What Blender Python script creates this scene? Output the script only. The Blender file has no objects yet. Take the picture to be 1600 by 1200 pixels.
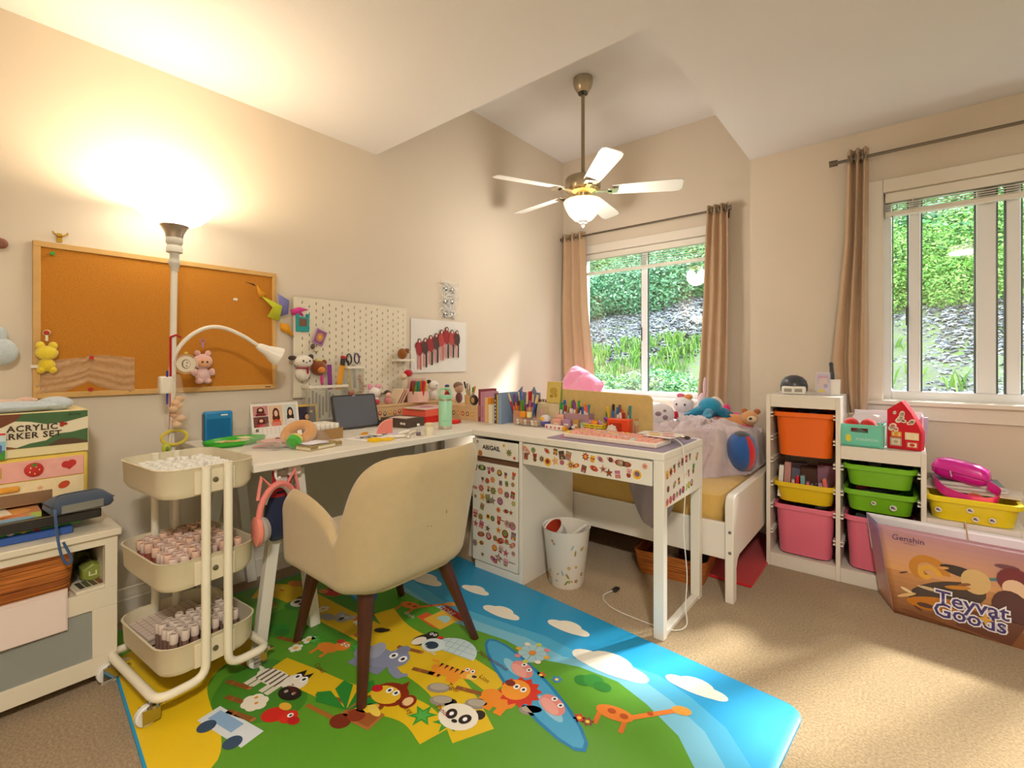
import bpy, bmesh, math, random
from mathutils import Vector, Matrix, noise
R = math.radians
SC = bpy.context.scene
COL = SC.collection
random.seed(7)

# ------------------------------------------------------------------ camera, world, sun, exposure
FPX, HOR, CAMH, YAW = 741.0, 564.0, 1.121, R(39.5)
cam_d = bpy.data.cameras.new('camera'); cam = bpy.data.objects.new('camera', cam_d); COL.objects.link(cam)
cam.location = (0, 0, CAMH); cam.rotation_euler = (R(90), 0, YAW)
cam_d.sensor_width = 36.0; cam_d.sensor_fit = 'HORIZONTAL'
cam_d.lens = 36.0 * FPX / 1600.0
cam_d.shift_y = -(600.0 - HOR) / 1600.0
cam_d.clip_start = 0.02; cam_d.clip_end = 200
SC.camera = cam

world = bpy.data.worlds.new('sky'); SC.world = world; world.use_nodes = True
wn = world.node_tree.nodes; wl = world.node_tree.links
bg = wn['Background']
sky = wn.new('ShaderNodeTexSky'); sky.sky_type = 'HOSEK_WILKIE'; sky.turbidity = 5.0; sky.ground_albedo = 0.4
sky.sun_direction = Vector((0.36, 0.72, 0.66)).normalized()
wmix = wn.new('ShaderNodeMix'); wmix.data_type = 'RGBA'
wmix.inputs['Factor'].default_value = 0.55
wl.new(sky.outputs['Color'], wmix.inputs['A']); wmix.inputs['B'].default_value = (0.82, 0.90, 1.0, 1)
wl.new(wmix.outputs['Result'], bg.inputs['Color'])
bg.inputs['Strength'].default_value = 5.4

def lamp(name, typ, loc, energy, color, rot=(0, 0, 0), **kw):
    d = bpy.data.lights.new(name, typ); d.energy = energy; d.color = color
    for k, v in kw.items():
        setattr(d, k, v)
    o = bpy.data.objects.new(name, d); COL.objects.link(o); o.location = loc; o.rotation_euler = rot
    return o

sun = lamp('sun', 'SUN', (3, 8, 7), 8.0, (1.0, 0.985, 0.96), angle=R(5))
sun.rotation_euler = Vector((0.36, 0.76, 0.74)).to_track_quat('Z', 'Y').to_euler()

for nm, (x0, x1, z0, z1), y in (('bay_window_portal', (-2.36, -1.19, .85, 2.10), 3.99), ('large_window_portal', (-.05, 1.71, .95, 2.03), 3.44)):
    o = lamp(nm, 'AREA', ((x0 + x1) / 2, y, (z0 + z1) / 2), 1.0, (1, 1, 1), (R(-90), 0, 0), shape='RECTANGLE', size=x1 - x0, size_y=z1 - z0)
    o.data.cycles.is_portal = True          # only guides the sampling of the sky through the opening

SC.view_settings.view_transform = 'Standard'
SC.view_settings.look = 'None'
SC.view_settings.gamma = 1.0
SC.view_settings.use_curve_mapping = False
SC.view_settings.exposure = 0.62
SC.cycles.use_denoising = True
SC.cycles.caustics_reflective = False
SC.cycles.caustics_refractive = False
SC.cycles.max_bounces = 6
SC.cycles.diffuse_bounces = 3
SC.cycles.transparent_max_bounces = 8
SC.cycles.use_adaptive_sampling = True
SC.cycles.adaptive_threshold = 0.035
SC.cycles.sample_clamp_indirect = 6.0

# ------------------------------------------------------------------ helpers
def PX(u, v, X=None, Y=None, Z=None):
    """The point of the room seen along a direction, on a plane of the room at its real distance."""
    a = (u - 800) / FPX; b = (HOR - v) / FPX
    r = (a * math.cos(YAW) - math.sin(YAW), a * math.sin(YAW) + math.cos(YAW), b)
    t = X / r[0] if X is not None else Y / r[1] if Y is not None else (Z - CAMH) / r[2]
    return Vector((t * r[0], t * r[1], CAMH + t * r[2]))

def lin(c):
    if isinstance(c, str):
        c = c.lstrip('#'); c = tuple(int(c[i:i + 2], 16) for i in (0, 2, 4))
    out = []
    for k in c[:3]:
        k = k / 255.0
        out.append(k / 12.92 if k <= 0.04045 else ((k + 0.055) / 1.055) ** 2.4)
    return tuple(out)

MATS = {}
def mat(name, rough=0.5, spec=0.5, metal=0.0, bump=0.0, bscale=60.0, var=0.06, vscale=8.0, sheen=0.0, trans=0.0,
        color=None, emit=0.0, alpha=1.0, coat=0.0, sss=0.0, bdist=0.002, detail=3.0):
    """A procedural surface: its colour (own or carried by the faces) varied by noise, with a noise relief."""
    if name in MATS:
        return MATS[name]
    m = bpy.data.materials.new(name); m.use_nodes = True; MATS[name] = m
    n = m.node_tree.nodes; l = m.node_tree.links
    p = n['Principled BSDF']
    if color is None:
        at = n.new('ShaderNodeVertexColor'); at.layer_name = 'Col'; src = at.outputs['Color']
    else:
        rg = n.new('ShaderNodeRGB'); rg.outputs[0].default_value = (*lin(color), 1); src = rg.outputs[0]
    tc = n.new('ShaderNodeTexCoord')
    nz = n.new('ShaderNodeTexNoise'); nz.inputs['Scale'].default_value = vscale; nz.inputs['Detail'].default_value = detail
    l.new(tc.outputs['Object'], nz.inputs['Vector'])
    mr = n.new('ShaderNodeMapRange'); mr.inputs['To Min'].default_value = 1 - var; mr.inputs['To Max'].default_value = 1 + var
    l.new(nz.outputs['Fac'], mr.inputs['Value'])
    mx = n.new('ShaderNodeVectorMath'); mx.operation = 'SCALE'
    l.new(src, mx.inputs[0]); l.new(mr.outputs['Result'], mx.inputs['Scale'])
    l.new(mx.outputs['Vector'], p.inputs['Base Color'])
    p.inputs['Roughness'].default_value = rough; p.inputs['Specular IOR Level'].default_value = spec
    p.inputs['Metallic'].default_value = metal
    p.inputs['Sheen Weight'].default_value = sheen
    p.inputs['Transmission Weight'].default_value = trans
    p.inputs['Coat Weight'].default_value = coat
    p.inputs['Alpha'].default_value = alpha
    if emit:
        l.new(mx.outputs['Vector'], p.inputs['Emission Color']); p.inputs['Emission Strength'].default_value = emit
    if bump:
        nb = n.new('ShaderNodeTexNoise'); nb.inputs['Scale'].default_value = bscale; nb.inputs['Detail'].default_value = 4
        l.new(tc.outputs['Object'], nb.inputs['Vector'])
        b = n.new('ShaderNodeBump'); b.inputs['Strength'].default_value = bump; b.inputs['Distance'].default_value = bdist
        l.new(nb.outputs['Fac'], b.inputs['Height']); l.new(b.outputs['Normal'], p.inputs['Normal'])
    return m

MATTE = mat('matte_painted', 0.7, 0.3)
PAPER = mat('printed_paper', 0.75, 0.25, var=0.04, bump=0.1, bscale=200)
PLASTIC = mat('smooth_plastic', 0.32, 0.5, var=0.03)
LACQ = mat('white_lacquer', 0.38, 0.45, var=0.03, vscale=3)
PLUSH = mat('plush_fabric', 0.95, 0.1, sheen=0.5, bump=0.8, bscale=260, var=0.1, vscale=40, bdist=0.004)
CLOTH = mat('woven_cloth', 0.9, 0.15, sheen=0.25, bump=0.4, bscale=420, var=0.06, vscale=25)
METAL = mat('brushed_metal', 0.32, 0.5, metal=1.0, var=0.06, vscale=60)
CHROME = mat('polished_chrome', 0.12, 0.5, metal=1.0, var=0.02)
WOODM = mat('fine_wood', 0.55, 0.35, var=0.14, vscale=26, bump=0.15, bscale=90)
CLEAR = mat('clear_plastic', 0.12, 0.5, alpha=0.16, var=0.02)
FILM = mat('thin_clear_film', 0.16, 0.6, alpha=0.13, var=0.1, vscale=20, bump=0.5, bscale=30, bdist=0.01)

class G:
    """Collects faces with colours; build() links them as ONE mesh object."""
    def __init__(s, col='#ffffff'):
        s.v = []; s.f = []; s.c = []; s.col = col; s.M = Matrix()
    def add(s, vs, fs, col=None):
        b = len(s.v)
        s.v += [tuple(s.M @ Vector(p)) for p in vs]
        cc = lin(col if col is not None else s.col)
        for q in fs:
            s.f.append(tuple(b + i for i in q)); s.c.append(cc)
        return s
    def box(s, x0, x1, y0, y1, z0, z1, col=None):
        vs = [(x, y, z) for z in (z0, z1) for y in (y0, y1) for x in (x0, x1)]
        return s.add(vs, [(0, 2, 3, 1), (4, 5, 7, 6), (0, 1, 5, 4), (2, 6, 7, 3), (0, 4, 6, 2), (1, 3, 7, 5)], col)
    def cbox(s, c, d, col=None):
        return s.box(c[0] - d[0] / 2, c[0] + d[0] / 2, c[1] - d[1] / 2, c[1] + d[1] / 2, c[2] - d[2] / 2, c[2] + d[2] / 2, col)
    def loft(s, rings, cap0=True, cap1=True, col=None, closed=False, wrap=True):
        n = len(rings[0]); vs = [p for r in rings for p in r]; fs = []
        m = len(rings)
        for i in range(m if closed else m - 1):
            a = i * n; b = ((i + 1) % m) * n
            for j in range(n if wrap else n - 1):
                k = (j + 1) % n
                fs.append((a + j, a + k, b + k, b + j))
        if not closed and wrap:
            if cap0: fs.append(tuple(range(n - 1, -1, -1)))
            if cap1: fs.append(tuple((m - 1) * n + j for j in range(n)))
        return s.add(vs, fs, col)
    def lathe(s, prof, n=20, c=(0, 0, 0), col=None, cap0=True, cap1=True):
        rings = [[(c[0] + r * math.cos(2 * math.pi * j / n), c[1] + r * math.sin(2 * math.pi * j / n), c[2] + z) for j in range(n)] for r, z in prof]
        return s.loft(rings, cap0, cap1, col)
    def sph(s, c, r, col=None, n=14, m=9):
        if not hasattr(r, '__len__'): r = (r, r, r)
        rings = []
        for i in range(m + 1):
            a = -math.pi / 2 + math.pi * (0.02 + 0.96 * i / m)
            rings.append([(c[0] + r[0] * math.cos(a) * math.cos(2 * math.pi * j / n), c[1] + r[1] * math.cos(a) * math.sin(2 * math.pi * j / n), c[2] + r[2] * math.sin(a)) for j in range(n)])
        return s.loft(rings, True, True, col)
    def tube(s, pts, r, n=8, col=None, closed=False, caps=True):
        pts = [Vector(p) for p in pts]; rings = []; up = None; m = len(pts)
        for i, p in enumerate(pts):
            if closed: t = pts[(i + 1) % m] - pts[i - 1]
            else: t = pts[min(i + 1, m - 1)] - pts[max(i - 1, 0)]
            t.normalize()
            if up is None:
                up = Vector((0, 0, 1)) if abs(t.z) < 0.9 else Vector((1, 0, 0))
            up = (up - t * up.dot(t)); up.normalize()
            w = t.cross(up)
            rr = r[i] if hasattr(r, '__len__') else r
            rings.append([tuple(p + up * (rr * math.cos(2 * math.pi * j / n)) + w * (rr * math.sin(2 * math.pi * j / n))) for j in range(n)])
        return s.loft(rings, caps, caps, col, closed)
    def prism(s, pts, z0, z1, col=None):
        return s.loft([[(x, y, z0) for x, y in pts], [(x, y, z1) for x, y in pts]], True, True, col)
    def poly(s, pts, col=None):
        return s.add(pts, [tuple(range(len(pts)))], col)
    def flat(s, pts, z, col=None):
        return s.add([(x, y, z) for x, y in pts], [tuple(range(len(pts)))], col)
    def build(s, name, m=None, parent=None, bev=0.0, seg=2, sub=0, ang=35, loc=None, solid=0.0):
        me = bpy.data.meshes.new(name); me.from_pydata(s.v, [], s.f)
        ca = me.color_attributes.new('Col', 'FLOAT_COLOR', 'CORNER')
        buf = []
        for q, c in zip(s.f, s.c):
            buf += [c[0], c[1], c[2], 1.0] * len(q)
        ca.data.foreach_set('color', buf)
        me.validate(); me.update()
        me.polygons.foreach_set('use_smooth', [True] * len(me.polygons))
        me.set_sharp_from_angle(angle=R(ang))
        me.materials.append(m or MATTE)
        o = bpy.data.objects.new(name, me); COL.objects.link(o)
        if parent is not None: o.parent = parent
        if loc is not None: o.location = loc
        if solid:
            k = o.modifiers.new('thick', 'SOLIDIFY'); k.thickness = solid; k.offset = 0
        if sub:
            k = o.modifiers.new('soft', 'SUBSURF'); k.levels = sub; k.render_levels = sub
        if bev:
            k = o.modifiers.new('edge', 'BEVEL'); k.width = bev; k.segments = seg; k.limit_method = 'ANGLE'; k.angle_limit = R(40)
            k.harden_normals = False
        return o

def tag(o, label, cat, group=None):
    o['label'] = label; o['category'] = cat
    if group: o['group'] = group
    return o
def thing(name, label, cat, loc=(0, 0, 0), rz=0.0, group=None, rot=None):
    o = bpy.data.objects.new(name, None); COL.objects.link(o)
    o.empty_display_size = 0.05; o.location = loc; o.rotation_euler = rot if rot else (0, 0, rz)
    return tag(o, label, cat, group)
def struct(o):
    o['kind'] = 'structure'; return o
def stuff(o):
    o['kind'] = 'stuff'; return o
def plab(o, label):
    o['label'] = label; return o
def dup(o, parent=None, loc=None, rot=None, label=None):
    c = o.copy(); COL.objects.link(c)
    c.parent = parent
    if loc is not None: c.location = loc
    if rot is not None: c.rotation_euler = rot
    if label: c['label'] = label
    for ch in list(o.children):
        if ch.parent is o and ch is not c: dup(ch, c)
    return c

def rrect(w, d, r, n=4, cx=0.0, cy=0.0):
    pts = []
    for k, (sx, sy) in enumerate(((1, 1), (-1, 1), (-1, -1), (1, -1))):
        for i in range(n + 1):
            a = math.pi / 2 * (k + i / n)
            pts.append((cx + sx * (w / 2 - r) + r * math.cos(a), cy + sy * (d / 2 - r) + r * math.sin(a)))
    return pts
def ring(pts, z): return [(x, y, z) for x, y in pts]
def ell(cx, cy, rx, ry, rot=0.0, n=18, a0=0.0, a1=360.0):
    k = n if abs(a1 - a0) >= 359.9 else n + 1
    out = []
    for i in range(k):
        a = R(a0 + (a1 - a0) * i / n); x = rx * math.cos(a); y = ry * math.sin(a); c, s_ = math.cos(R(rot)), math.sin(R(rot))
        out.append((cx + x * c - y * s_, cy + x * s_ + y * c))
    return out
def star(cx, cy, r0, r1, n=5, rot=90.0):
    return [(cx + (r0 if i % 2 == 0 else r1) * math.cos(R(rot + 180.0 * i / n)), cy + (r0 if i % 2 == 0 else r1) * math.sin(R(rot + 180.0 * i / n))) for i in range(2 * n)]
def rect(x0, x1, y0, y1): return [(x0, y0), (x1, y0), (x1, y1), (x0, y1)]
def bez(p0, p1, p2, p3, n=12):
    p0, p1, p2, p3 = map(Vector, (p0, p1, p2, p3)); out = []
    for i in range(n + 1):
        t = i / n; out.append(p0 * (1 - t) ** 3 + p1 * 3 * t * (1 - t) ** 2 + p2 * 3 * t * t * (1 - t) + p3 * t ** 3)
    return out
def spline(pts, n=6):
    P = [Vector(p) for p in pts]; out = []
    for i in range(len(P) - 1):
        a, b, c, d = P[max(i - 1, 0)], P[i], P[i + 1], P[min(i + 2, len(P) - 1)]
        for k in range(n):
            t = k / n
            out.append(0.5 * ((2 * b) + (c - a) * t + (2 * a - 5 * b + 4 * c - d) * t * t + (3 * b - a - 3 * c + d) * t ** 3))
    return out + [P[-1]]
def frame_m(o, x, y):
    """Matrix whose local x and y lie along the given directions, z out of the surface."""
    x = Vector(x).normalized(); y = Vector(y); z = x.cross(y).normalized(); y = z.cross(x)
    m = Matrix((x, y, z)).transposed().to_4x4(); m.translation = Vector(o); return m
def decal(name, shapes, M, parent=None, m=None, step=0.00025, base=0.0006):
    """Flat print: shapes = [(outline, colour), ...] laid over one another on a surface."""
    g = G(); g.M = M
    for i, (pts, c) in enumerate(shapes):
        g.flat(pts, base + step * i, c)
    return g.build(name, m or PAPER, parent)
def text(name, s, size, M, color, parent=None, extrude=0.0, m=None, align='CENTER', shear=0.0, space=1.0, bold=0.0):
    cu = bpy.data.curves.new(name, 'FONT'); cu.body = s; cu.size = size; cu.align_x = align; cu.align_y = 'CENTER'
    cu.extrude = extrude; cu.shear = shear; cu.space_character = space; cu.offset = bold; cu.resolution_u = 2
    t = bpy.data.objects.new(name + '_curve', cu); COL.objects.link(t)
    bpy.context.view_layer.update()
    me = bpy.data.meshes.new_from_object(t.evaluated_get(bpy.context.evaluated_depsgraph_get()))
    bpy.data.objects.remove(t); bpy.data.curves.remove(cu)
    me.name = name; me.transform(M)
    ca = me.color_attributes.new('Col', 'FLOAT_COLOR', 'CORNER'); c = lin(color)
    ca.data.foreach_set('color', [c[0], c[1], c[2], 1.0] * len(me.loops))
    me.materials.clear(); me.materials.append(m or PAPER)
    o = bpy.data.objects.new(name, me); COL.objects.link(o)
    if parent is not None: o.parent = parent
    return o

# ------------------------------------------------------------------ the room
XA, YB, YW, XB = -2.60, 3.95, 3.40, -0.775      # left wall, bay wall, window wall, bay corner
XR, YR, ZC, ZV, YV = 2.20, -1.60, 2.44, 3.08, 1.79
WALLM = mat('cream_wall_paint', 0.85, 0.2, color='#e3d6c3', bump=0.12, bscale=170, var=0.025, vscale=2)
CEILM = mat('white_ceiling_paint', 0.9, 0.15, color='#e8e4e2', bump=0.25, bscale=120, var=0.02, vscale=2)
TRIM = mat('white_trim_paint', 0.45, 0.4, color='#ece4d6', var=0.02, vscale=3)
VINYL = mat('white_window_vinyl', 0.4, 0.4, color='#f4f7f8', var=0.02, vscale=3)

def carpet_mat():
    m = bpy.data.materials.new('beige_carpet'); m.use_nodes = True
    n = m.node_tree.nodes; l = m.node_tree.links; p = n['Principled BSDF']
    tc = n.new('ShaderNodeTexCoord')
    a = n.new('ShaderNodeTexNoise'); a.inputs['Scale'].default_value = 130; a.inputs['Detail'].default_value = 5; a.inputs['Roughness'].default_value = 0.75
    b = n.new('ShaderNodeTexNoise'); b.inputs['Scale'].default_value = 5; b.inputs['Detail'].default_value = 3
    r = n.new('ShaderNodeValToRGB')
    r.color_ramp.elements[0].position = 0.3; r.color_ramp.elements[0].color = (*lin('#86683f'), 1)
    r.color_ramp.elements[1].position = 0.68; r.color_ramp.elements[1].color = (*lin('#ccae80'), 1)
    mp = n.new('ShaderNodeMapRange'); mp.inputs['To Min'].default_value = 0.88; mp.inputs['To Max'].default_value = 1.1
    sc = n.new('ShaderNodeVectorMath'); sc.operation = 'SCALE'
    bu = n.new('ShaderNodeBump'); bu.inputs['Strength'].default_value = 0.9; bu.inputs['Distance'].default_value = 0.008
    for t in (a, b): l.new(tc.outputs['Object'], t.inputs['Vector'])
    l.new(a.outputs['Fac'], r.inputs['Fac']); l.new(b.outputs['Fac'], mp.inputs['Value'])
    l.new(r.outputs['Color'], sc.inputs[0]); l.new(mp.outputs['Result'], sc.inputs['Scale'])
    l.new(sc.outputs['Vector'], p.inputs['Base Color']); l.new(a.outputs['Fac'], bu.inputs['Height']); l.new(bu.outputs['Normal'], p.inputs['Normal'])
    p.inputs['Roughness'].default_value = 1.0; p.inputs['Specular IOR Level'].default_value = 0.05; p.inputs['Sheen Weight'].default_value = 0.3
    return m
g = G(); g.box(XA - .12, XR + .12, YR - .12, YB + .12, -0.12, 0.0)
struct(g.build('floor', carpet_mat()))

g = G(); g.box(XA - .12, XA, YR - .12, YB + .12, 0, ZV + .12); struct(g.build('wall_left', WALLM))
W1 = (-2.40, -1.15, 0.80, 2.14)
W2 = (-0.09, 1.75, 0.90, 2.07)
def wall_with_hole(name, x0, x1, y0, y1, z1, W):
    g = G()
    g.box(x0, W[0], y0, y1, 0, z1); g.box(W[1], x1, y0, y1, 0, z1)
    g.box(W[0], W[1], y0, y1, 0, W[2]); g.box(W[0], W[1], y0, y1, W[3], z1)
    return struct(g.build(name, WALLM))
wall_with_hole('wall_back', XA, XB + .12, YB, YB + .12, ZV + .12, W1)
wall_with_hole('wall_right', XB, XR + .12, YW, YW + .12, ZC, W2)
g = G(); g.box(XB, XB + .12, YW + .12, YB, 0, ZV); struct(g.build('wall_bay_side', WALLM))
g = G(); g.box(XR, XR + .12, YR - .12, YW, 0, ZC); struct(g.build('wall_side', WALLM))
g = G(); g.box(XA, XR, YR - .12, YR, 0, ZC); struct(g.build('wall_rear', WALLM))
# flat ceiling, open where the tall bay rises
g = G(); g.box(XA, XR + .12, YR - .12, YV, ZC, ZC + .1); g.box(XB, XR + .12, YV, YW + .12, ZC, ZC + .1)
struct(g.build('ceiling', CEILM))
g = G(); g.box(XA, XB, YV - .1, YV, ZC + .1, ZV); g.box(XB, XB + .1, YV - .1, YW + .12, ZC + .1, ZV); struct(g.build('wall_vault', WALLM))
g = G(); g.box(XA, XB + .12, YV - .1, YB, ZV, ZV + .12); struct(g.build('ceiling_vault', CEILM))

def baseboard(name, pts):
    """Moulded board along a straight line; pts = (x0,y0),(x1,y1), profile leans to the room side."""
    (x0, y0), (x1, y1) = pts
    d = Vector((x1 - x0, y1 - y0, 0)).normalized(); nrm = Vector((d.y, -d.x, 0))
    prof = [(0, 0), (.016, 0), (.016, .09), (.012, .095), (.012, .112), (.007, .125), (.007, .135), (0, .14)]
    rings = [[tuple(Vector((x, y, 0)) + nrm * a + Vector((0, 0, b))) for a, b in prof] for x, y in ((x0, y0), (x1, y1))]
    g = G(); g.loft(rings)
    return struct(g.build(name, TRIM))
baseboard('baseboard_left', ((XA, YR), (XA, YB)))
baseboard('baseboard_right', ((XB, YW), (XR, YW)))
baseboard('baseboard_back', ((XA, YB), (XB, YB)))

# a plain door in the wall behind the viewer
g = G(); g.box(0.6, 1.42, YR, YR + .035, 0.0, 2.03); d1 = struct(g.build('door_1', TRIM, bev=.004))
for z0, z1 in ((0.2, 0.9), (1.05, 1.85)):
    g = G(); g.box(0.74, 1.28, YR + .035, YR + .042, z0, z1); g.build('door_panel', TRIM, d1, bev=.006)
g = G('#9a9a96'); g.lathe([(.012, 0), (.012, .04), (.026, .05), (.026, .075), (.01, .085)], 16); o = g.build('door_handle', METAL, d1); o.location = (0.68, YR + .035, 0.98); o.rotation_euler = (R(-90), 0, 0)

# ---- windows
GLASS = bpy.data.materials.new('window_glass'); GLASS.use_nodes = True
gn = GLASS.node_tree.nodes; gl_ = GLASS.node_tree.links; gn.remove(gn['Principled BSDF'])
g_t = gn.new('ShaderNodeBsdfTransparent'); g_t.inputs['Color'].default_value = (.95, .97, .96, 1)
g_g = gn.new('ShaderNodeBsdfGlossy'); g_g.inputs['Roughness'].default_value = 0.02; g_m = gn.new('ShaderNodeMixShader'); g_m.inputs['Fac'].default_value = 0.05
gl_.new(g_t.outputs[0], g_m.inputs[1]); gl_.new(g_g.outputs[0], g_m.inputs[2]); gl_.new(g_m.outputs[0], gn['Material Output'].inputs['Surface'])
def window(name, W, yw, mull, casing):
    """Vinyl slider set in the wall opening: outer frame, mullions, panes, casing, sill."""
    x0, x1, z0, z1 = W
    g = G(); fy0, fy1 = yw + .045, yw + .11; t = .04
    for a in ((x0, x0 + t, z0, z1), (x1 - t, x1, z0, z1), (x0 + t, x1 - t, z0, z0 + t + .012), (x0 + t, x1 - t, z1 - t, z1)):
        g.box(a[0], a[1], fy0, fy1, a[2], a[3])
    w = struct(g.build(name, VINYL, bev=.004))
    xs = [x0 + t]
    for a, b, dy in mull:
        g = G(); g.box(a, b, fy0 + dy, fy1 - .015 + dy * .3, z0 + t + .012, z1 - t); g.build('mullion', VINYL, w, bev=.004)
        g = G(); g.box(a - .008, a, fy0 + dy + .012, fy0 + dy + .03, z0 + t + .012, z1 - t, '#4a5450'); g.box(b, b + .008, fy0 + dy + .012, fy0 + dy + .03, z0 + t + .012, z1 - t, '#4a5450'); stuff(g.build('gasket', PLASTIC, w))
        xs += [a, b]
    xs.append(x1 - t)
    for i in range(0, len(xs), 2):
        g = G(); g.box(xs[i], xs[i + 1], yw + .078, yw + .082, z0 + t + .012, z1 - t); g.build('pane', GLASS, w)
    # reveal lining, casing boards, sill and apron
    g = G(); g.box(x0, x1, yw, yw + .045, z0 - .002, z0 + .006); g.box(x0 - .001, x0 + .006, yw, yw + .045, z0, z1); g.box(x1 - .006, x1 + .001, yw, yw + .045, z0, z1); g.box(x0, x1, yw, yw + .045, z1 - .006, z1); g.build('reveal', TRIM, w)
    c = casing
    for nm, a in (('casing_side', (x0 - c, x0 + .004, z0 - .02, z1 + c)), ('casing_side', (x1 - .004, x1 + c, z0 - .02, z1 + c)), ('casing_head', (x0 + .004, x1 - .004, z1 - .004, z1 + c))):
        g = G(); g.box(a[0], a[1], yw - .018, yw, a[2], a[3]); g.build(nm, TRIM, w, bev=.005)
    g = G(); g.box(x0 - c - .02, x1 + c + .02, yw - .045, yw + .02, z0 - .022, z0 + .002); g.build('sill', TRIM, w, bev=.005)
    g = G(); g.box(x0 - c, x1 + c, yw - .016, yw, z0 - .10, z0 - .022); g.build('apron', TRIM, w, bev=.004)
    return w
w1 = window('window_1', W1, YB, [(-1.80, -1.745, 0.0)], .075)
g = G('#58605c'); g.box(-1.80, -1.79, YB + .035, YB + .045, 1.30, 1.42); g.build('latch', PLASTIC, w1, bev=.002)
w2 = window('window_2', W2, YW, [(.025, .075, .0), (.295, .368, .0), (.405, .455, .0), (.80, .86, 0), (1.30, 1.36, 0)], .07)
g = G('#2f3330'); g.box(.012, .024, YW + .03, YW + .045, 1.32, 1.42); g.build('latch', PLASTIC, w2, bev=.002)

def blind(name, label, W, yw, ztop, zbot, nslat):
    x0, x1 = W[0] + .012, W[1] - .012
    t = thing(name, label, 'blind', ((x0 + x1) / 2, yw + .02, zbot))
    h = (x1 - x0) / 2
    g = G('#efe9dc'); g.box(-h, h, -.025, .02, ztop - zbot - .055, ztop - zbot); g.build('headrail', LACQ, t, bev=.003)
    for i in range(nslat):
        z = .02 + i * (ztop - zbot - .075) / nslat
        g = G('#ebe4d4'); g.box(-h, h, -.024, .024, z, z + .0035); o = g.build('slat', LACQ, t)
        o.rotation_euler = (R(12), 0, 0)
    g = G('#ece6d8'); g.box(-h, h, -.025, .02, -.008, .014); g.build('bottom_rail', LACQ, t, bev=.003)
    for x in (-h + .12, h - .12):
        g = G('#e6dfcf'); g.tube([(x, -.027, ztop - zbot - .05), (x, -.028, 0)], .0018, 5); g.build('cord', MATTE, t)
    return t
blind('window_blind', 'raised cream slatted blind at the top of the bay window', W1, YB, 2.13, 1.945, 6)
b2 = blind('window_blind', 'raised cream slatted blind at the top of the large window on the right', W2, YW, 2.062, 1.94, 4)
g = G('#6f6e68'); g.tube([(.0, 0, 0), (.002, -.004, -.5), (.0, -.004, -1.0)], .003, 6); o = g.build('tilt_wand', PLASTIC, b2); o.location = (-.875, -.02, .03)

# ---- window seat in the bay
g = G(); g.box(XA + .01, XB - .01, YW, YB - .018, .0, .66); struct(g.build('trim_window_seat', TRIM, bev=.006))

# ------------------------------------------------------------------ the slope outside
def hillz(x, y):
    return 0.62 + 0.50 * (y - 6.0) + 0.10 * math.sin(x * 1.3 + y * .7) + 0.16 * noise.noise(Vector((x * .6, y * .6, 0)))
g = G(); nx, ny = 44, 36
vs = []; fs = []
for j in range(ny + 1):
    for i in range(nx + 1):
        x = -16 + 30 * i / nx; y = 4.3 + 18 * j / ny
        vs.append((x, y, hillz(x, y) + (0.05 * noise.noise(Vector((x * 3, y * 3, 2))))))
for j in range(ny):
    for i in range(nx):
        a = j * (nx + 1) + i; fs.append((a, a + 1, a + nx + 2, a + nx + 1))
g.add(vs, fs)
HILL = bpy.data.materials.new('mossy_slope'); HILL.use_nodes = True
n = HILL.node_tree.nodes; l = HILL.node_tree.links; p = n['Principled BSDF']
tc = n.new('ShaderNodeTexCoord'); a = n.new('ShaderNodeTexNoise'); a.inputs['Scale'].default_value = 9; a.inputs['Detail'].default_value = 8; a.inputs['Roughness'].default_value = .8
r = n.new('ShaderNodeValToRGB'); e = r.color_ramp.elements
e[0].position = .36; e[0].color = (*lin('#6d726c'), 1); e[1].position = .62; e[1].color = (*lin('#6f9440'), 1)
k = e.new(.5); k.color = (*lin('#7c8468'), 1)
l.new(tc.outputs['Object'], a.inputs['Vector']); l.new(a.outputs['Fac'], r.inputs['Fac']); l.new(r.outputs['Color'], p.inputs['Base Color']); p.inputs['Roughness'].default_value = 1
struct(g.build('ground_slope', HILL))

def rocks(name, label, spots, seed):
    rnd = random.Random(seed); g = G()
    cols = ['#8f959b', '#a7acb0', '#777e85', '#b4b8b8', '#646a70', '#9a9c98']
    for x, y, r_ in spots:
        z = hillz(x, y) + r_ * .15
        n = rnd.randint(5, 6); a0 = rnd.uniform(0, 6.28); tx, ty = rnd.uniform(-.5, .5), rnd.uniform(-.9, .1)
        M = Matrix.Translation((x, y, z)) @ Matrix.Rotation(ty, 4, 'X') @ Matrix.Rotation(tx, 4, 'Y') @ Matrix.Rotation(a0, 4, 'Z')
        g.M = M; rr = [r_ * rnd.uniform(.6, 1.2) for _ in range(n)]
        top = [(rr[i] * .75 * math.cos(6.283 * i / n), rr[i] * .55 * math.sin(6.283 * i / n), r_ * .28) for i in range(n)]
        bot = [(rr[i] * math.cos(6.283 * i / n), rr[i] * .75 * math.sin(6.283 * i / n), -r_ * .2) for i in range(n)]
        g.loft([bot, top], False, True, rnd.choice(cols))
    o = stuff(g.build(name, mat('slate_rock', .85, .2, var=.25, vscale=14, bump=.5, bscale=30), None, ang=15))
    return tag(o, label, 'rocks')
rnd = random.Random(3)
sp = [(rnd.uniform(-7.6, -2.3), rnd.uniform(6.9, 9.3), rnd.uniform(.02, .06)) for _ in range(7500)]
rocks('slate_chips', 'grey slate chips in a band on the slope seen through the bay window', sp, 4)
sp = [(rnd.uniform(-1.7, 2.3), rnd.uniform(5.0, 8.4), rnd.uniform(.016, .050)) for _ in range(11000)]
rocks('slate_chips', 'grey slate chips on the slope below the large right window', sp, 5)

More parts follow.
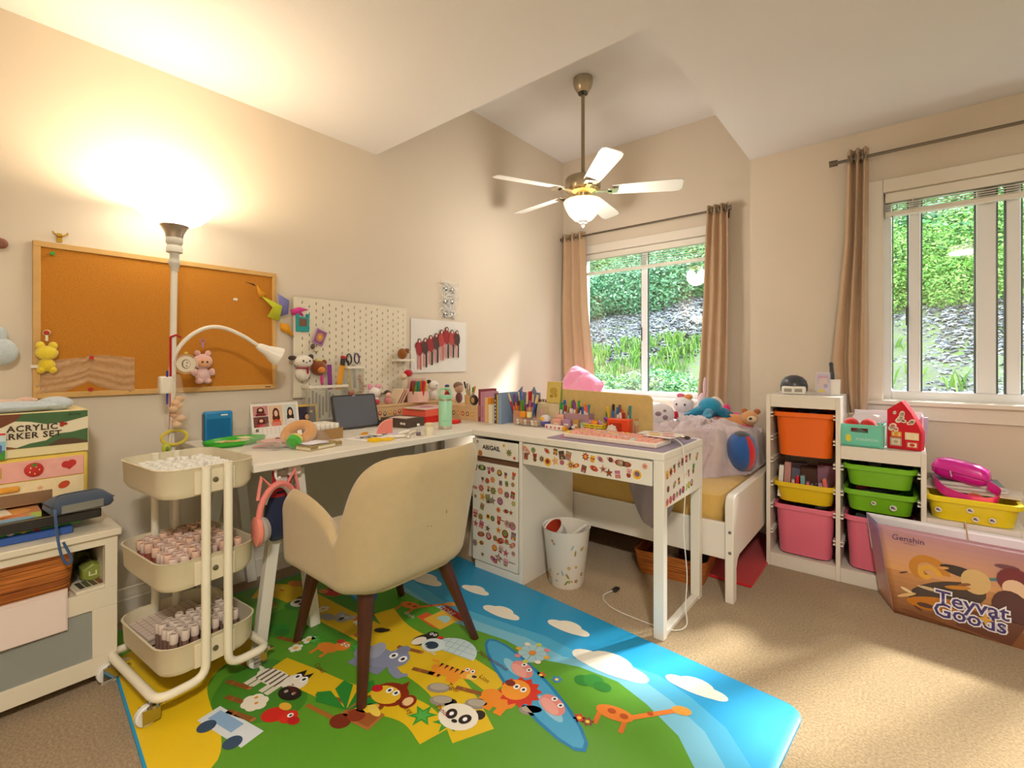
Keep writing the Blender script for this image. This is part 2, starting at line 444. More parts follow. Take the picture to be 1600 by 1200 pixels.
LEAF = mat('green_leaves', .6, .3, var=.3, vscale=3)
def foliage(name, label, blobs, cols, seed, size=.06, per=700):
    """Thousands of small bent leaves over mounded crowns; nobody could count them."""
    rnd = random.Random(seed); g = G(); cl = [lin(c) for c in cols]
    V = g.v; F = g.f; Cc = g.c
    for (x, y, z, rx, ry, rz) in blobs:
        for _ in range(per):
            while True:
                d = Vector((rnd.gauss(0, 1), rnd.gauss(0, 1), rnd.gauss(0, 1)))
                if d.length > .1: break
            d.normalize(); rr = rnd.uniform(.72, 1.06) * (1 + .18 * noise.noise(Vector((x, y, z)) + d * 3.1))
            c = Vector((x + d.x * rx * rr, y + d.y * ry * rr, z + d.z * rz * rr))
            u = Vector((rnd.uniform(-1, 1), rnd.uniform(-1, 1), rnd.uniform(-.6, .6))).normalized()
            nn = (d * .8 + Vector((rnd.uniform(-.7, .7), rnd.uniform(-.9, .5), rnd.uniform(.0, .9)))).normalized()
            w = nn.cross(u).normalized(); s_ = size * rnd.uniform(.6, 1.35)
            b = len(V)
            V.extend([tuple(c - u * s_), tuple(c + w * s_ * .45 + nn * s_ * .15), tuple(c + u * s_), tuple(c - w * s_ * .45 + nn * s_ * .15)])
            F.append((b, b + 1, b + 2, b + 3)); k = rnd.choice(cl); f = rnd.uniform(.75, 1.2); Cc.append((k[0] * f, k[1] * f, k[2] * f))
    o = stuff(g.build(name, LEAF)); return tag(o, label, 'foliage')
GR1 = ['#75b257', '#92c868', '#63a053', '#aad680', '#558c4f']
GR2 = ['#68a571', '#8ac292', '#559365', '#a6d3a8', '#457a58']
GR3 = ['#8cc055', '#a4d06a', '#78b04c', '#b4d880', '#66a048']
def row(x0, x1, n, y, dz, r, rnd, jy=.5):
    out = []
    for i in range(n):
        x = x0 + (x1 - x0) * (i + .5) / n + rnd.uniform(-.2, .2); yy = y + rnd.uniform(-jy, jy); q = r * rnd.uniform(.8, 1.2)
        out.append((x, yy, hillz(x, yy) + dz, q, q, q * .85))
    return out
rnd = random.Random(11)
foliage('shrub_foliage', 'dense green shrubs along the top of the slope outside both windows', row(-14, 7, 17, 10.0, .35, .95, rnd) + row(-15, 8, 17, 11.6, .8, 1.2, rnd) + row(-16, 9, 14, 13.8, 1.3, 1.6, rnd), GR1 + GR2, 1, .048, 3600)
foliage('shrub_foliage', 'blue green leafy undergrowth just outside the bay window', row(-5.6, -1.5, 10, 5.25, .16, .38, rnd, .25) + row(-6.5, -2.2, 9, 6.0, .0, .36, rnd, .25), GR2 + GR1[:2], 2, .028, 3200)
foliage('shrub_foliage', 'blue green bush standing high behind the right half of the bay window', row(-6.2, -3.4, 6, 9.1, .5, .70, rnd, .2), GR2, 5, .036, 3600)
foliage('shrub_foliage', 'bright yellow green bushes on the slope behind the large right window', row(-1.8, 3.2, 9, 8.5, .12, .5, rnd, .25) + row(-2.2, 4, 9, 9.2, .3, .8, rnd, .3), GR3, 3, .023, 6500)
def grass(name, label, pts, cols, seed, h=.25):
    rnd = random.Random(seed); g = G(); cl = [lin(c) for c in cols]
    for x, y in pts:
        z = hillz(x, y)
        for _ in range(14):
            a = rnd.uniform(0, 6.28); ln = h * rnd.uniform(.5, 1.2); bx, by = x + rnd.uniform(-.09, .09), y + rnd.uniform(-.09, .09); dx, dy = math.cos(a) * ln * .45, math.sin(a) * ln * .45
            wx, wy = -math.sin(a) * .008, math.cos(a) * .008
            b = len(g.v)
            g.v.extend([(bx - wx, by - wy, z - .02), (bx + wx, by + wy, z - .02), (bx + dx * .5 + wx, by + dy * .5 + wy, z + ln * .7), (bx + dx, by + dy, z + ln), (bx + dx * .5 - wx, by + dy * .5 - wy, z + ln * .7)])
            g.f.append((b, b + 1, b + 2, b + 3, b + 4)); k = rnd.choice(cl); g.c.append(k)
    o = stuff(g.build(name, LEAF)); return tag(o, label, 'grass')
grass('grass_tufts', 'light green grass tufts between shrubs outside the bay window', [(rnd.uniform(-6.5, -2.3), rnd.uniform(5.6, 7.4)) for _ in range(330)], GR3, 8, .16)
grass('grass_tufts', 'tufts of green grass among slate chips below the large right window', [(rnd.uniform(-1.2, 3), rnd.uniform(5.0, 7.8)) for _ in range(26)], GR3, 9, .2)

# ------------------------------------------------------------------ ceiling fan with lamp
WARM = (1.0, 0.78, 0.52)
def ceiling_fan():
    t = thing('ceiling_fan', 'brushed nickel ceiling fan with five white blades and lit glass bowl', 'ceiling fan', (-1.716, 2.857, ZV))
    NK = '#b9ad97'
    g = G(NK); g.lathe([(.068, 0), (.068, -.035), (.06, -.06), (.045, -.085), (.03, -.10), (.0, -.10)], 24); g.build('canopy', METAL, t)
    g = G('#5b5650'); g.lathe([(.034, -.085), (.034, -.105), (.02, -.112)], 20); g.build('canopy_collar', METAL, t)
    g = G('#a89c84'); g.tube([(0, 0, -.09), (0, 0, -.67)], .0125, 12); g.build('downrod', METAL, t)
    g = G(NK); g.lathe([(.02, -0.665), (.05, -0.680), (.115, -0.690), (.122, -0.700), (.122, -0.760), (.115, -0.775), (.06, -0.780)], 32); g.build('motor_housing', METAL, t)
    g = G('#e7cf9a'); g.lathe([(.108, -0.773), (.10, -0.790), (.055, -0.800), (.05, -0.830), (.03, -0.833)], 28); g.build('switch_housing', CHROME, t)
    for k in range(5):
        a = R(28 + 72 * k); M = Matrix.Rotation(a, 4, 'Z')
        g = G('#d9cfba'); g.M = M
        g.box(.085, .20, -.018, .018, -0.793, -0.787); g.box(.17, .235, -.045, .045, -0.793, -0.789)
        o = g.build('blade_bracket', METAL, t, bev=.002)
        g = G('#f3f0ea'); g.M = M @ Matrix.Translation((.20, 0, -0.783)) @ Matrix.Rotation(R(-13), 4, 'X')
        prof = [(0, -.052), (.10, -.058), (.40, -.070), (.445, -.064), (.462, -.045), (.462, .045), (.445, .064), (.40, .070), (.10, .058), (0, .052)]
        g.prism(prof, 0, .006); g.build('blade', LACQ, t, bev=.0015)
    gl = G('#ffe6b4'); gl.lathe([(.055, -0.830), (.128, -0.850), (.134, -0.860), (.122, -0.895), (.098, -0.940), (.062, -0.977), (.03, -0.990)], 32, cap0=False, cap1=False)
    gl.build('glass_bowl', mat('lit_frosted_glass', .5, .4, var=.0, emit=1.2), t)
    g = G('#a8a296'); g.lathe([(.034, -0.985), (.03, -1.000), (.012, -1.005), (.014, -1.017), (.006, -1.030)], 16); g.build('finial', METAL, t)
    lamp('fan_lamp_bulb', 'POINT', (-1.716, 2.857, ZV - 1.048), 15, (1.0, .92, .83), shadow_soft_size=.10)
ceiling_fan()

# unseen fill light added behind the viewer, shaped as a ceiling fixture
def fill_lamp(x, y, label, watt):
    t = thing('added_fill_lamp', label, 'fill lamp', (x, y, ZC))
    g = G('#b9ad97'); g.lathe([(.16, 0), (.16, -.02), (.15, -.03)], 28); g.build('base_ring', METAL, t)
    g = G('#fff2da'); g.lathe([(.15, -.03), (.14, -.06), (.10, -.085), (.04, -.098), (.005, -.1)], 28, cap0=False); g.build('glass_shade', mat('fill_lamp_glow', .5, .3, var=0, emit=3.0), t)
    lamp('added_fill_light', 'AREA', (x, y, ZC - .105), watt, (1.0, .93, .83), shape='DISK', size=.30)
fill_lamp(.55, -.35, 'unseen round fill lamp added on the ceiling behind the viewer', 50)

# ------------------------------------------------------------------ curtains, rods
CURT = mat('tan_curtain_cloth', .92, .12, color='#c4a585', sheen=.3, bump=.35, bscale=500, var=.05, vscale=12)
def rod(name, label, x0, x1, y, z, yw, brk):
    t = thing(name, label, 'curtain rod', (x0, y, z))
    g = G('#7f776c'); g.tube([(0, 0, 0), (x1 - x0, 0, 0)], .009, 10); g.build('pole', METAL, t)
    for x in (-.02, x1 - x0 + .02):
        g = G('#7d7469'); g.tube([(x - .02, 0, 0), (x + .02, 0, 0)], .017, 14); g.build('finial', METAL, t)
    for x in brk:
        g = G('#7d7469'); g.box(x - x0 - .006, x - x0 + .006, 0, yw - y - .001, -.006, .006); g.box(x - x0 - .012, x - x0 + .012, yw - y - .006, yw - y - .0005, -.05, .03); g.build('bracket', METAL, t)
    return t
rod('curtain_rod', 'thin bronze curtain rod above the bay window', -2.52, -1.05, YB - .10, 2.292, YB, (-2.45, -1.06))
rod('curtain_rod', 'bronze curtain rod above the large right window', -.29, 1.95, YW - .10, 2.262, YW, (-.2, .9, 1.9))
def curtain(name, label, y, ztop, prof, seed, folds, amp):
    """prof = [(z, x0, x1), ...] outline from top to bottom; the cloth waves in depth between."""
    rnd = random.Random(seed); rings = []; n = folds * 10
    ph = rnd.uniform(0, 1)
    zs = []
    for i in range(len(prof) - 1):
        (za, a0, a1), (zb, b0, b1) = prof[i], prof[i + 1]
        for k in range(8):
            t = k / 8; zs.append((za + (zb - za) * t, a0 + (b0 - a0) * t, a1 + (b1 - a1) * t))
    zs.append(prof[-1])
    for q, (z, x0, x1) in enumerate(zs):
        row_ = []
        for i in range(n + 1):
            s_ = i / n; w = math.sin(2 * math.pi * (folds * s_ + ph)) * amp + .008 * noise.noise(Vector((s_ * 6, z * 2.2, seed)))
            row_.append((x0 + (x1 - x0) * s_ + .006 * noise.noise(Vector((s_ * 4, z * 1.5, seed + 5))), y + w, z))
        rings.append(row_)
    g = G(); g.loft(rings, wrap=False)
    t = thing(name, label, 'curtain', ((prof[0][1] + prof[0][2]) / 2, y, prof[-1][0]))
    o = g.build('panel', CURT, None, solid=.003, ang=80); o.parent = t; o.matrix_parent_inverse = Matrix.Translation(-t.location)
    # hem and grommets
    for i in range(folds * 2):
        x = prof[0][1] + (prof[0][2] - prof[0][1]) * (i + .5) / (folds * 2)
        gg = G('#9c927f'); gg.tube([(x + .0 , y + .026 * math.cos(6.283 * k / 12), ztop + .026 * math.sin(6.283 * k / 12)) for k in range(12)], .004, 6, closed=True)
        o = gg.build('grommet', METAL); o.parent = t; o.matrix_parent_inverse = Matrix.Translation(-t.location)
    return t
curtain('curtain', 'tan curtain gathered at the left of the bay window', YB - .10, 2.292, [(2.335, -2.55, -2.30), (1.6, -2.56, -2.27), (1.05, -2.56, -2.21), (.72, -2.54, -2.17), (.62, -2.52, -2.2)], 3, 3, .024)
curtain('curtain', 'tan curtain gathered at the right of the bay window', YB - .10, 2.292, [(2.335, -1.185, -1.03), (1.6, -1.21, -1.03), (1.05, -1.24, -1.035), (.78, -1.26, -1.04), (.62, -1.25, -1.05)], 5, 3, .022)
curtain('curtain', 'tan curtain gathered at the left of the large right window', YW - .10, 2.262, [(2.315, -.245, -.15), (1.8, -.26, -.148), (1.136, -.315, -.148), (.9, -.30, -.155), (.70, -.25, -.165), (.05, -.26, -.17)], 8, 3, .022)

# ------------------------------------------------------------------ corner desks
WHT = '#e9e3d6'
def left_desk():
    t = thing('desk', 'white desk along the left wall on slanting trestle legs', 'desk', (-2.20, 1.5, 0))
    g = G(WHT); g.box(-.39, .40, -.775, .83, .717, .745); g.build('tabletop', LACQ, t, bev=.003)
    for (x0, y0), (x1, y1) in (((.31, -.66), (.285, -.70)), ((.31, -.60), (.36, -.66)), ((-.30, -.66), (-.33, -.72)), ((-.26, -.62), (-.2, -.66)), ((.27, .62), (.30, .66)), ((-.30, .66), (-.33, .72))):
        pass
    # two trestles: a top bar and four splayed legs each
    for yc in (-.60, .58):
        g = G(WHT); g.box(-.34, .35, yc - .025, yc + .025, .672, .717); g.build('trestle_bar', LACQ, t, bev=.003)
        for sx, xb in ((-.30, -.34), (.30, .285)):
            for sy in (-1, 1):
                a = Vector((sx, yc + sy * .03, .69)); b = Vector((xb, yc + sy * .11, .0125 if yc < 0 else .0))
                if sx > 0: b.x = .285
                g = G(WHT)
                g.loft([[tuple(p + Vector((i * .018, j * .022, 0))) for i, j in ((-1, -1), (1, -1), (1, 1), (-1, 1))] for p in (b, a)])
                g.build('leg', LACQ, t, bev=.002)
    return t
left_desk()

def right_desk():
    t = thing('desk', 'white sticker covered desk with drawer and cabinet in front of the bed', 'desk', (-1.30, 2.07, 0))
    X0, X1, Y0, Y1 = -.50, .565, -.225, .25          # local
    g = G(WHT); g.box(X0, X1, Y0, Y1, .720, .750); g.build('tabletop', LACQ, t, bev=.003)
    g = G(WHT); g.box(X0, X0 + .018, Y0 + .020, Y1, 0, .7195); g.box(-.178, -.160, Y0 + .002, Y1, 0, .7195); g.box(X0 + .0185, -.1785, Y1 - .02, Y1 - .001, 0.001, .7195); g.box(X0 + .0185, -.1785, Y0 + .003, Y1 - .021, .001, .05)
    stuff(g.build('cabinet_carcass', LACQ, t, bev=.002))
    g = G(WHT); g.box(X0 + .003, -.185, Y0, Y0 + .018, .615, .705); dr = g.build('drawer', LACQ, t, bev=.002)
    g = G('#6b4a35'); g.box(X0 + .006, -.18, Y0 + .014, Y0 + .018, .585, .613); g.build('handle_gap', MATTE, t)
    g = G(WHT); g.box(X0 + .003, -.185, Y0, Y0 + .018, .055, .583); door = g.build('cabinet_door', LACQ, t, bev=.002)
    g = G(WHT); g.box(-.150, .515, Y0, Y0 + .018, .612, .712); wide = g.build('wide_drawer', LACQ, t, bev=.002)
    g = G(WHT); g.box(-.16, .52, Y1 - .018, Y1, .60, .72); g.build('back_rail', LACQ, t)
    g = G(WHT); g.box(.545, .5635, Y0 + .004, Y1 - .001, .525, .7195); side = g.build('side_panel', LACQ, t, bev=.002)
    for y0 in (Y0 + .002, Y1 - .04):
        g = G(WHT); g.box(.520, .5625, y0 - .0015 if y0 < 0 else y0, y0 + .038, 0, .7195 if y0 < 0 else .5245); g.build('leg', LACQ, t, bev=.002)
    g = G(WHT); g.box(.527, .558, Y0 + .04, Y1 - .04, .0, .018); g.build('floor_bar', LACQ, t, bev=.002)
    # stickers: little printed shapes, each its own piece
    rnd = random.Random(21)
    pal = ['#c9563c', '#7a5a3c', '#e7b23c', '#6d9c4c', '#b86f8c', '#8a6a78', '#d88b4a', '#9c8a6a', '#54433a', '#d9a3a0', '#a0402f']
    def sticker(parent, M, r, kind=None):
        k = kind or rnd.choice('crfsbo'); c1, c2, c3 = rnd.sample(pal, 3); W_ = '#f3ede0'
        if k == 'c': sh = [(ell(0, 0, r, r), W_), (ell(0, 0, r * .85, r * .85), c1), (ell(0, r * .1, r * .5, r * .5), c2), (ell(-r * .2, r * .2, r * .1, r * .1, n=8), '#3a2c26'), (ell(r * .2, r * .2, r * .1, r * .1, n=8), '#3a2c26')]
        elif k == 'r': sh = [(rect(-r * .8, r * .8, -r, r), W_), (rect(-r * .68, r * .68, -r * .88, r * .88), c1), (rect(-r * .68, r * .68, -r * .1, r * .2), c2), (rect(-r * .3, r * .3, -r * .88, -r * .3), c3)]
        elif k == 'f': sh = [(star(0, 0, r, r * .6, 8), c1), (ell(0, 0, r * .45, r * .45), c2), (ell(0, 0, r * .2, r * .2, n=10), c3)]
        elif k == 's': sh = [(star(0, 0, r, r * .45, 5), c1), (star(0, 0, r * .55, r * .25, 5), c2)]
        elif k == 'b': sh = [(ell(0, -r * .35, r * .62, r * .65), W_), (ell(0, -r * .35, r * .5, r * .55), c1), (ell(0, r * .45, r * .55, r * .5), c2), (ell(-r * .4, r * .85, r * .2, r * .2, n=10), c2), (ell(r * .4, r * .85, r * .2, r * .2, n=10), c2), (ell(0, r * .35, r * .2, r * .14, n=10), c3)]
        else: sh = [(ell(0, 0, r * 1.1, r * .6, rnd.uniform(-40, 40)), c1), (ell(0, 0, r * .6, r * .6), c2), (ell(r * .1, r * .1, r * .25, r * .25, n=10), c3)]
        o = decal('sticker', sh, M @ Matrix.Rotation(rnd.uniform(-.3, .3), 4, 'Z'), parent); return o
    F = lambda x, z: frame_m((x, Y0, z), (1, 0, 0), (0, 0, 1))
    # name written on the small drawer, with a hornbill-like flower sticker
    text('painted_name', 'ABIGAIL', .034, F(-.362, .664), '#6a3a24', dr, bold=.0012)
    for x, z, k in ((-.275, .688, 's'), (-.24, .655, 'f'), (-.46, .69, 's'), (-.205, .632, 's'), (-.44, .63, 'f')):
        sticker(dr, F(x, z), .012 if k == 's' else .022, k)
    for i, x in enumerate([-.125 + .041 * j for j in range(16)]):
        for z in (.688, .645):
            if rnd.random() < .82: sticker(wide, F(x + rnd.uniform(-.008, .008), z + rnd.uniform(-.008, .008)), rnd.uniform(.015, .024))
    for j in range(10):
        for i in range(7):
            z = .545 - j * .050; x = X0 + .03 + i * .042
            if z > .07 and rnd.random() < .86: sticker(door, F(x + rnd.uniform(-.01, .01), z + rnd.uniform(-.01, .01)), rnd.uniform(.015, .026))
    for z in (.300, .19, .10):
        sh = [(rect(-.02, .10, 0, .004), '#7a5a4c')]; decal('sticker', sh, F(-.30, z), door)
    S = lambda y, z: frame_m((.5635, y, z), (0, 1, 0), (0, 0, 1))
    for j, (y, z, r_) in enumerate([(-.19, .66, .020), (-.15, .665, .023), (-.11, .67, .020), (-.06, .68, .021), (-.02, .685, .018), (.03, .69, .018), (.075, .69, .017), (-.11, .605, .018), (-.06, .61, .017), (.02, .62, .018), (.06, .62, .018), (.12, .63, .024), (-.18, .60, .016), (.17, .68, .02)]):
        sticker(side, S(y, z), r_)
    for j in range(9):
        sticker(side, S(-.19 + .036 * j, .548 + .003 * j), .019, 'c')
    return t
right_desk()

# ------------------------------------------------------------------ bed
def bed():
    t = thing('bed', 'white wooden bed with mustard fitted sheet in the window bay', 'bed', (-1.6, 2.85, 0))
    W_ = '#e8e0d3'
    g = G(W_); g.box(-.95, .965, -.515, -.49, .195, .365); g.build('side_rail', LACQ, t, bev=.004)
    g = G(W_); g.box(-.95, .965, .49, .515, .195, .365); g.build('side_rail', LACQ, t, bev=.004)
    def board(x0, x1, ztop, nm):
        P = []
        y0, y1, r_ = -.525, .525, .05
        P += [(y0, .0), (y0 + .055, .0), (y0 + .055, .15), (y0 + .075, .185), (y0 + .11, .2), (y1 - .11, .2), (y1 - .075, .185), (y1 - .055, .15), (y1 - .055, 0), (y1, 0)]
        P += [(y1 - r_ + r_ * math.cos(a), ztop - r_ + r_ * math.sin(a)) for a in (0, .4, .8, 1.2, 1.5708)]
        P += [(y0 + r_ - r_ * math.sin(a), ztop - r_ + r_ * math.cos(a)) for a in (0, .4, .8, 1.2, 1.5708)]
        g = G(W_); g.loft([[(x, a, b) for a, b in P] for x in (x0, x1)]); return g.build(nm, LACQ, t, bev=.004)
    fb = board(.962, 1.0, .495, 'footboard'); board(-.985, -.947, .78, 'headboard')
    for z in (.33, .235):
        g = G('#8a8378'); g.lathe([(.007, 0), (.007, .003), (.003, .004)], 10); o = g.build('bolt', METAL, fb); o.location = (.985, -.526, z); o.rotation_euler = (R(90), 0, 0)
    pts = rrect(1.88, .97, .06, 4, .0, 0)
    ms = lambda k: [(x * k, y * k) for x, y in pts]
    g = G('#d8b063')
    g.loft([ring(ms(.97), .25), ring(ms(1.0), .29), ring(ms(1.0), .455), ring(ms(.99), .475), ring(ms(.96), .485)])
    g.build('mattress', mat('mustard_sheet', .75, .25, color='#d3ab5c', sheen=.3, bump=.5, bscale=9, var=.08, vscale=6, bdist=.03), t)
    return t
bed()
DV = (-1.92, -.66, 2.40, 3.38)
def duvet_z(x, y):
    u = (x - DV[0]) / (DV[1] - DV[0]); v = (y - DV[2]) / (DV[3] - DV[2])
    fr = .16 + .16 * (0.5 + .5 * math.sin(u * 5.2 + .6)) + .06 * noise.noise(Vector((u * 5, 1, 2))) + .07 * noise.noise(Vector((u * 13, 4, 2))) + .03 * noise.noise(Vector((u * 31, 7, 2)))
    if u > .78: fr += (u - .78) * 1.1
    sm = lambda q: max(0, min(1, q)) ** 2 * (3 - 2 * max(0, min(1, q)))
    k = sm((v - fr) / .17) * sm(u / .10) * sm((1 - u) / .06) * sm((1 - v) / .08 + .35)
    heap = .085 + .11 * math.exp(-((u - .78) ** 2) / .06 - ((v - .62) ** 2) / .15) + .04 * math.exp(-((u - .40) ** 2) / .04 - ((v - .55) ** 2) / .06)
    p = Vector((x * 2.6, y * 2.6, 0)); w = Vector((noise.noise(p * .8), noise.noise(p * .8 + Vector((7, 3, 1))), 0)) * .9
    rg = lambda q: 1 - 2.4 * abs(noise.noise(q))
    h = heap + .060 * rg(p * 1.1 + w) + .034 * rg(p * 2.5 + w * 1.6 + Vector((3, 9, 0))) + .014 * rg(p * 5.6 + w * 2.2) + .005 * noise.noise(p * 14)
    return .487 + k * max(.025, h)
def duvet():
    nx, ny = 130, 104; vs = []; fs = []
    for j in range(ny + 1):
        for i in range(nx + 1):
            x = DV[0] + (DV[1] - DV[0]) * i / nx; y = DV[2] + (DV[3] - DV[2]) * j / ny
            z = duvet_z(x, y); q = (z - .487) * .45
            vs.append((x + q * noise.noise(Vector((x * 6, y * 6, 4))), y + q * noise.noise(Vector((x * 6, y * 6, 9))), z if z > .4895 else .4862))
    for j in range(ny):
        for i in range(nx):
            a = j * (nx + 1) + i; q = (a, a + 1, a + nx + 2, a + nx + 1)
            if max(vs[k][2] for k in q) > .4895: fs.append(q)
    g = G(); g.add(vs, fs)
    o = g.build('duvet', mat('mauve_duvet_cloth', .85, .2, color='#cfbcbf', sheen=.5, bump=.9, bscale=11, var=.2, vscale=6, bdist=.035), None, ang=180)
    tag(o, 'crumpled pale mauve duvet heaped on the bed', 'duvet')
duvet()

# ------------------------------------------------------------------ stepped storage unit and bins
def storage():
    t = thing('storage_unit', 'white three step storage unit with pull out bins', 'storage unit', (-.583, 2.915, 0))
    W_ = '#e8e0d3'; D_ = .44; cx = [0, .328, .658, .99]; H = [.935, .69, .395]
    hs = [.935, .935, .69, .395]
    for i in range(4):
        x = cx[i]; h_ = max(H[max(i - 1, 0)], H[min(i, 2)]) if i not in (0, 3) else (H[0] if i == 0 else H[2])
        x0 = x if i == 0 else x - .01 if i < 3 else x - .02
        g = G(W_); g.box(x0, x0 + .02, 0, D_, 0, h_); g.build('upright_panel', LACQ, t, bev=.002)
    for k in range(3):
        a = cx[k] + (.02 if k == 0 else .01); b = cx[k + 1] - (.01 if k < 2 else .02)
        g = G(W_); g.box(a, b, .003, D_, H[k] - .065, H[k]); o = g.build('top_rail', LACQ, t, bev=.002)
        g = G(W_); g.box(a, b, .003, D_, .0, .07); g.build('plinth', LACQ, t, bev=.002)
        if k < 2 or True:
            g = G('#d9d2c5'); g.box(a, b, D_ - .006, D_ - .001, .07, H[k] - .065); g.build('back_panel', MATTE, t)
        zs = [z for z in (.20, .34, .46, .59, .71, .84) if z < H[k] - .09]
        for z in zs:
            for s_, xx in ((0, a), (1, b - .012)):
                g = G('#f0ebe0'); g.box(xx, xx + .012, .01, D_ - .03, z - .024, z - .018); g.box(xx, xx + .012, .01, D_ - .03, z - .006, z); g.build('runner', PLASTIC, t)
    # shallow raised strip along the step tops
    return t
storage()
def bin_(label, col, x, y, ztop, h, contents=None, w=.296, d=.40, group=None):
    t = thing('storage_bin', label, 'storage bin', (x, y, ztop - h), group=group)
    n = 5
    o1 = rrect(w - .055, d - .05, .05, n); o2 = rrect(w - .03, d - .02, .05, n); o3 = rrect(w - .004, d, .045, n)
    i2 = rrect(w - .036, d - .026, .047, n); i1 = rrect(w - .061, d - .056, .047, n)
    g = G(col)
    g.loft([ring(o1, 0), ring(o2, h - .026), ring(o3, h - .024), ring(o3, h - .004), ring(rrect(w - .012, d - .008, .043, n), h), ring(i2, h - .004), ring(i1, .004)])
    g.build('tub', PLASTIC, t, ang=40)
    return t
SY = 2.915 + .205
B_OR = bin_('tall orange bin at the top of the storage unit', '#ee6a12', -.409, SY, .845, .235)
B_YE = bin_('shallow yellow bin filled with notebooks, below the orange bin', '#e6c316', -.409, SY, .466, .105)
B_PK = bin_('tall pink bin at the bottom of the storage unit beside the bed', '#e8738c', -.409, SY, .345, .265)
B_G1 = bin_('upper of two shallow lime green bins', '#79bb1c', -.091, SY, .603, .105)
B_G2 = bin_('lower lime green bin with a small round sticker', '#79bb1c', -.091, SY, .478, .105)
B_P2 = bin_('tall pink bin half hidden behind the printed shopping bag', '#e8738c', -.091, SY, .345, .265)
B_Y2 = bin_('yellow bin with round animal stickers on the lowest step', '#f0d81c', .240, SY - .02, .505, .108, w=.325, d=.38)

# ------------------------------------------------------------------ armchair
FAB = mat('oatmeal_upholstery', .95, .1, color='#c0aa82', sheen=.35, bump=.45, bscale=700, var=.06, vscale=30)
WALN = mat('dark_walnut', .4, .4, color='#4c2519', var=.25, vscale=14, bump=.1, bscale=60)
def armchair():
    t = thing('armchair', 'oatmeal upholstered armchair with dark walnut legs on the play mat', 'chair', (-1.59, 1.065, .012))
    # local: faces -x. wall strip runs from front of one arm round the back to the other arm
    N = 84; K = 12
    hw, fx = .262, -.155
    L1, Lc, L2, rc = .33, .19, .30, .125; T = 2 * L1 + 2 * Lc + L2
    def base(s_):   # s in [0,1] round the U on plan
        q = s_ * T
        if q < L1: return Vector((fx + q, -hw, 0)), Vector((0, -1, 0))
        q -= L1
        if q < Lc:
            a = q / Lc * math.pi / 2; return Vector((fx + L1 + rc * math.sin(a) * 1.1, -hw + rc * (1 - math.cos(a)), 0)), Vector((math.sin(a), -math.cos(a), 0))
        q -= Lc
        if q < L2: return Vector((fx + L1 + rc * 1.1, -hw + rc + q / L2 * (2 * (hw - rc)), 0)), Vector((1, 0, 0))
        q -= L2
        if q < Lc:
            a = q / Lc * math.pi / 2; return Vector((fx + L1 + rc * math.cos(a) * 1.1, hw - rc * (1 - math.sin(a)), 0)), Vector((math.cos(a), math.sin(a), 0))
        q -= Lc
        return Vector((fx + L1 - q, hw, 0)), Vector((0, 1, 0))
    def top(s_):
        q = min(s_, 1 - s_) * T; n0 = .15
        arm = n0 + .15 * math.sqrt(max(0, 1 - ((q - .06) / .30) ** 2)) if q > .06 else n0 + .15 * (1 - .35 * ((.06 - q) / .06) ** 2)
        if q > .36: arm = n0
        back = 0
        if q > .355:
            k = min(1, (q - .355) / .165); back = n0 + .315 * (1 - (1 - k) ** 2.6)
        return max(arm, back)
    zb = .352
    outer = []
    for j in range(N + 1):
        s_ = j / N; p, nrm = base(s_); h_ = top(s_); q = min(s_, 1 - s_) * T
        isback = min(1, max(0, (q - .30) / .25)); o_ = []; i_ = []
        for k in range(K + 1):
            f = k / K; z = zb + h_ * f; zz = h_ * f
            out = -.035 * max(0, 1 - zz / .035) ** 2 + (.03 + .23 * isback) * zz
            thick = .07 - .025 * f
            if f > .9:
                rr = (f - .9) / .1; out -= thick * .5 * (1 - math.sqrt(max(0, 1 - rr * rr))); th2 = thick * math.sqrt(max(0.0, 1 - rr * rr))
                o_.append(tuple(p + nrm * out + Vector((0, 0, z)))); i_.append(tuple(p + nrm * (out - th2 * .9 - .004) + Vector((0, 0, z))))
            else:
                o_.append(tuple(p + nrm * out + Vector((0, 0, z)))); i_.append(tuple(p + nrm * (out - thick) + Vector((0, 0, z))))
        outer.append(o_ + i_[::-1])
    g = G(); g.loft(outer, True, True)
    g.build('backrest_shell', FAB, t, ang=60, sub=1)
    pts = rrect(.47, .49, .12, 6, .075, 0)
    sc = lambda k, z: [(.075 + (x - .075) * k, y * k, z) for x, y in pts]
    g = G(); g.loft([sc(.80, .354), sc(.90, .357), sc(.93, .38), sc(.93, .44)]); g.build('seat_base', FAB, t, ang=50)
    pts2 = rrect(.46, .44, .08, 5, .04, 0)
    s2 = lambda k, z: [(.04 + (x - .04) * k, y * k, z) for x, y in pts2]
    g = G(); g.loft([s2(1, .42), s2(1.0, .462), s2(.97, .478), s2(.85, .486)]); g.build('seat_cushion', FAB, t, ang=50)
    for (tx, ty), (bx_, by_) in (((-.10, -.16), (-.266, -.155)), ((.22, -.16), (.252, -.20)), ((.22, .16), (.268, .305)), ((-.10, .16), (-.243, .335))):
        g = G(); a = Vector((tx, ty, .37)); b = Vector((bx_, by_, 0))
        rings = []
        for f, rr in ((0, .0145), (.5, .019), (1, .027)):
            p = b + (a - b) * f
            rings.append([tuple(p + Vector((rr * cx, rr * cy, 0))) for cx, cy in rrect(2, 2, .7, 2)])
        g.loft(rings); g.build('leg', WALN, t, ang=50)
    for y, z, h_ in ((.03, .60, .016), (-.03, .565, .005), (-.045, .57, .004)):     # small ink marks on the back
        x = .3345 + .26 * (z - .352) + .0012; decal('ink_mark', [(ell(0, 0, .0016, h_ / 2, 8, n=8), '#3a2c24')], frame_m((x, y, z), (0, 1, 0), (.26, 0, 1)), t)
    return t
armchair()

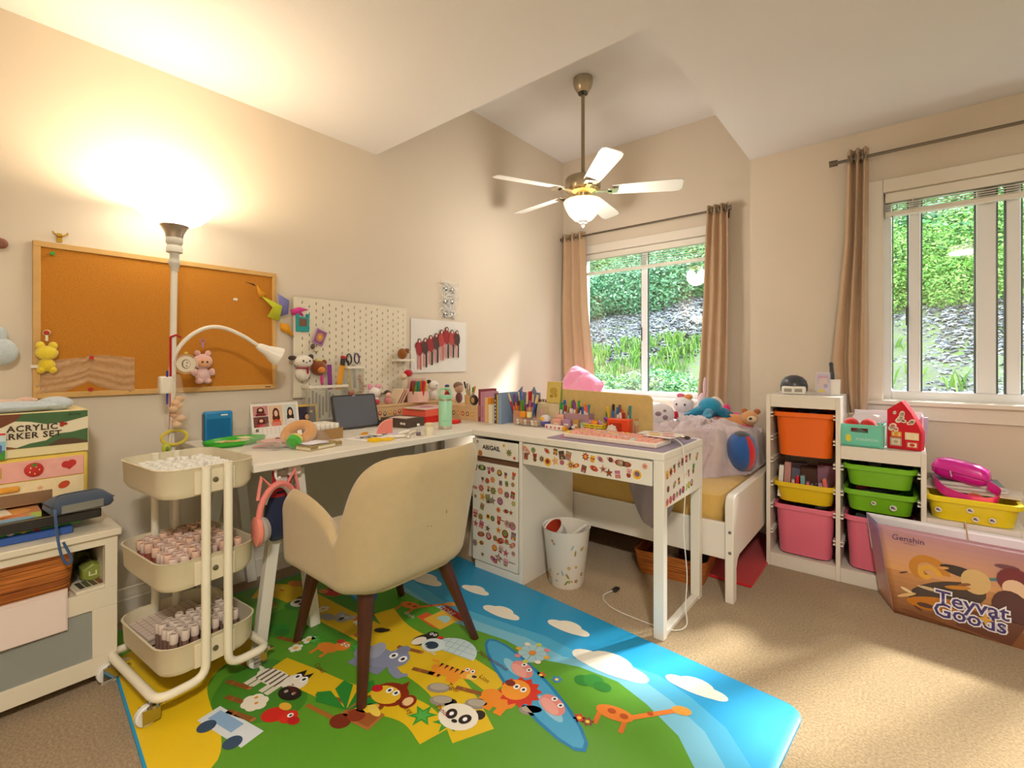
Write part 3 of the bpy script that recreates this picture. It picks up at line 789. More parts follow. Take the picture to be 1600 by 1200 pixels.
# ------------------------------------------------------------------ utility cart
CARTC = '#e2d6b8'
cart_M = (-1.968, .572, .012); cart_rz = R(5)
def cart():
    t = thing('utility_cart', 'cream metal three tier utility cart on casters', 'cart', cart_M, cart_rz)
    for zr, nm in ((.763, 'top_tray'), (.470, 'middle_tray'), (.203, 'bottom_tray')):
        w, d, h_ = .40, .30, .095
        n = 6; g = G(CARTC)
        g.loft([ring(rrect(w - .06, d - .06, .05, n), zr - h_ - .0), ring(rrect(w - .03, d - .03, .06, n), zr - h_), ring(rrect(w - .008, d - .008, .065, n), zr - h_ + .02), ring(rrect(w, d, .07, n), zr - .004), ring(rrect(w + .008, d + .008, .073, n), zr), ring(rrect(w - .004, d - .004, .068, n), zr + .001), ring(rrect(w - .012, d - .012, .066, n), zr - h_ + .02), ring(rrect(w - .034, d - .034, .058, n), zr - h_ + .004)])
        tr = g.build(nm, mat('cream_powder_coat', .42, .45, var=.03, vscale=4), t, ang=50)
        # wrap-round plates that clip the tray to the posts
        for sx in (1, -1):
            g = G(CARTC); g.box(sx * .2015 - .004, sx * .2015 + .004, -.062, .062, zr - h_ + .008, zr - .012); pl = g.build('clip_plate', MATS['cream_powder_coat'], tr, bev=.002)
            g = G('#8f8878'); g.lathe([(.009, 0), (.008, .004), (.003, .005)], 12); o = g.build('screw', METAL, pl); o.location = (sx * .2055, 0, zr - h_ * .5); o.rotation_euler = (0, R(90 * sx), 0)
    # bent tube frame: two posts each side, curving out to the feet
    for sx in (1, -1):
        for sy in (1, -1):
            x = .217 if sx > 0 else -.197; y = sy * .034
            pts = [(x, y, .763), (x, y, .30), (x, y, .15)] + [tuple(p) for p in bez((x, y, .13), (x, y, .09), (x, y + sy * .02, .082), (x, y + sy * .06, .082), 6)]
            pts += [(x, y + sy * .075, .082)] + [tuple(p) for p in bez((x, sy * .125, .082), (x, sy * .155, .082), (x - sx * .01, sy * .17, .082), (x - sx * .05, sy * .17, .082), 6)] + [(x - sx * .12, sy * .17, .082), (0, sy * .17, .082)]
            g = G('#efe7d0'); g.tube(pts, .0135, 12); g.build('frame_tube', MATS['cream_powder_coat'], t)
    for sx in (1, -1):
        for sy in (1, -1):
            x = sx * .175; y = sy * .165
            g = G('#b6b3aa'); g.lathe([(.011, .072), (.011, .062), (.022, .058), (.023, .050)], 14, (x, y, 0)); g.box(x - .018, x - .015, y - .032, y + .014, .012, .054); g.box(x + .015, x + .018, y - .032, y + .014, .012, .054); c = stuff(g.build('caster', CHROME, t))
            g = G('#e8e6df'); g.tube([(x - .011, y - .016, .031), (x + .011, y - .016, .031)], .031, 20); g.build('wheel', PLASTIC, c, bev=.004)
            g = G('#c6c2b6'); g.box(x - .010, x + .010, y + .012, y + .044, .044, .049); g.build('brake_pedal', CHROME, c)
    return t
cart()

# ------------------------------------------------------------------ low white dresser at the left edge
FROST = mat('frosted_glass', .35, .5, color='#aeb3ab', alpha=.62, var=.12, vscale=7)
def dresser():
    t = thing('dresser', 'low white dresser with an open shelf above a frosted glass front', 'dresser', (-2.36, -.10, 0))
    W_ = '#e4dbc4'; y0, y1 = -.52, .505; x0, x1 = -.22, .23
    g = G(W_); g.box(x0, x1 + .012, y0 - .01, y1 + .01, .512, .536); g.build('top', LACQ, t, bev=.004)
    g = G(W_); g.box(x0, x1 - .0215, y1 - .035, y1, .04, .5115); g.build('side_panel', LACQ, t, bev=.002)
    g = G(W_); g.box(x0, x1 - .0215, y0, y0 + .035, .04, .5115); g.build('side_panel', LACQ, t, bev=.002)
    g = G(W_); g.box(x0, x1 - .02, y0 + .035, y1 - .035, .315, .333); g.build('shelf_board', LACQ, t)
    g = G(W_); g.box(x0, x0 + .012, y0 + .035, y1 - .035, .05, .512); g.build('back_panel', LACQ, t)
    g = G(W_); g.box(x1 - .0215, x1, y0 + .001, y1 - .001, .485, .5115); g.box(x1 - .021, x1 - .0005, y1 - .0345, y1 - .0012, .3355, .485); g.box(x1 - .021, x1 - .0005, y0 + .0012, y0 + .0345, .3355, .485); g.build('top_rail', LACQ, t)
    g = G(W_); g.box(x0, x1 - .02, y0 + .035, y1 - .035, .045, .06); g.build('bottom_board', LACQ, t)
    # drawer front: frame with a frosted panel
    g = G(W_); f0, f1 = x1 - .02, x1 + .0
    for a in ((y0 + .002, y1 - .001, .27, .335), (y0 + .002, y1 - .001, .045, .105), (y1 - .068, y1 - .001, .105, .27), (y0 + .002, y0 + .10, .105, .27)):
        g.box(f0, f1, a[0], a[1], a[2], a[3])
    dr = g.build('drawer_front', LACQ, t, bev=.0015)
    g = G(); g.box(x1 - .012, x1 - .006, y0 + .10, y1 - .068, .105, .27); g.build('frosted_panel', FROST, dr)
    for yy in (y0, y1 - .045):
        for xx in (x0, x1 - .045):
            g = G(W_); g.box(xx + .001, xx + .044, yy + .001, yy + .044, 0, .0445); g.build('leg', LACQ, t, bev=.002)
    return t
dresser()

# ------------------------------------------------------------------ floor lamp
LPX, LPY = -2.38, .64
def floor_lamp():
    t = thing('floor_lamp', 'lit torchiere floor lamp with a white bendy reading arm beside the cork board', 'floor lamp', (LPX, LPY, 0))
    Wh = '#efe8da'
    g = G(Wh); g.lathe([(.125, 0), (.125, .012), (.115, .022), (.03, .032), (.018, .05)], 32); g.build('base', PLASTIC, t)
    g = G(Wh); g.tube([(0, 0, .04), (-.0, -.01, .8), (0, 0, 1.55)], .0125, 12); g.build('pole', PLASTIC, t)
    g = G('#d9d4c8'); g.lathe([(.014, 1.50), (.016, 1.52), (.022, 1.53), (.022, 1.545), (.017, 1.555), (.017, 1.575), (.03, 1.58), (.03, 1.60), (.024, 1.61), (.031, 1.62), (.031, 1.64), (.02, 1.645)], 18); g.build('collar', CLEAR if False else PLASTIC, t)
    g = G('#b9b0a4'); g.lathe([(.03, 1.64), (.034, 1.66), (.047, 1.685), (.062, 1.70), (.058, 1.702)], 24); g.build('cup', METAL, t)
    g = G('#fff3dc'); g.lathe([(.05, 1.69), (.095, 1.712), (.13, 1.745), (.148, 1.78), (.151, 1.795), (.147, 1.793), (.127, 1.75), (.09, 1.718), (.02, 1.70)], 36, cap0=False)
    g.build('glass_bowl', mat('lit_white_bowl', .5, .3, var=.0, emit=5.0), t)
    arm = spline([(0, -.012, 1.02), (.005, -.008, 1.12), (.02, .03, 1.205), (.035, .10, 1.262), (.05, .17, 1.268), (.065, .25, 1.232), (.08, .315, 1.185)], 6)
    g = G(Wh); g.tube(arm, .0085, 10); a = g.build('reading_arm', PLASTIC, t)
    g = G('#f2ece0'); ax = (Vector((.09, .405, 1.135)) - Vector((.08, .315, 1.185))).normalized()
    g.M = Matrix.Translation((.08, .315, 1.185)) @ ax.to_track_quat('Z', 'Y').to_matrix().to_4x4()
    g.lathe([(.012, -.015), (.018, .0), (.024, .03), (.038, .065), (.046, .092), (.043, .092), (.03, .06), (.01, .03)], 24); g.build('reading_shade', PLASTIC, a)
    g = G(Wh); g.tube([(.014, -.014, .40), (.016, -.02, .75), (.014, -.012, 1.02)], .004, 8); g.build('cable', PLASTIC, t)
    g = G('#ece5d6'); g.cbox((.0, -.03, 1.02), (.04, .05, .075)); g.build('switch_box', PLASTIC, t, bev=.008)
    lamp('floor_lamp_bulb', 'POINT', (LPX, LPY, 1.765), 11, (1.0, .80, .54), shadow_soft_size=.05)
floor_lamp()

# ------------------------------------------------------------------ cork board and peg board on the left wall
CORK = bpy.data.materials.new('cork'); CORK.use_nodes = True
n = CORK.node_tree.nodes; l = CORK.node_tree.links; p = n['Principled BSDF']
tc = n.new('ShaderNodeTexCoord'); a = n.new('ShaderNodeTexNoise'); a.inputs['Scale'].default_value = 320; a.inputs['Detail'].default_value = 6
r = n.new('ShaderNodeValToRGB'); e = r.color_ramp.elements; e[0].position = .3; e[0].color = (*lin('#b5701a'), 1); e[1].position = .7; e[1].color = (*lin('#cf8a2c'), 1)
bu = n.new('ShaderNodeBump'); bu.inputs['Strength'].default_value = .3; bu.inputs['Distance'].default_value = .002
l.new(tc.outputs['Object'], a.inputs['Vector']); l.new(a.outputs['Fac'], r.inputs['Fac']); l.new(r.outputs['Color'], p.inputs['Base Color']); l.new(a.outputs['Fac'], bu.inputs['Height']); l.new(bu.outputs['Normal'], p.inputs['Normal']); p.inputs['Roughness'].default_value = .95
def cork_board():
    t = thing('cork_board', 'large cork board in a pale oak frame behind the floor lamp', 'cork board', (XA, .695, .975))
    y0, y1, z1 = -.46, .46, .612
    g = G(); g.box(0.002, .012, y0 + .01, y1 - .01, .01, z1 - .01); g.build('cork_panel', CORK, t)
    OAK = mat('pale_oak', .6, .3, color='#d8ac6a', var=.16, vscale=20, bump=.1, bscale=80)
    for a in ((y0, y1, 0, .022), (y0, y1, z1 - .022, z1), (y0, y0 + .022, .022, z1 - .022), (y1 - .022, y1, .022, z1 - .022)):
        g = G(); g.box(.001, .020, *a); g.build('frame_rail', OAK, t, bev=.002)
    g = G('#5a4630'); g.box(.020, .0205, y1 - .06, y1 - .032, .008, .013); g.build('maker_plate', MATTE, t)
cork_board()
def peg_board():
    t = thing('peg_board', 'white slotted peg board beside the cork board', 'peg board', (XA, 1.242, .917))
    Wd, Hd = .77, .56; nx, nz = 38, 28; dx, dz = Wd / nx, Hd / nz
    x1 = .024; col = '#e9dfc9'
    vs = []; fs = []
    def q(y0, y1, z0, z1):
        b = len(vs); vs.extend([(x1, y0, z0), (x1, y1, z0), (x1, y1, z1), (x1, y0, z1)]); fs.append((b, b + 1, b + 2, b + 3))
    for j in range(nz):
        for i in range(nx):
            y0, z0 = i * dx, j * dz
            if (i % 2 == 0 and 0 < i and 0 < j < nz - 1 and ((j + (i // 2) * 1) % 2 == 1)):
                cy, cz = y0 + dx / 2, z0 + dz / 2; hw, hh = .0026, .0075
                q(y0, cy - hw, z0, z0 + dz); q(cy + hw, y0 + dx, z0, z0 + dz); q(cy - hw, cy + hw, z0, cz - hh); q(cy - hw, cy + hw, cz + hh, z0 + dz)
                b = len(vs)   # slot walls
                for yy, zz in ((cy - hw, cz - hh), (cy + hw, cz - hh), (cy + hw, cz + hh), (cy - hw, cz + hh)):
                    vs.append((x1, yy, zz)); vs.append((x1 - .005, yy, zz))
                for k in range(4):
                    a, c_ = b + 2 * k, b + 2 * ((k + 1) % 4); fs.append((a, a + 1, c_ + 1, c_))
            else: q(y0, y0 + dx, z0, z0 + dz)
    g = G(col); g.add(vs, fs); g.box(x1 - .005, x1, 0, .0005, 0, Hd); g.box(x1 - .005, x1, Wd - .0005, Wd, 0, Hd); g.box(x1 - .005, x1, 0, Wd, Hd - .0005, Hd)
    g.build('slotted_panel', LACQ, t)
    g = G('#3d3126'); g.box(.001, .012, .01, Wd - .01, .01, Hd - .01); g.build('slot_shade_sheet', MATTE, t)  # dark sheet, its colour standing in for the shade behind the slots
    return t
peg_board()

# ------------------------------------------------------------------ printed play mat
MAT_L, MAT_W = 2.15, 1.50
MATM = Matrix.Translation((-2.5, .43, 0)) @ Matrix.Rotation(R(-4.5), 4, 'Z')
mat_inv = MATM.inverted()
def play_mat():
    t = thing('play_mat', 'blue and green foam play mat printed with zoo animals', 'play mat', MATM.translation, R(-4.5))
    g = G('#1f9bd0'); o_ = [(x + MAT_L / 2, y + MAT_W / 2) for x, y in rrect(MAT_L, MAT_W, .06, 5)]; i_ = [(x + MAT_L / 2, y + MAT_W / 2) for x, y in rrect(MAT_L - .012, MAT_W - .012, .055, 5)]
    g.loft([ring(o_, 0), ring(o_, .009), ring(i_, .012)]); 
    VIN = mat('printed_vinyl', .42, .35, var=.03, bump=.12, bscale=220)
    g.build('foam_slab', VIN, t)
    Z = .012; ST = .00012
    P = lambda u, v: (mat_inv @ PX(u, v, Z=Z))[:2]
    def art(name, shapes, u, v, s=1.0, rot=0.0, base=.0010, flip=1):
        tilt = 0 if name in ('cloud_print', 'hippo_pool_print', 'log_print', 'pool_print', 'shop_print') else 16
        cx, cy = P(u, v); g = G()
        M = Matrix.Translation((cx, cy, Z)) @ Matrix.Rotation(R(rot + tilt), 4, 'Z') @ Matrix.Scale(s, 4)
        g.M = M
        for i, (pts, c) in enumerate(shapes):
            g.flat([(x * flip, y) for x, y in pts][::flip], (base + ST * i) / s, c)
        return g.build(name, VIN, t)
    # land and sky fields, in mat coordinates
    def field(name, pts, c, k):
        g = G(); g.flat(pts, Z + .0002 + .0001 * k, c); return g.build(name, VIN, t)
    PP = lambda L: [P(u, v) for u, v in L]
    def clampm(L): return [(min(max(x, .0065), MAT_L - .0065), min(max(y, .0065), MAT_W - .0065)) for x, y in L]
    hill = [P(*q) for q in ((585, 905), (640, 945), (690, 965), (745, 985), (790, 1000), (845, 1030), (905, 1042), (965, 1065), (1010, 1100), (1060, 1150), (1100, 1230))]
    hill = [(x, max(y, .02)) for x, y in hill]
    left = [(.012, .012), (MAT_L * .62, .012)]
    land = clampm([(.012, .012), (1.62, .012)] + hill[::-1] + [(.50, 1.30), (.42, MAT_W - .012), (.012, MAT_W - .012)])
    field('meadow_print', land, '#5f9c2a', 0)
    # lighter band of sky above the hills
    sky_ = clampm([(x, y) for x, y in hill] + [(x + .05, y + .07) for x, y in hill[::-1]]); field('haze_print', sky_, '#7cc0da', 0); sky_ = clampm([(x + .05, y + .07) for x, y in hill] + [(x + .09, y + .13) for x, y in hill[::-1]]); field('haze_print', sky_, '#4eaed6', 0)
    def blob(name, pts, c, k):
        xs = spline([(a, b, 0) for a, b in pts + pts[:1]], 5); field(name, clampm([(q.x, q.y) for q in xs[:-1]]), c, k)
    blob('dark_meadow_print', PP([(420, 960), (500, 935), (600, 930), (640, 965), (560, 1000), (470, 1000), (410, 990)]), '#478a28', 1)
    blob('dark_meadow_print', PP([(350, 1060), (430, 1030), (480, 1080), (450, 1120), (360, 1130), (330, 1100)]), '#478a28', 1)
    blob('meadow_print', PP([(600, 905), (650, 935), (690, 955), (650, 975), (590, 960), (570, 920)]), '#55a02a', 1.5)
    def road(pts, w, k=2):
        q = spline([(a, b, 0) for a, b in PP(pts)], 6); L = []; Rr = []
        for i, p_ in enumerate(q):
            d = (q[min(i + 1, len(q) - 1)] - q[max(i - 1, 0)]).normalized(); nn = Vector((-d.y, d.x, 0)) * w
            L.append(((p_ + nn).x, (p_ + nn).y)); Rr.append(((p_ - nn).x, (p_ - nn).y))
        g = G()
        for i in range(len(L) - 1): g.flat(clampm([L[i], L[i + 1], Rr[i + 1], Rr[i]]), Z + .0002 + .0001 * k, '#e3bd1e')
        g.build('yellow_path_print', VIN, t)
    blob('yellow_path_print', PP([(150, 1062), (200, 1020), (240, 1005), (300, 1015), (390, 985), (400, 1010), (350, 1040), (325, 1070), (330, 1105), (345, 1140), (330, 1200), (200, 1260)]), '#f0c81c', 2)
    road([(400, 925), (450, 925), (520, 960), (580, 990), (640, 1030), (700, 1075), (740, 1150)], .065)
    road([(600, 955), (625, 985), (680, 1015), (730, 1040), (780, 1075)], .045, 3)
    road([(430, 1040), (480, 1060), (540, 1085), (640, 1110), (680, 1150)], .05, 4)
    # ---- pictures
    W_, K_ = '#f2ead8', '#2a211d'
    def eyes(x, y, r=.012, d=.02): return [(ell(x - d, y, r, r * 1.2, n=12), '#ffffff'), (ell(x + d, y, r, r * 1.2, n=12), '#ffffff'), (ell(x - d, y, r * .5, r * .6, n=8), K_), (ell(x + d, y, r * .5, r * .6, n=8), K_)]
    def legs(c, xs, y0, y1, w): return [(rect(x - w, x + w, y0, y1), c) for x in xs]
    cloud = [(ell(-.05, 0, .05, .028), W_), (ell(0, .012, .06, .04), W_), (ell(.055, 0, .05, .026), W_), (ell(0, -.012, .08, .022), W_)]
    for u, v, s in ((742, 922, .8), (782, 957, .95), (887, 981, .95), (950, 1039, 1.45), (1086, 1074, 1.0), (662, 905, 1.15)):
        art('cloud_print', cloud, u, v, s, 8, .0005)
    art('zebra_print', legs('#e7ddcb', (-.07, -.04, .02, .05), -.075, -.02, .012) + [(ell(-.01, 0, .085, .04), W_)] + [(rect(-.07 + .026 * i, -.06 + .026 * i, -.035, .035), '#6b5d52') for i in range(5)] + [([(-.09, .0), (-.14, .02), (-.09, .02)], W_), (ell(.09, .02, .05, .045), W_), (ell(.125, -.03, .05, .033), K_), (ell(.14, -.025, .008, .008, n=8), '#b9aa9a'), (ell(.105, -.03, .008, .008, n=8), '#b9aa9a'), ([(.05, .055), (.07, .09), (.09, .06), (.11, .09), (.12, .055)], K_)] + eyes(.09, .045, .014, .018), 430, 1060, .9)
    art('elephant_print', legs('#8489a3', (-.08, -.045, .03, .06), -.09, -.02, .017) + [(ell(-.02, .0, .115, .062), '#8c92ad'), (ell(-.045, .035, .035, .06, 20), '#a3a8bd'), (ell(.07, .03, .062, .06), '#8c92ad'), (ell(.06, .09, .03, .035), '#8489a3'), (ell(.125, -.04, .055, .02, -25), '#8c92ad'), (ell(.17, -.045, .025, .013, 35), '#8c92ad')] + eyes(.075, .04, .018, .026), 592, 1028, .85)
    art('monkey_print', [(ell(-.03, -.08, .06, .05), '#8a4a1c'), (ell(-.03, -.085, .04, .035), '#e8b43c'), (ell(0, 0, .085, .07), '#8d2d17'), (ell(.095, .0, .035, .04), '#8d2d17'), (ell(.095, .0, .022, .027), '#ecc58c'), (ell(-.015, -.012, .07, .052), '#eec22e'), (ell(-.075, -.0, .026, .022), '#c8202c'), ([(0, .06), (.02, .10), (.04, .06)], '#8d2d17')] + eyes(-.0, .015, .015, .018), 610, 1085, .78)
    art('banana_box_print', [(rect(-.09, .05, -.05, .03), '#b4703a'), (rect(-.08, .04, -.04, .02), '#9c5a2c'), (ell(-.03, .02, .04, .02, 20), '#efc93a'), (ell(.0, .028, .04, .016, -20), '#f2d456')], 575, 1118, .9)
    art('lion_print', legs('#f08a1c', (-.06, -.02, .03), -.12, -.05, .017) + [(ell(-.01, -.05, .075, .045), '#ee8e22'), (star(.04, .03, .088, .068, 12), '#d8321c'), (ell(.02, .03, .058, .058), '#f59a28'), (ell(-.02, .05, .022, .018), '#7a2418')] + eyes(.03, .045, .013, .016), 793, 1082, .85, -5)
    art('tiger_print', legs('#f0982c', (-.07, -.04, .03, .055), -.06, -.01, .014) + [(ell(-.01, 0, .09, .038), '#f0982c'), (ell(.085, .03, .045, .042), '#f2a63a'), (ell(.115, .018, .028, .022), '#f5d06a'), (ell(.125, .024, .013, .01, n=10), K_)] + [([(-.07 + .03 * i, .035), (-.063 + .03 * i, .0), (-.055 + .03 * i, .035)], K_) for i in range(5)] + [(rect(-.13, -.085, .03, .042), '#f0982c')] + eyes(.085, .05, .011, .015), 702, 1050, .75)
    art('panda_print', [(ell(-.075, .05, .028, .028), K_), (ell(.075, .05, .028, .028), K_), (ell(0, 0, .092, .075), W_), (ell(-.035, .0, .025, .03, 25), K_), (ell(.035, .0, .025, .03, -25), K_), (ell(-.035, .0, .01, .012, n=10), '#fff'), (ell(.035, .0, .01, .012, n=10), '#fff'), (ell(0, -.03, .014, .01, n=10), K_)] if False else [(ell(-.075, .05, .028, .028), K_), (ell(.075, .05, .028, .028), K_), (ell(0, 0, .092, .075), W_), (ell(-.035, .0, .025, .03, 25), K_), (ell(.035, .0, .025, .03, -25), K_), (ell(-.035, .0, .01, .012, n=10), '#ffffff'), (ell(.035, .0, .01, .012, n=10), '#ffffff'), (ell(0, -.03, .014, .01, n=10), K_)], 716, 1120, .72)
    art('hippo_pool_print', [(ell(0, 0, .33, .075, 0), '#1f7fb4'), (ell(0, 0, .315, .062, 0), '#4aa6d2'), (ell(-.12, .0, .06, .02), '#8fcbe2'), (ell(.13, .005, .07, .022), '#8fcbe2')] + [(ell(-.09, .025, .055, .036), '#e88f86'), (ell(-.09, .012, .045, .02), '#f0a79c'), (ell(.12, .022, .055, .036), '#e88f86'), (ell(.12, .01, .045, .02), '#f0a79c')] + eyes(-.09, .045, .01, .018) + eyes(.12, .043, .01, .018), 826, 1072, .95, -17)
    wheel = [(ell(0, 0, .075, .075), '#b9b2a0'), (ell(0, 0, .071, .071), '#a7cfd8')] + [(rect(-.0018, .0018, -.16, -.02), '#8a8578')] + [([(0, 0), (.07 * math.cos(R(a)), .07 * math.sin(R(a))), (.07 * math.cos(R(a + 2)), .07 * math.sin(R(a + 2)))], '#8a8578') for a in range(0, 360, 45)] + [(ell(.078 * math.cos(R(a)), .078 * math.sin(R(a)), .016, .014, n=12), ['#e7b23c', '#e58a8a', '#c9cf5a', '#f0e0d0'][(a // 45) % 4]) for a in range(0, 360, 45)] + [(ell(0, 0, .02, .02), '#d98b3a')]
    art('ferris_wheel_print', wheel, 832, 1021, .75, 0, .0006)
    art('penguin_print', [(ell(0, 0, .045, .06, -20), K_), (ell(-.01, -.015, .03, .042, -20), W_), (ell(.02, .06, .035, .032), K_), (ell(.075, .06, .02, .014), '#d8402c')] + eyes(.022, .066, .01, .012), 660, 1000, .75)
    art('igloo_print', [(ell(0, -.04, .11, .10, 0, 20, 0, 180), '#cfe2e6')] + [(rect(-.10, .10, -.04 + .03 * k, -.037 + .03 * k), '#9fc3cc') for k in range(3)] + [(rect(-.05 + .03 * k, -.047 + .03 * k, -.04, .05), '#9fc3cc') for k in range(4)] + [(ell(-.09, -.03, .05, .045), '#dbe9ea'), (ell(-.095, -.035, .03, .025), '#2c3f52')], 712, 1012, .95, 0)
    art('koala_print', [(ell(-.05, -.02, .05, .03), '#a3a3a0'), (ell(.03, .01, .045, .04), '#a9a9a6'), (ell(-.01, .03, .022, .026), '#b5b5b0'), (ell(.07, .03, .022, .026), '#b5b5b0'), (ell(.03, .0, .012, .016, n=10), K_)] + eyes(.03, .022, .008, .014), 527, 965, .8)
    art('panda_print', [(ell(0, -.03, .06, .05), '#3f7d2c'), (ell(-.04, .035, .02, .02), K_), (ell(.04, .035, .02, .02), K_), (ell(0, 0, .055, .045), W_), (ell(-.02, .0, .015, .018), K_), (ell(.02, .0, .015, .018), K_)], 468, 942, .8)
    giraffe = [(rect(-.08, -.065, -.07, 0), '#e2742a'), (rect(.0, .015, -.07, 0), '#e2742a'), (ell(-.03, 0, .06, .03), '#e8812e'), ([(.0, .0), (.03, .0), (.15, .10), (.14, .115)], '#e8812e'), (ell(.155, .11, .03, .02, 10), '#eda03c'), (ell(-.04, .005, .014, .012, n=8), '#b5501c'), (ell(.0, .0, .014, .012, n=8), '#b5501c'), (ell(.07, .05, .01, .01, n=8), '#b5501c')]
    art('giraffe_print', giraffe, 648, 948, .85); art('giraffe_print', giraffe, 975, 1120, 1.0)
    art('shop_print', [(rect(-.09, .05, -.08, -.02), '#df5a2c'), (rect(-.05, .08, -.07, .05), '#e8b83a'), (ell(.02, -.02, .035, .05, 0, 12, 0, 180), '#a9d3d8'), (rect(-.07, .10, .045, .085), '#b5281f')], 690, 965, .9)
    text('shop_sign_print', 'STORE', .036, Matrix.Translation((*P(697, 955), Z + .0035)), '#f5ecd8', t, m=VIN)
    art('duck_print', [(ell(0, 0, .06, .038), '#efc83a'), (ell(.05, .03, .032, .03), '#f0cf4c'), (ell(.085, .025, .02, .01), '#e08a2a'), (ell(-.02, .02, .02, .014), '#d8402c')], 418, 920, .9)
    art('tortoise_print', [(ell(0, 0, .05, .035), '#a9652c'), (ell(.055, .0, .02, .018), '#8fae3c'), (ell(0, .01, .035, .02), '#c98a3c')], 418, 945, .8)
    art('ladybird_print', [(ell(0, 0, .06, .042), '#d2342a'), (ell(-.05, -.02, .03, .02), '#e28b3c'), (ell(.02, .012, .012, .01, n=8), K_), (ell(-.02, .012, .012, .01, n=8), K_)], 520, 925, .9)
    art('pool_print', [(ell(0, 0, .13, .06), '#2b86b8'), (ell(0, 0, .115, .048), '#4aa9d4'), (ell(.03, .01, .04, .022), '#e59a86')], 566, 925, 1.0, -12)
    art('camel_print', [(ell(0, -.0, .05, .03), '#e2842c'), (ell(.045, .035, .035, .03), '#e8862e'), (ell(.015, .055, .018, .014), '#c8342a'), (rect(-.04, -.025, -.06, 0), '#e2842c'), (rect(.015, .03, -.06, 0), '#e2842c')] + eyes(.05, .045, .008, .012), 512, 1012, .95)
    art('deer_print', [(ell(0, 0, .05, .03), '#d98332'), (ell(.05, .03, .026, .024), '#e59a3e'), ([(.04, .05), (.03, .09), (.055, .055)], '#8a5a2c'), ([(.06, .05), (.08, .09), (.07, .05)], '#8a5a2c')], 462, 912, .9)
    art('sheep_print', [(ell(.03 * math.cos(R(a)), .025 * math.sin(R(a)), .028, .024, n=12), W_) for a in range(0, 360, 60)] + [(ell(0, 0, .03, .026), W_), (ell(.01, .0, .008, .008, n=8), '#e0a03a'), (ell(-.02, .02, .008, .008, n=8), '#e0a03a')], 398, 1098, .8)
    art('parrot_print', [(ell(-.03, -.02, .05, .04, 20), '#d2281f'), (ell(.03, .0, .035, .035), '#d8301f'), (ell(.065, -.005, .026, .02), '#c01f1f'), (ell(-.03, .03, .03, .018), '#e8b43c'), (ell(.03, .008, .012, .012, n=10), '#ffffff'), (ell(.032, .008, .006, .006, n=8), K_)], 443, 1116, .8)
    palm = [(rect(-.1, .03, -.05, -.035), '#a9692c'), (ell(.05, -.04, .035, .03), '#7a2f1c'), (ell(.075, -.0, .03, .026), '#8a3a20')] + [([(.03, .0), (.03 + .12 * math.cos(R(a - 14)), .12 * math.sin(R(a - 14))), (.03 + .15 * math.cos(R(a)), .15 * math.sin(R(a))), (.03 + .12 * math.cos(R(a + 14)), .12 * math.sin(R(a + 14)))], '#2f8a34') for a in (60, 100, 140, 175)]
    art('palm_print', palm, 530, 1105, 1.0)
    art('bush_print', [(ell(-.04, 0, .04, .035), '#2f7d2c'), (ell(.0, .02, .045, .04), '#358a30'), (ell(.045, 0, .04, .03), '#2f7d2c')], 925, 1068, .8)
    art('bush_print', [(ell(-.04, 0, .04, .035), '#2f7d2c'), (ell(.0, .02, .045, .04), '#358a30'), (ell(.045, 0, .04, .03), '#2f7d2c')], 432, 985, .8)
    leaf5 = [(star(0, 0, .07, .03, 6), '#3c9a34'), (star(0, 0, .04, .02, 6), '#57b04a')]
    for u, v in ((660, 1118), (560, 1010), (490, 1000), (700, 1128)): art('leaf_print', leaf5, u, v, .7)
    for u, v in ((685, 1075), (690, 1095), (745, 1100), (830, 1110)): art('stone_print', [(ell(0, 0, .05, .03, 20), '#9a8f82'), (ell(.0, .006, .04, .02, 20), '#b3a999')], u, v, .8)
    for u, v in ((450, 1000), (375, 1035), (372, 1070), (372, 1095), (515, 1090), (640, 1015), (665, 1050), (735, 1080), (375, 1118)): art('log_print', [(rect(-.06, .06, -.010, .010), '#8f5526'), (ell(.06, 0, .008, .011, n=10), '#b4773f'), (rect(-.03, -.02, -.010, .010), '#a5652f')], u, v, .9, 24)
    fl = [(ell(.02 * math.cos(R(a)), .02 * math.sin(R(a)), .014, .014, n=10), W_) for a in range(0, 360, 72)] + [(ell(0, 0, .012, .012, n=10), '#e8c03c')]
    for u, v in ((483, 1000), (462, 1013), (505, 952), (562, 972)): art('daisy_print', fl, u, v, .8)
    for u, v, c in ((905, 1122, '#d8402c'), (918, 1128, '#8a4a3c'), (845, 1055, '#d85a3c'), (870, 1062, '#3c7ac0'), (560, 992, '#c0604a')): art('flower_print', [(star(0, 0, .024, .014, 6), c), (ell(0, 0, .008, .008, n=8), '#f0d04c')], u, v, .9)
    art('fox_print', [(ell(0, 0, .04, .022), '#e0672a'), (ell(.03, .02, .02, .02), '#e8742e')], 560, 968, .8)
    art('crow_print', [(ell(0, 0, .035, .022, 20), K_), (ell(.03, .015, .016, .014), K_), ([(.04, .02), (.065, .015), (.04, .008)], '#d88a2a')], 595, 985, .8)
    art('blue_cart_print', [(rect(-.12, .1, -.05, .02), '#dfe6ee'), (rect(-.1, .02, -.03, .01), '#8fb4dc'), (ell(-.07, -.05, .026, .026), '#39506e'), (ell(.06, -.05, .026, .026), '#39506e')], 370, 1131, 1.0)
    for s_, u, v in (('Monkey', 632, 1105), ('Panda', 692, 1112), ('Zebra', 458, 1078), ('Lion', 757, 1062), ('Tiger', 708, 1076), ('Giraffe', 640, 962), ('Camel', 500, 1045), ('Hippopotamus', 770, 1033), ('Penguin', 671, 1017)):
        x, y = P(u, v); text('word_print', s_, .026, Matrix.Translation((x, y, Z + .003)), '#7a2a1c' if s_ not in ('Giraffe', 'Penguin') else '#f2ead8', t, m=VIN)
    return t
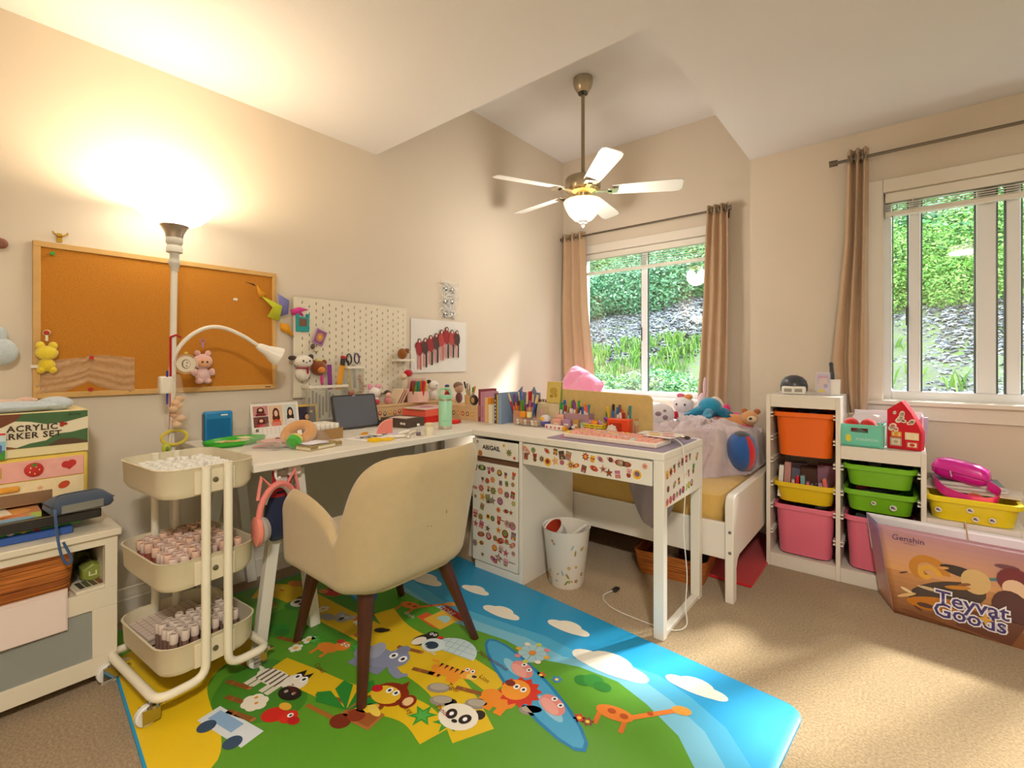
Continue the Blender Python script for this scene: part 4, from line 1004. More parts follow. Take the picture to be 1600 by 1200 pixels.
play_mat()

# ------------------------------------------------------------------ waste bin
def waste_bin():
    t = thing('waste_bin', 'white waste bin with red flower pattern beside the desk cabinet', 'waste bin', (-1.315, 2.03, 0))
    g = G('#ece4d8'); g.lathe([(.0, .004), (.082, .0), (.088, .01), (.118, .285), (.122, .29), (.116, .287), (.085, .015), (.0, .012)], 32, cap0=False, cap1=False)
    g.build('tub', PLASTIC, t)
    rnd = random.Random(5); pal = ['#c23a2c', '#d9772e', '#8a5a2c', '#b5852c', '#c04a62', '#6f8a4c']
    for k in range(34):
        a = R(-175 + rnd.uniform(0, 170)); z = .02 + .10 * rnd.random() ** 1.4 if k < 28 else rnd.uniform(.14, .27)
        rr = .088 + (z - .01) / .275 * .03 + .0005
        M = frame_m((rr * math.cos(a), rr * math.sin(a), z), (-math.sin(a), math.cos(a), 0), (math.cos(a) * .11, math.sin(a) * .11, 1))
        s_ = rnd.uniform(.006, .013); c = rnd.choice(pal)
        sh = [(star(0, 0, s_, s_ * .55, rnd.choice((5, 6)), rnd.uniform(0, 90)), c), (ell(0, 0, s_ * .3, s_ * .3, n=8), '#f0c860')] if k % 3 else [(ell(0, 0, s_ * 1.3, s_ * .4, rnd.uniform(30, 150), n=10), rnd.choice(('#7c8f4a', '#a0863c', '#8fb0ac')))]
        decal('flower_print', sh, M, t)
    return t
waste_bin()
g = G('#e8e0d6'); g.lathe([(.036, 0), (.05, .085), (.053, .088), (.049, .085), (.035, .004)], 24, cap1=True)
t = thing('paper_cup', 'white paper cup with red patterned inside, lying in the waste bin', 'cup', (-1.335, 2.02, .225), 0, rot=(R(38), R(-18), 0))
g.build('cup_wall', PAPER, t)
g = G('#b23a22'); g.lathe([(.0355, .006), (.0480, .083), (.047, .083), (.034, .008)], 24, cap0=False, cap1=False); g.build('lining', PAPER, t)
g = G('#b9b4ac'); g.lathe([(.0395, .02), (.0462, .06), (.0466, .06), (.0399, .02)], 24, cap0=False, cap1=False); g.build('printed_band', PAPER, t)
o = G('#f2ecdf').box(-.006, .006, -.09, .09, -.002, .002).build('paper_strip', PAPER); o.location = (-1.285, 2.03, .25); o.rotation_euler = (R(30), 0, R(-40)); tag(o, 'thin white paper strip sticking out of the waste bin', 'paper')
o = G('#efe6da').sph((0, 0, 0), (.06, .055, .05)).build('crumpled_paper', PAPER); o.location = (-1.31, 2.03, .20); tag(o, 'white crumpled paper inside the waste bin', 'paper')

# ------------------------------------------------------------------ woven baskets
def wood_weave():
    m = bpy.data.materials.new('orange_wood_weave'); m.use_nodes = True
    n = m.node_tree.nodes; l = m.node_tree.links; p = n['Principled BSDF']
    tc = n.new('ShaderNodeTexCoord'); mp = n.new('ShaderNodeMapping'); mp.inputs['Scale'].default_value = (3, 3, 90)
    a = n.new('ShaderNodeTexNoise'); a.inputs['Scale'].default_value = 2.0; a.inputs['Detail'].default_value = 4
    r = n.new('ShaderNodeValToRGB'); e = r.color_ramp.elements; e[0].position = .32; e[0].color = (*lin('#7e3d12'), 1); e[1].position = .68; e[1].color = (*lin('#d98438'), 1)
    l.new(tc.outputs['Object'], mp.inputs['Vector']); l.new(mp.outputs['Vector'], a.inputs['Vector']); l.new(a.outputs['Fac'], r.inputs['Fac']); l.new(r.outputs['Color'], p.inputs['Base Color']); p.inputs['Roughness'].default_value = .55
    return m
WEAVE = wood_weave()
def basket(label, loc, rz, w, d, h, flare=.02):
    t = thing('woven_basket', label, 'basket', loc, rz)
    nb = 5; n = 5
    for k in range(nb):          # stacked bands of bent wood strip
        z0 = h * k / nb + .001; z1 = h * (k + 1) / nb - .001
        f0 = flare * z0 / h; f1 = flare * z1 / h
        g = G(); g.loft([ring(rrect(w + 2 * f0, d + 2 * f0, .04, n), z0), ring(rrect(w + 2 * f1, d + 2 * f1, .04, n), z1), ring(rrect(w + 2 * f1 - .012, d + 2 * f1 - .012, .036, n), z1), ring(rrect(w + 2 * f0 - .012, d + 2 * f0 - .012, .036, n), z0)], False, False, closed=True)
        g.build('band', WEAVE, t, ang=40)
    g = G(); g.loft([ring(rrect(w - .01, d - .01, .036, n), .001), ring(rrect(w - .01, d - .01, .036, n), .006)]); g.build('bottom', WEAVE, t)
    return t
basket('orange wood strip basket on the floor under the foot of the bed', (-.945, 2.55, 0), R(6), .33, .32, .125)
def round_tin(label, loc, r, h, c1, c2):
    t = thing('tin', label, 'tin', loc)
    g = G(c1); g.lathe([(r, 0), (r, h * .7)], 20); g.build('body', PAPER, t)
    g = G(c2); g.lathe([(r + .002, h * .7), (r + .002, h)], 20); g.build('lid', PAPER, t)
round_tin('round patterned brown tin in the basket under the bed', (-.97, 2.50, .008), .052, .145, '#7d6a58', '#8f7d68')
o = G('#4c4038').box(-.06, .06, -.05, .05, 0, .12).build('dark_box', PAPER, bev=.004); o.location = (-.86, 2.60, .008); o.rotation_euler = (0, 0, .3); tag(o, 'dark brown box beside the tin in the under bed basket', 'box')
basket('orange wood strip basket on the open dresser shelf', (-2.27, .06, .334), R(90), .46, .20, .145, .012)
o = G('#c81a1f').box(-.33, .285, -.42, .45, .001, .012).build('red_mat', CLOTH, bev=.004); o.location = (-.86, 2.97, 0); tag(o, 'flat red mat lying on the carpet under the foot of the bed', 'mat')

# charging cable that hangs over the desk edge and runs to the floor
cab = spline([(-.80, 2.06, .790), (-.745, 2.04, .772), (-.727, 2.035, .74), (-.722, 2.05, .60), (-.723, 2.03, .40), (-.719, 2.06, .2), (-.715, 2.03, .08), (-.70, 1.99, .012), (-.76, 1.93, .006), (-.95, 1.93, .005), (-1.05, 1.96, .005), (-1.10, 2.02, .005), (-1.085, 2.085, .008)], 8)
t = thing('charging_cable', 'white charging cable trailing from the desk down to the carpet', 'cable', (0, 0, 0))
G('#e9e4da').tube(cab, .0022, 6).build('cord', PLASTIC, t)
G('#2a2725').box(-.012, .012, -.022, .022, 0, .012).build('plug', PLASTIC, t, bev=.003, loc=(-1.08, 2.105, .002))

# ------------------------------------------------------------------ printed shopping bag in front of the storage unit
def shopping_bag():
    t = thing('shopping_bag', 'large sunset coloured glossy shopping bag with bold lettering by the storage unit', 'shopping bag', (.0, 0, 0))
    BG = mat('glossy_bag_print', .3, .45, var=.10, vscale=5, bump=.15, bscale=12, bdist=.01)
    A = Vector((-.03, 2.715, 0)); B = Vector((.60, 2.675, 0)); A2 = Vector((-.085, 2.885, 0)); B2 = Vector((.62, 2.86, 0)); H = .375
    up = Vector((0, .0, H)); lean = Vector((-.06, .035, 0))
    def quad(nm, p0, p1, p2, p3, colf, nu=14, nv=9):
        g = G()
        for j in range(nv + 1):
            for i in range(nu + 1):
                q = p0.lerp(p1, i / nu).lerp(p3.lerp(p2, i / nu), j / nv); g.v.append(tuple(q))
        for j in range(nv):
            for i in range(nu):
                k = j * (nu + 1) + i; g.f.append((k, k + 1, k + nu + 2, k + nu + 1)); g.c.append(lin(colf((i + .5) / nu, (j + .5) / nv)))
        return g.build(nm, BG, t, solid=.0015)
    def mixc(a, b, k):
        a = [int(a[i:i + 2], 16) for i in (1, 3, 5)]; b = [int(b[i:i + 2], 16) for i in (1, 3, 5)]; return '#%02x%02x%02x' % tuple(int(x + (y - x) * max(0, min(1, k))) for x, y in zip(a, b))
    def front(u, v):
        c = mixc('#8a5a3c', '#e0a060', v * 1.6) if v < .5 else mixc('#e0a468', '#b88a9c', (v - .5) * 2)
        return mixc(c, '#9a6a78', max(0, u - .5) * .8)
    tA, tB, tA2, tB2 = A + up + lean, B + up + lean, A2 + up + lean * .9, B2 + up + lean * .9
    fr = quad('front_panel', A, B, tB, tA, front, 26, 16)
    quad('back_panel', A2, B2, tB2, tA2, lambda u, v: '#e9e6ea')
    quad('side_panel', A, A2, tA2, tA, lambda u, v: mixc('#e0a888', '#8f7fb0', v)); quad('side_panel', B, B2, tB2, tB, lambda u, v: mixc('#e0a888', '#8f7fb0', v))
    quad('bottom_panel', A + Vector((0, 0, .002)), B + Vector((0, 0, .002)), B2 + Vector((0, 0, .002)), A2 + Vector((0, 0, .002)), lambda u, v: '#c9986a', 2, 2)
    wv = .02; quad('white_lining', A2 + up * .55 + lean * .55 + Vector((0, -.004, 0)), B2 + up * .55 + lean * .55 + Vector((0, -.004, 0)), tB2 + Vector((0, -.004, 0)), tA2 + Vector((0, -.004, 0)), lambda u, v: '#f0eef2')
    ex = (B - A).normalized(); ey = (tA - A).normalized()
    F = lambda x, y, k=0: frame_m(A + ex * x + ey * y, ex, ey) @ Matrix.Translation((0, 0, .0016 + .0004 * k))
    rnd = random.Random(2)
    # swirling abstract print in the bag's own colours
    def sw(cx, cy, r0, turns, w, c, k):
        pts = []; inn = []
        for i in range(28):
            a = turns * 6.283 * i / 27; rr = r0 * (1 - .75 * i / 27); pts.append((cx + rr * math.cos(a), cy + rr * math.sin(a))); inn.append((cx + (rr - w) * math.cos(a), cy + (rr - w) * math.sin(a)))
        g = G(); g.M = F(0, 0, k)
        for i in range(27): g.flat([inn[i], pts[i], pts[i + 1], inn[i + 1]], .0001 * (i % 2), c)
        g.build('swirl_print', BG, fr)
    sw(.10, .21, .085, .9, .03, '#c9842c', 1); sw(.11, .20, .05, 1.0, .02, '#e0a83c', 2)
    for k, (pts, c) in enumerate([(ell(.17, .13, .13, .055, 22), '#4a3a34'), (ell(.16, .085, .12, .03, 8), '#c77a1c'), (ell(.22, .24, .07, .02, -8), '#3a302e'), (ell(.26, .215, .045, .05, 0), '#d8b47a'), (ell(.37, .25, .05, .05, 0), '#7a3038'), (ell(.37, .22, .035, .035), '#e8c4a4'), (ell(.36, .14, .055, .07, 8), '#5a3434'), (ell(.46, .27, .05, .03, 10), '#6a4a3c'), (ell(.50, .19, .07, .075), '#a9c8d8'), (ell(.505, .17, .05, .05), '#ead0bc'), (ell(.55, .08, .09, .05, -10), '#3f8a94'), (ell(.52, .05, .03, .05, 20), '#b83a3c'), (ell(.62, .23, .05, .05), '#b8d4e0'), ([(.02, .03), (.32, .0), (.60, .0), (.60, .05), (.3, .06)], '#8a5838'), ([(.20, .02), (.36, .0), (.40, .09), (.22, .10)], '#6f4434'), ([(.42, .30), (.62, .26), (.62, .32), (.46, .34)], '#8a6a74'), ([(.45, .0), (.62, .0), (.62, .035), (.5, .03)], '#d9c08a')]):
        decal('shape_print', [(pts, c)], F(0, 0, 3 + k), fr, BG, .0001, .0001)
    text('small_title_print', 'Genshin', .034, F(.10, .335, 6), '#5a3a6a', fr, m=BG); text('small_title_print', 'I M P A C T', .009, F(.105, .316, 6), '#5a3a6a', fr, m=BG)
    for i, (s_, x, y) in enumerate((('Teyvat', .265, .118), ('Goods', .250, .066))):
        text('title_outline_print', s_, .080, F(x, y, 21), '#f5f1f4', fr, m=BG, bold=.006, shear=.0)
        text('title_print', s_, .080, F(x, y, 24), '#4a3a78', fr, m=BG, shear=.0, bold=.001)
    decal('star_print', [(star(.288, .078, .026, .009, 4), '#e0a84a')], F(0, 0, 27), fr, BG)
    for k in range(34):
        x, y = rnd.uniform(.03, .60), rnd.uniform(.02, .30); a = rnd.uniform(-30, 40); c = rnd.choice(['#c9842c', '#8a5838', '#e6bc7c', '#5a3a34', '#b0643a', '#d99a5a', '#7a4a54', '#4f8088', '#efd6a4'])
        pts = ell(x, y, rnd.uniform(.012, .045), rnd.uniform(.003, .010), a, 12)
        decal('streak_print', [(pts, c)], F(0, 0, 2 + .3 * (k % 3)), fr, BG, .0001, .0001 + .00008 * k)
    for x in (.44,):
        g = G('#d9b48a'); g.tube(spline([A + ex * x + ey * .35 + Vector((0, -.003, 0)), A + ex * (x + .01) + ey * .30 + Vector((0, -.012, 0)), A + ex * (x + .03) + ey * .20 + Vector((0, -.014, 0)), A + ex * (x + .09) + ey * .12 + Vector((0, -.014, 0))], 6) if x < .3 else spline([tA2.lerp(tB2, .5), tA2.lerp(tB2, .5) + Vector((0, -.01, .03)), tA2.lerp(tB2, .52) + Vector((0, -.012, -.1))], 6), .0025, 6); g.build('handle_cord', CLOTH, t)
    return t
shopping_bag()

# ------------------------------------------------------------------ small plush toys
def plush(name, label, loc, parts, rz=0.0, rot=None, cat='soft toy', s=1.0, group=None):
    """parts = [(part name, colour, [(centre, radii), ...]), ...] rounded stuffed shapes."""
    t = thing(name, label, cat, loc, rz, group, rot)
    for nm, c, L in parts:
        for ce, ra in L:
            g = G(c); g.sph([k * s for k in ce], [k * s for k in ra], n=16, m=10); g.build(nm, PLUSH if nm not in ('eye', 'nose') else PLASTIC, t)
    return t

# ---- on the cork board and beside it (things face +x)
WX = XA
def pin(label, y, z, c):
    t = thing('push_pin', label, 'push pin', (WX + .0125, y, z), rot=(0, R(90), 0))
    G('#c9c4b8').tube([(0, 0, 0), (0, 0, .008)], .0012, 6).build('needle', METAL, t)
    G(c).lathe([(.007, .006), (.007, .009), (.0045, .011), (.004, .018), (.007, .021), (.007, .024)], 12).build('head', PLASTIC, t)
pin('green push pin in the top left of the cork board', .288, 1.542, '#3f9a3c')
pin('white push pin in the upper right of the cork board', .949, 1.428, '#f0eadc')
pin('red push pin at the top of the crinkled sheet', .405, 1.135, '#c8241c')
pin('red push pin at the bottom of the crinkled sheet', .402, 1.005, '#c8241c')
pin('red push pin holding the yellow plush key ring', .272, 1.232, '#c8241c')
# brass hook above the board
t = thing('wall_hook', 'small brass double hook on the wall above the cork board', 'hook', (WX, .312, 1.60))
G('#c9a13c').box(.0, .004, -.008, .008, -.005, .03).build('plate', METAL, t, bev=.001)
for s_ in (-1, 1): G('#c9a13c').tube([(.004, 0, .016), (.016, s_ * .008, .018), (.02, s_ * .02, .026), (.019, s_ * .022, .032)], .003, 8).build('prong', METAL, t)
# crinkled translucent sheet pinned to the board
def crinkle():
    nx, nz = 60, 26; vs = []; fs = []
    for j in range(nz + 1):
        for i in range(nx + 1):
            u = i / nx; v = j / nz; y = .243 + .305 * u
            k = 1 - min(1, abs(u - .5) / .5)
            z0 = .985 + .05 * k * k + (.0 if u > .5 else .0); z1 = 1.135 + .012 * math.sin(u * 3.14) - (.02 * (1 - u) if u < .5 else 0)
            z = z0 + (z1 - z0) * v
            ridge = math.sin((v * 26 + 6 * abs(u - .5) * (v - .5)) * 1.0 + 3 * noise.noise(Vector((u * 4, v * 3, 1)))) * .002 + .003 * noise.noise(Vector((u * 30, v * 9, 5)))
            vs.append((.0165 + .004 * (1 - k) * (1 - v) + ridge, y - WX * 0, z))
    for j in range(nz):
        for i in range(nx):
            a = j * (nx + 1) + i; fs.append((a, a + 1, a + nx + 2, a + nx + 1))
    g = G('#e0b88a'); g.add([(WX + x, y, z) for x, y, z in vs], fs)
    o = g.build('crinkled_sheet', mat('crinkled_film', .35, .5, alpha=.55, var=.1, vscale=30), None, ang=120); tag(o, 'crinkled translucent sheet pinned low on the cork board', 'plastic sheet')
crinkle()
def keyring(t, z, c):
    G(c).tube([(.0, .010 * math.cos(6.283 * k / 14), z + .010 * math.sin(6.283 * k / 14)) for k in range(14)], .0018, 6, closed=True).build('split_ring', METAL, t)
    G(c).box(-.002, .002, -.004, .004, z - .032, z - .009).build('clasp', PLASTIC, t, bev=.001)
t = plush('plush_keyring', 'yellow plush bear key ring hanging at the left of the cork board', (WX + .033, .272, 1.08), [
    ('body', '#f2d437', [((0, 0, .025), (.018, .026, .026))]), ('leg', '#f2d437', [((.004, -.016, .006), (.014, .013, .014)), ((.004, .016, .006), (.014, .013, .014))]), ('head', '#f4d942', [((0, 0, .072), (.022, .034, .028))]), ('ear', '#f4d942', [((0, -.018, .10), (.012, .014, .016)), ((0, .018, .10), (.012, .014, .016))])])
keyring(t, .150, '#f0e4c8'); G('#efe9da').box(-.001, .001, -.045, -.024, .014, .026).build('care_tag', PAPER, t)
t = plush('plush_keyring', 'pink furry plush doll key ring hanging low on the cork board', (WX + .035, .803, 1.018), [
    ('body', '#eec9c4', [((0, 0, .035), (.022, .034, .036)), ((.012, 0, .04), (.014, .024, .024))]), ('foot', '#eec0bb', [((.012, -.018, .008), (.018, .016, .013)), ((.012, .018, .008), (.018, .016, .013))]), ('arm', '#eec0bb', [((.008, -.036, .05), (.013, .014, .018)), ((.008, .036, .05), (.013, .014, .018))]), ('hood', '#edbcb6', [((0, 0, .10), (.028, .042, .036))]), ('face', '#f0b489', [((.02, 0, .095), (.012, .028, .022))]), ('eye', '#4a3a3c', [((.031, -.010, .098), (.003, .005, .005)), ((.031, .010, .098), (.003, .005, .005))]), ('ear', '#edbcb6', [((0, -.022, .138), (.012, .013, .016)), ((0, .022, .138), (.012, .013, .016))])])
keyring(t, .198, '#b98ac0'); G('#efe6e2').box(.0, .002, .036, .052, .035, .048).build('care_tag', PAPER, t)
# folded paper bird
t = thing('paper_bird', 'multicoloured folded paper bird pinned across the right edge of the cork board', 'paper craft', (WX + .028, 1.13, 1.40))
for nm, c, L in (('body', '#c9cf3a', [(0, -.045, .045), (.02, .03, .01), (.0, .025, -.05), (-.0, -.02, -.035), (.025, -.01, .0)]), ('wing', '#7a78b0', [(.0, .02, .06), (.012, .06, .035), (.012, .055, -.02), (.0, .03, -.03), (.018, .02, .01)]), ('tail', '#e2489c', [(.0, .07, .0), (.014, .10, .012), (.004, .145, .006), (.010, .11, -.006), (.0, .125, -.02), (.0, .075, -.02)]), ('crest', '#e29a2a', [(0, -.06, .085), (.012, -.045, .06), (.0, -.02, .055), (0, -.05, .03)]), ('lower_wing', '#eea62c', [(0, .025, -.055), (.016, .055, -.06), (.002, .085, -.11), (.0, .03, -.085)]), ('beak', '#4a3f36', [(0, -.10, .09), (.006, -.07, .085), (0, -.062, .078)])):
    G(c).poly([(a * 1.2, b * 1.35, c_ * 1.35) for a, b, c_ in L]).build(nm, PAPER, t, solid=.0012)
# pieces of things at the very left edge
t = plush('hanging_plush', 'pale blue soft toy hanging on the wall at the far left edge', (WX + .05, .150, 1.115), [('body', '#cfdbe0', [((0, 0, .04), (.03, .045, .05))]), ('ear', '#cfdbe0', [((0, .0, .10), (.014, .016, .03))])])
t = thing('wooden_knob', 'brown wooden peg knob at the far left edge above the soft toy', 'wall knob', (WX, .150, 1.555), rot=(0, R(90), 0))
G('#8a5a48').lathe([(.008, 0), (.008, .015), (.018, .022), (.02, .03), (.012, .038)], 16).build('knob', WOODM, t)

# ---- hanging from the floor lamp
t = thing('lanyard', 'red lanyard looped over the floor lamp pole', 'lanyard', (LPX + .016, LPY, 1.20))
G('#b8202a').box(-.001, .001, -.022, -.014, -.44, .02).build('ribbon', CLOTH, t); G('#b8202a').tube([(.0, -.02, .02), (.005, .0, .03), (.003, .02, .02)], .004, 6).build('loop', CLOTH, t); G('#3a3f9a').box(.0012, .002, -.034, -.026, -.26, -.12).build('blue_strip', CLOTH, t)
t = thing('round_pouch', 'round clear pouch with a drawn card hanging on the floor lamp', 'pouch', (LPX + .028, LPY + .035, 1.108), rot=(0, R(90), R(-20)))
G('#e9dcc4').lathe([(.0, .0), (.042, .0), (.044, .006), (.042, .012), (.0, .012)], 28, cap0=False, cap1=False).build('pouch', CLEAR, t); G('#efe4cc').lathe([(.034, .003), (.034, .006)], 24).build('card', PAPER, t)
decal('card_drawing', [(ell(0, 0, .02, .016), '#5f564c'), (ell(0, .002, .017, .013), '#efe4cc'), (ell(-.006, .004, .003, .003, n=8), '#5f564c'), (ell(.008, .002, .003, .003, n=8), '#5f564c'), (rect(-.012, .012, -.013, -.010), '#5f564c')], Matrix.Translation((0, 0, .006)), t)
G('#d8c44a').box(-.052, -.042, -.006, .006, .003, .009).build('clasp', PLASTIC, t, bev=.002)
t = thing('snack_bag', 'clear bag of peach coloured pieces hanging on the floor lamp', 'bag', (LPX + .03, LPY + .0, .83))
G('#efe0c8').lathe([(.012, .235), (.02, .20), (.034, .12), (.044, .06), (.04, .02), (.02, .0)], 16).build('film', FILM, t, ang=80)
for k in range(9): G(random.choice(['#e8b98a', '#f0caa4', '#e2a878'])).sph((random.uniform(-.015, .015), random.uniform(-.018, .018), .025 + .013 * k), (.018, .018, .014), n=10, m=6).build('piece', PLUSH, t)
t = thing('tassel_charm', 'yellow and green tassel charm hanging below the snack bag', 'charm', (LPX + .02, LPY - .005, .73))
G('#e6d04a').tube([(.0, .045 * math.cos(a), .07 + .03 * math.sin(a)) for a in [6.283 * k / 16 for k in range(16)]], .007, 8, closed=True).build('ring', PLUSH, t); G('#c9c83a').sph((.004, -.03, .03), (.012, .016, .024), n=12, m=8).build('drop', PLASTIC, t); G('#6f9a4a').sph((.010, -.03, .028), (.008, .008, .014), n=10, m=6).build('stone', PLASTIC, t)

# ---- on the peg board
PBX = WX + .025
t = thing('card_holder', 'teal photo card holder at the top left of the peg board', 'card holder', (PBX, 1.292, 1.283))
G('#1f9a9c').box(0, .008, -.038, .038, 0, .082).build('case', PLASTIC, t, bev=.003); G('#1f9a9c').box(0, .008, -.038, -.02, .082, .10).box(0, .008, .02, .038, .082, .10).build('ears', PLASTIC, t); G('#7a5a48').box(.0082, .009, -.022, .022, .03, .072).build('photo', PAPER, t)
t = thing('card_keyring', 'purple trading card key ring hanging on the peg board', 'key ring', (PBX + .006, 1.389, 1.256), rot=(R(-22), 0, 0))
G('#b78aa8').box(0, .006, -.034, .034, -.045, .045).build('card_case', PLASTIC, t, bev=.003); decal('card_print', [(rect(-.028, .028, -.038, .038), '#8a5a8c'), (ell(0, 0, .022, .026), '#c98a5a'), (star(0, .0, .016, .008, 6), '#e0b04a')], frame_m((.006, 0, 0), (0, 1, 0), (0, 0, 1)), t)
G('#d8d4cc').tube([(.003, 0, .045), (.006, -.01, .10), (.004, -.02, .16)], .0015, 5).build('chain', METAL, t); G('#5a4638').sph((.006, -.02, -.065), (.01, .012, .016), n=10, m=6).build('charm', PLASTIC, t); G('#d8c8a8').sph((.006, .005, -.078), (.01, .014, .01), n=10, m=6).build('charm', PLASTIC, t)
plush('plush_dog', 'white plush puppy with dark ears and red scarf hung on the peg board', (PBX + .045, 1.272, 1.055), [('body', '#f0e8da', [((0, 0, .0), (.032, .040, .042))]), ('head', '#f3ecdf', [((.005, 0, .062), (.040, .052, .036))]), ('ear', '#4a3a30', [((.0, -.056, .082), (.014, .024, .014)), ((0, .046, .088), (.012, .016, .016))]), ('scarf', '#a8202a', [((.006, 0, .028), (.036, .042, .007)), ((.036, .01, .014), (.006, .007, .02))]), ('eye', '#2a2220', [((.044, -.018, .066), (.003, .005, .006)), ((.044, .018, .066), (.003, .005, .006))]), ('nose', '#2a2220', [((.046, 0, .058), (.003, .004, .003))])])
plush('plush_bear', 'brown plush bear head charm with pink strap beside the white puppy', (PBX + .05, 1.362, 1.08), [('head', '#8a4520', [((0, 0, 0), (.032, .046, .042))]), ('muzzle', '#d9863a', [((.028, 0, -.010), (.014, .022, .018))]), ('ear', '#8a4520', [((0, -.032, .034), (.012, .015, .015)), ((0, .032, .034), (.012, .015, .015))]), ('leaf', '#d8c860', [((0, .0, .044), (.010, .022, .008))]), ('strap', '#e04a8c', [((.0, .018, -.062), (.006, .010, .034))])])
def peg_cup(label, y0, y1, z0, z1, dep=.07):
    t = thing('peg_cup', label, 'container', (PBX, (y0 + y1) / 2, z0)); w = (y1 - y0) / 2; h = z1 - z0
    G('#efe6d2').box(0, dep, -w, w, h - .012, h).build('rim', PLASTIC, t, bev=.002) if False else None
    g = G('#f2ead8'); g.box(dep - .008, dep, -w, w, h - .014, h); g.box(.0, .006, -w, w, h - .014, h); g.box(.006, dep - .008, -w, -w + .006, h - .014, h); g.box(.006, dep - .008, w - .006, w, h - .014, h); g.build('rim', PLASTIC, t)
    g = G('#d9d6c4'); g.box(dep - .006, dep - .003, -w + .003, w - .003, .0, h - .014); g.box(.004, dep - .006, -w + .003, -w + .006, 0, h - .014); g.box(.004, dep - .006, w - .006, w - .003, 0, h - .014); g.box(.004, dep - .006, -w + .006, w - .006, 0, .003); g.build('clear_body', CLEAR, t)
    return t
peg_cup('wide clear peg board container holding paper below the bear', 1.285, 1.52, .785, .985, .09)
peg_cup('narrow clear peg board container holding the scissors', 1.535, 1.65, .935, 1.09, .06)
o = G('#d8d2c0').box(.02, .05, 1.30, 1.50, .79, .955).build('paper_pile', PAPER); o.location = (PBX, 0, 0); tag(o, 'grey printed papers inside the wide clear container', 'papers')
decal('print', [(rect(.30 + .02 * i, .312 + .02 * i, -.02 + .015 * (i % 3), .10 + .012 * ((i * 7) % 4)), '#8f8a80') for i in range(9)], frame_m((.0502, 1.0, .82), (0, 1, 0), (0, 0, 1)), o)
def leaning(name, label, cat, col, y, z, L, w, tilt, x=.03, extra=None):
    t = thing(name, label, cat, (PBX + x, y, z), rot=(R(-tilt), 0, 0))
    G(col).box(-.002, .002, -w / 2, w / 2, 0, L).build('blade', PLASTIC, t, bev=.0008)
    if extra: extra(t)
    return t
leaning('ruler', 'purple ruler standing in the wide peg board container', 'ruler', '#8a2a8c', 1.452, .80, .30, .026, -2, .02)
def head(t):
    G('#2f2a28').box(-.006, .006, -.014, .014, .30, .345).build('clamp', PLASTIC, t, bev=.002); G('#c0202c').box(-.007, .007, -.016, .016, .340, .356).build('slider', PLASTIC, t, bev=.003)
leaning('paper_cutter', 'orange craft knife with dark slider in the wide peg board container', 'craft knife', '#eda21c', 1.462, .80, .31, .034, 10, .035, head)
t = thing('scissors', 'dark handled scissors standing in the narrow peg board container', 'scissors', (PBX + .03, 1.60, .96), rot=(R(4), 0, 0))
for s_ in (-1, 1):
    G('#b9b6b0').box(-.001, .001, -.006 + s_ * .004, .006 + s_ * .004, .0, .14).build('blade', METAL, t)
    G('#4a3a66' if s_ > 0 else '#3a3230').tube([(0, s_ * .026 + .016 * math.cos(6.283 * k / 16) , .175 + .03 * math.sin(6.283 * k / 16)) for k in range(16)], .0045, 8, closed=True).build('handle', PLASTIC, t)
t = thing('peg_cup_pen', 'yellow pen standing beside the scissors on the peg board', 'pen', (PBX + .045, 1.565, .945), rot=(R(6), 0, 0)); G('#d8b82c').tube([(0, 0, 0), (0, 0, .17)], .005, 8).build('barrel', PLASTIC, t); G('#2a2a2a').tube([(0, 0, .15), (0, 0, .178)], .0056, 8).build('cap', PLASTIC, t)
t = thing('peg_shelf', 'small white peg board shelf at the right edge', 'shelf', (PBX, 1.95, 1.118)); G('#f0e8d6').box(0, .085, -.06, .06, 0, .014).build('board', PLASTIC, t, bev=.003)
plush('figurine', 'brown rounded animal figurine on the small peg board shelf', (PBX + .045, 1.94, 1.132), [('body', '#9a5c22', [((0, 0, .036), (.03, .034, .036))]), ('head', '#8a5a34', [((.01, .03, .055), (.02, .02, .018))]), ('muzzle', '#d9c09a', [((.025, .038, .048), (.01, .01, .01))])], cat='figurine')
t = thing('clip', 'coral clip hooked low on the peg board above the tablet', 'clip', (PBX + .006, 1.588, .93)); G('#f08060').box(0, .012, -.016, .016, -.016, .016).build('jaw', PLASTIC, t, bev=.004)
t = thing('charm_strap', 'peach beaded strap hanging low on the peg board', 'strap', (PBX + .01, 1.66, .975))
for k in range(7): G(random.choice(['#e0986a', '#edb48a', '#d88a5a'])).sph((0, .014 * math.sin(k * .9), -.04 + .016 * k), .010, n=10, m=6).build('bead', PLASTIC, t)
# poster and the bundle of string lights right of the peg board
t = thing('poster', 'white paper poster with red and black figure sketches taped to the wall', 'poster', (WX + .002, 2.06, 1.04))
vs = []; g = G('#e9e6e2')
for j in range(9):
    for i in range(13):
        u = i / 12; v = j / 8; vs.append((.004 + .012 * abs(math.sin(u * 7)) * .4 + .02 * max(0, u - .88) * 6 * .3, .525 * u, .375 * v))
g.add(vs, [(j * 13 + i, j * 13 + i + 1, (j + 1) * 13 + i + 1, (j + 1) * 13 + i) for j in range(8) for i in range(12)]); g.build('sheet', PAPER, t)
rnd = random.Random(9); sk = []
for k in range(8):
    x = .07 + .05 * k; y = .075 + .016 * k if k < 6 else .16; hh = .13 + .03 * rnd.random()
    sk += [(ell(x, y + hh, .016, .018), '#4a2c2a'), (ell(x - .012, y + hh * .75, .026, .03, 30), '#8a3a3c'), (ell(x, y + hh * .62, .030, .05), rnd.choice(('#b8504c', '#a03a40', '#5a4444'))), (rect(x - .018, x - .004, y - .05, y + hh * .3), '#d88a84'), (rect(x + .004, x + .018, y - .055, y + hh * .3), rnd.choice(('#3a2c2c', '#c06a66'))), (ell(x, y + hh, .009, .011), '#efc8b4')]
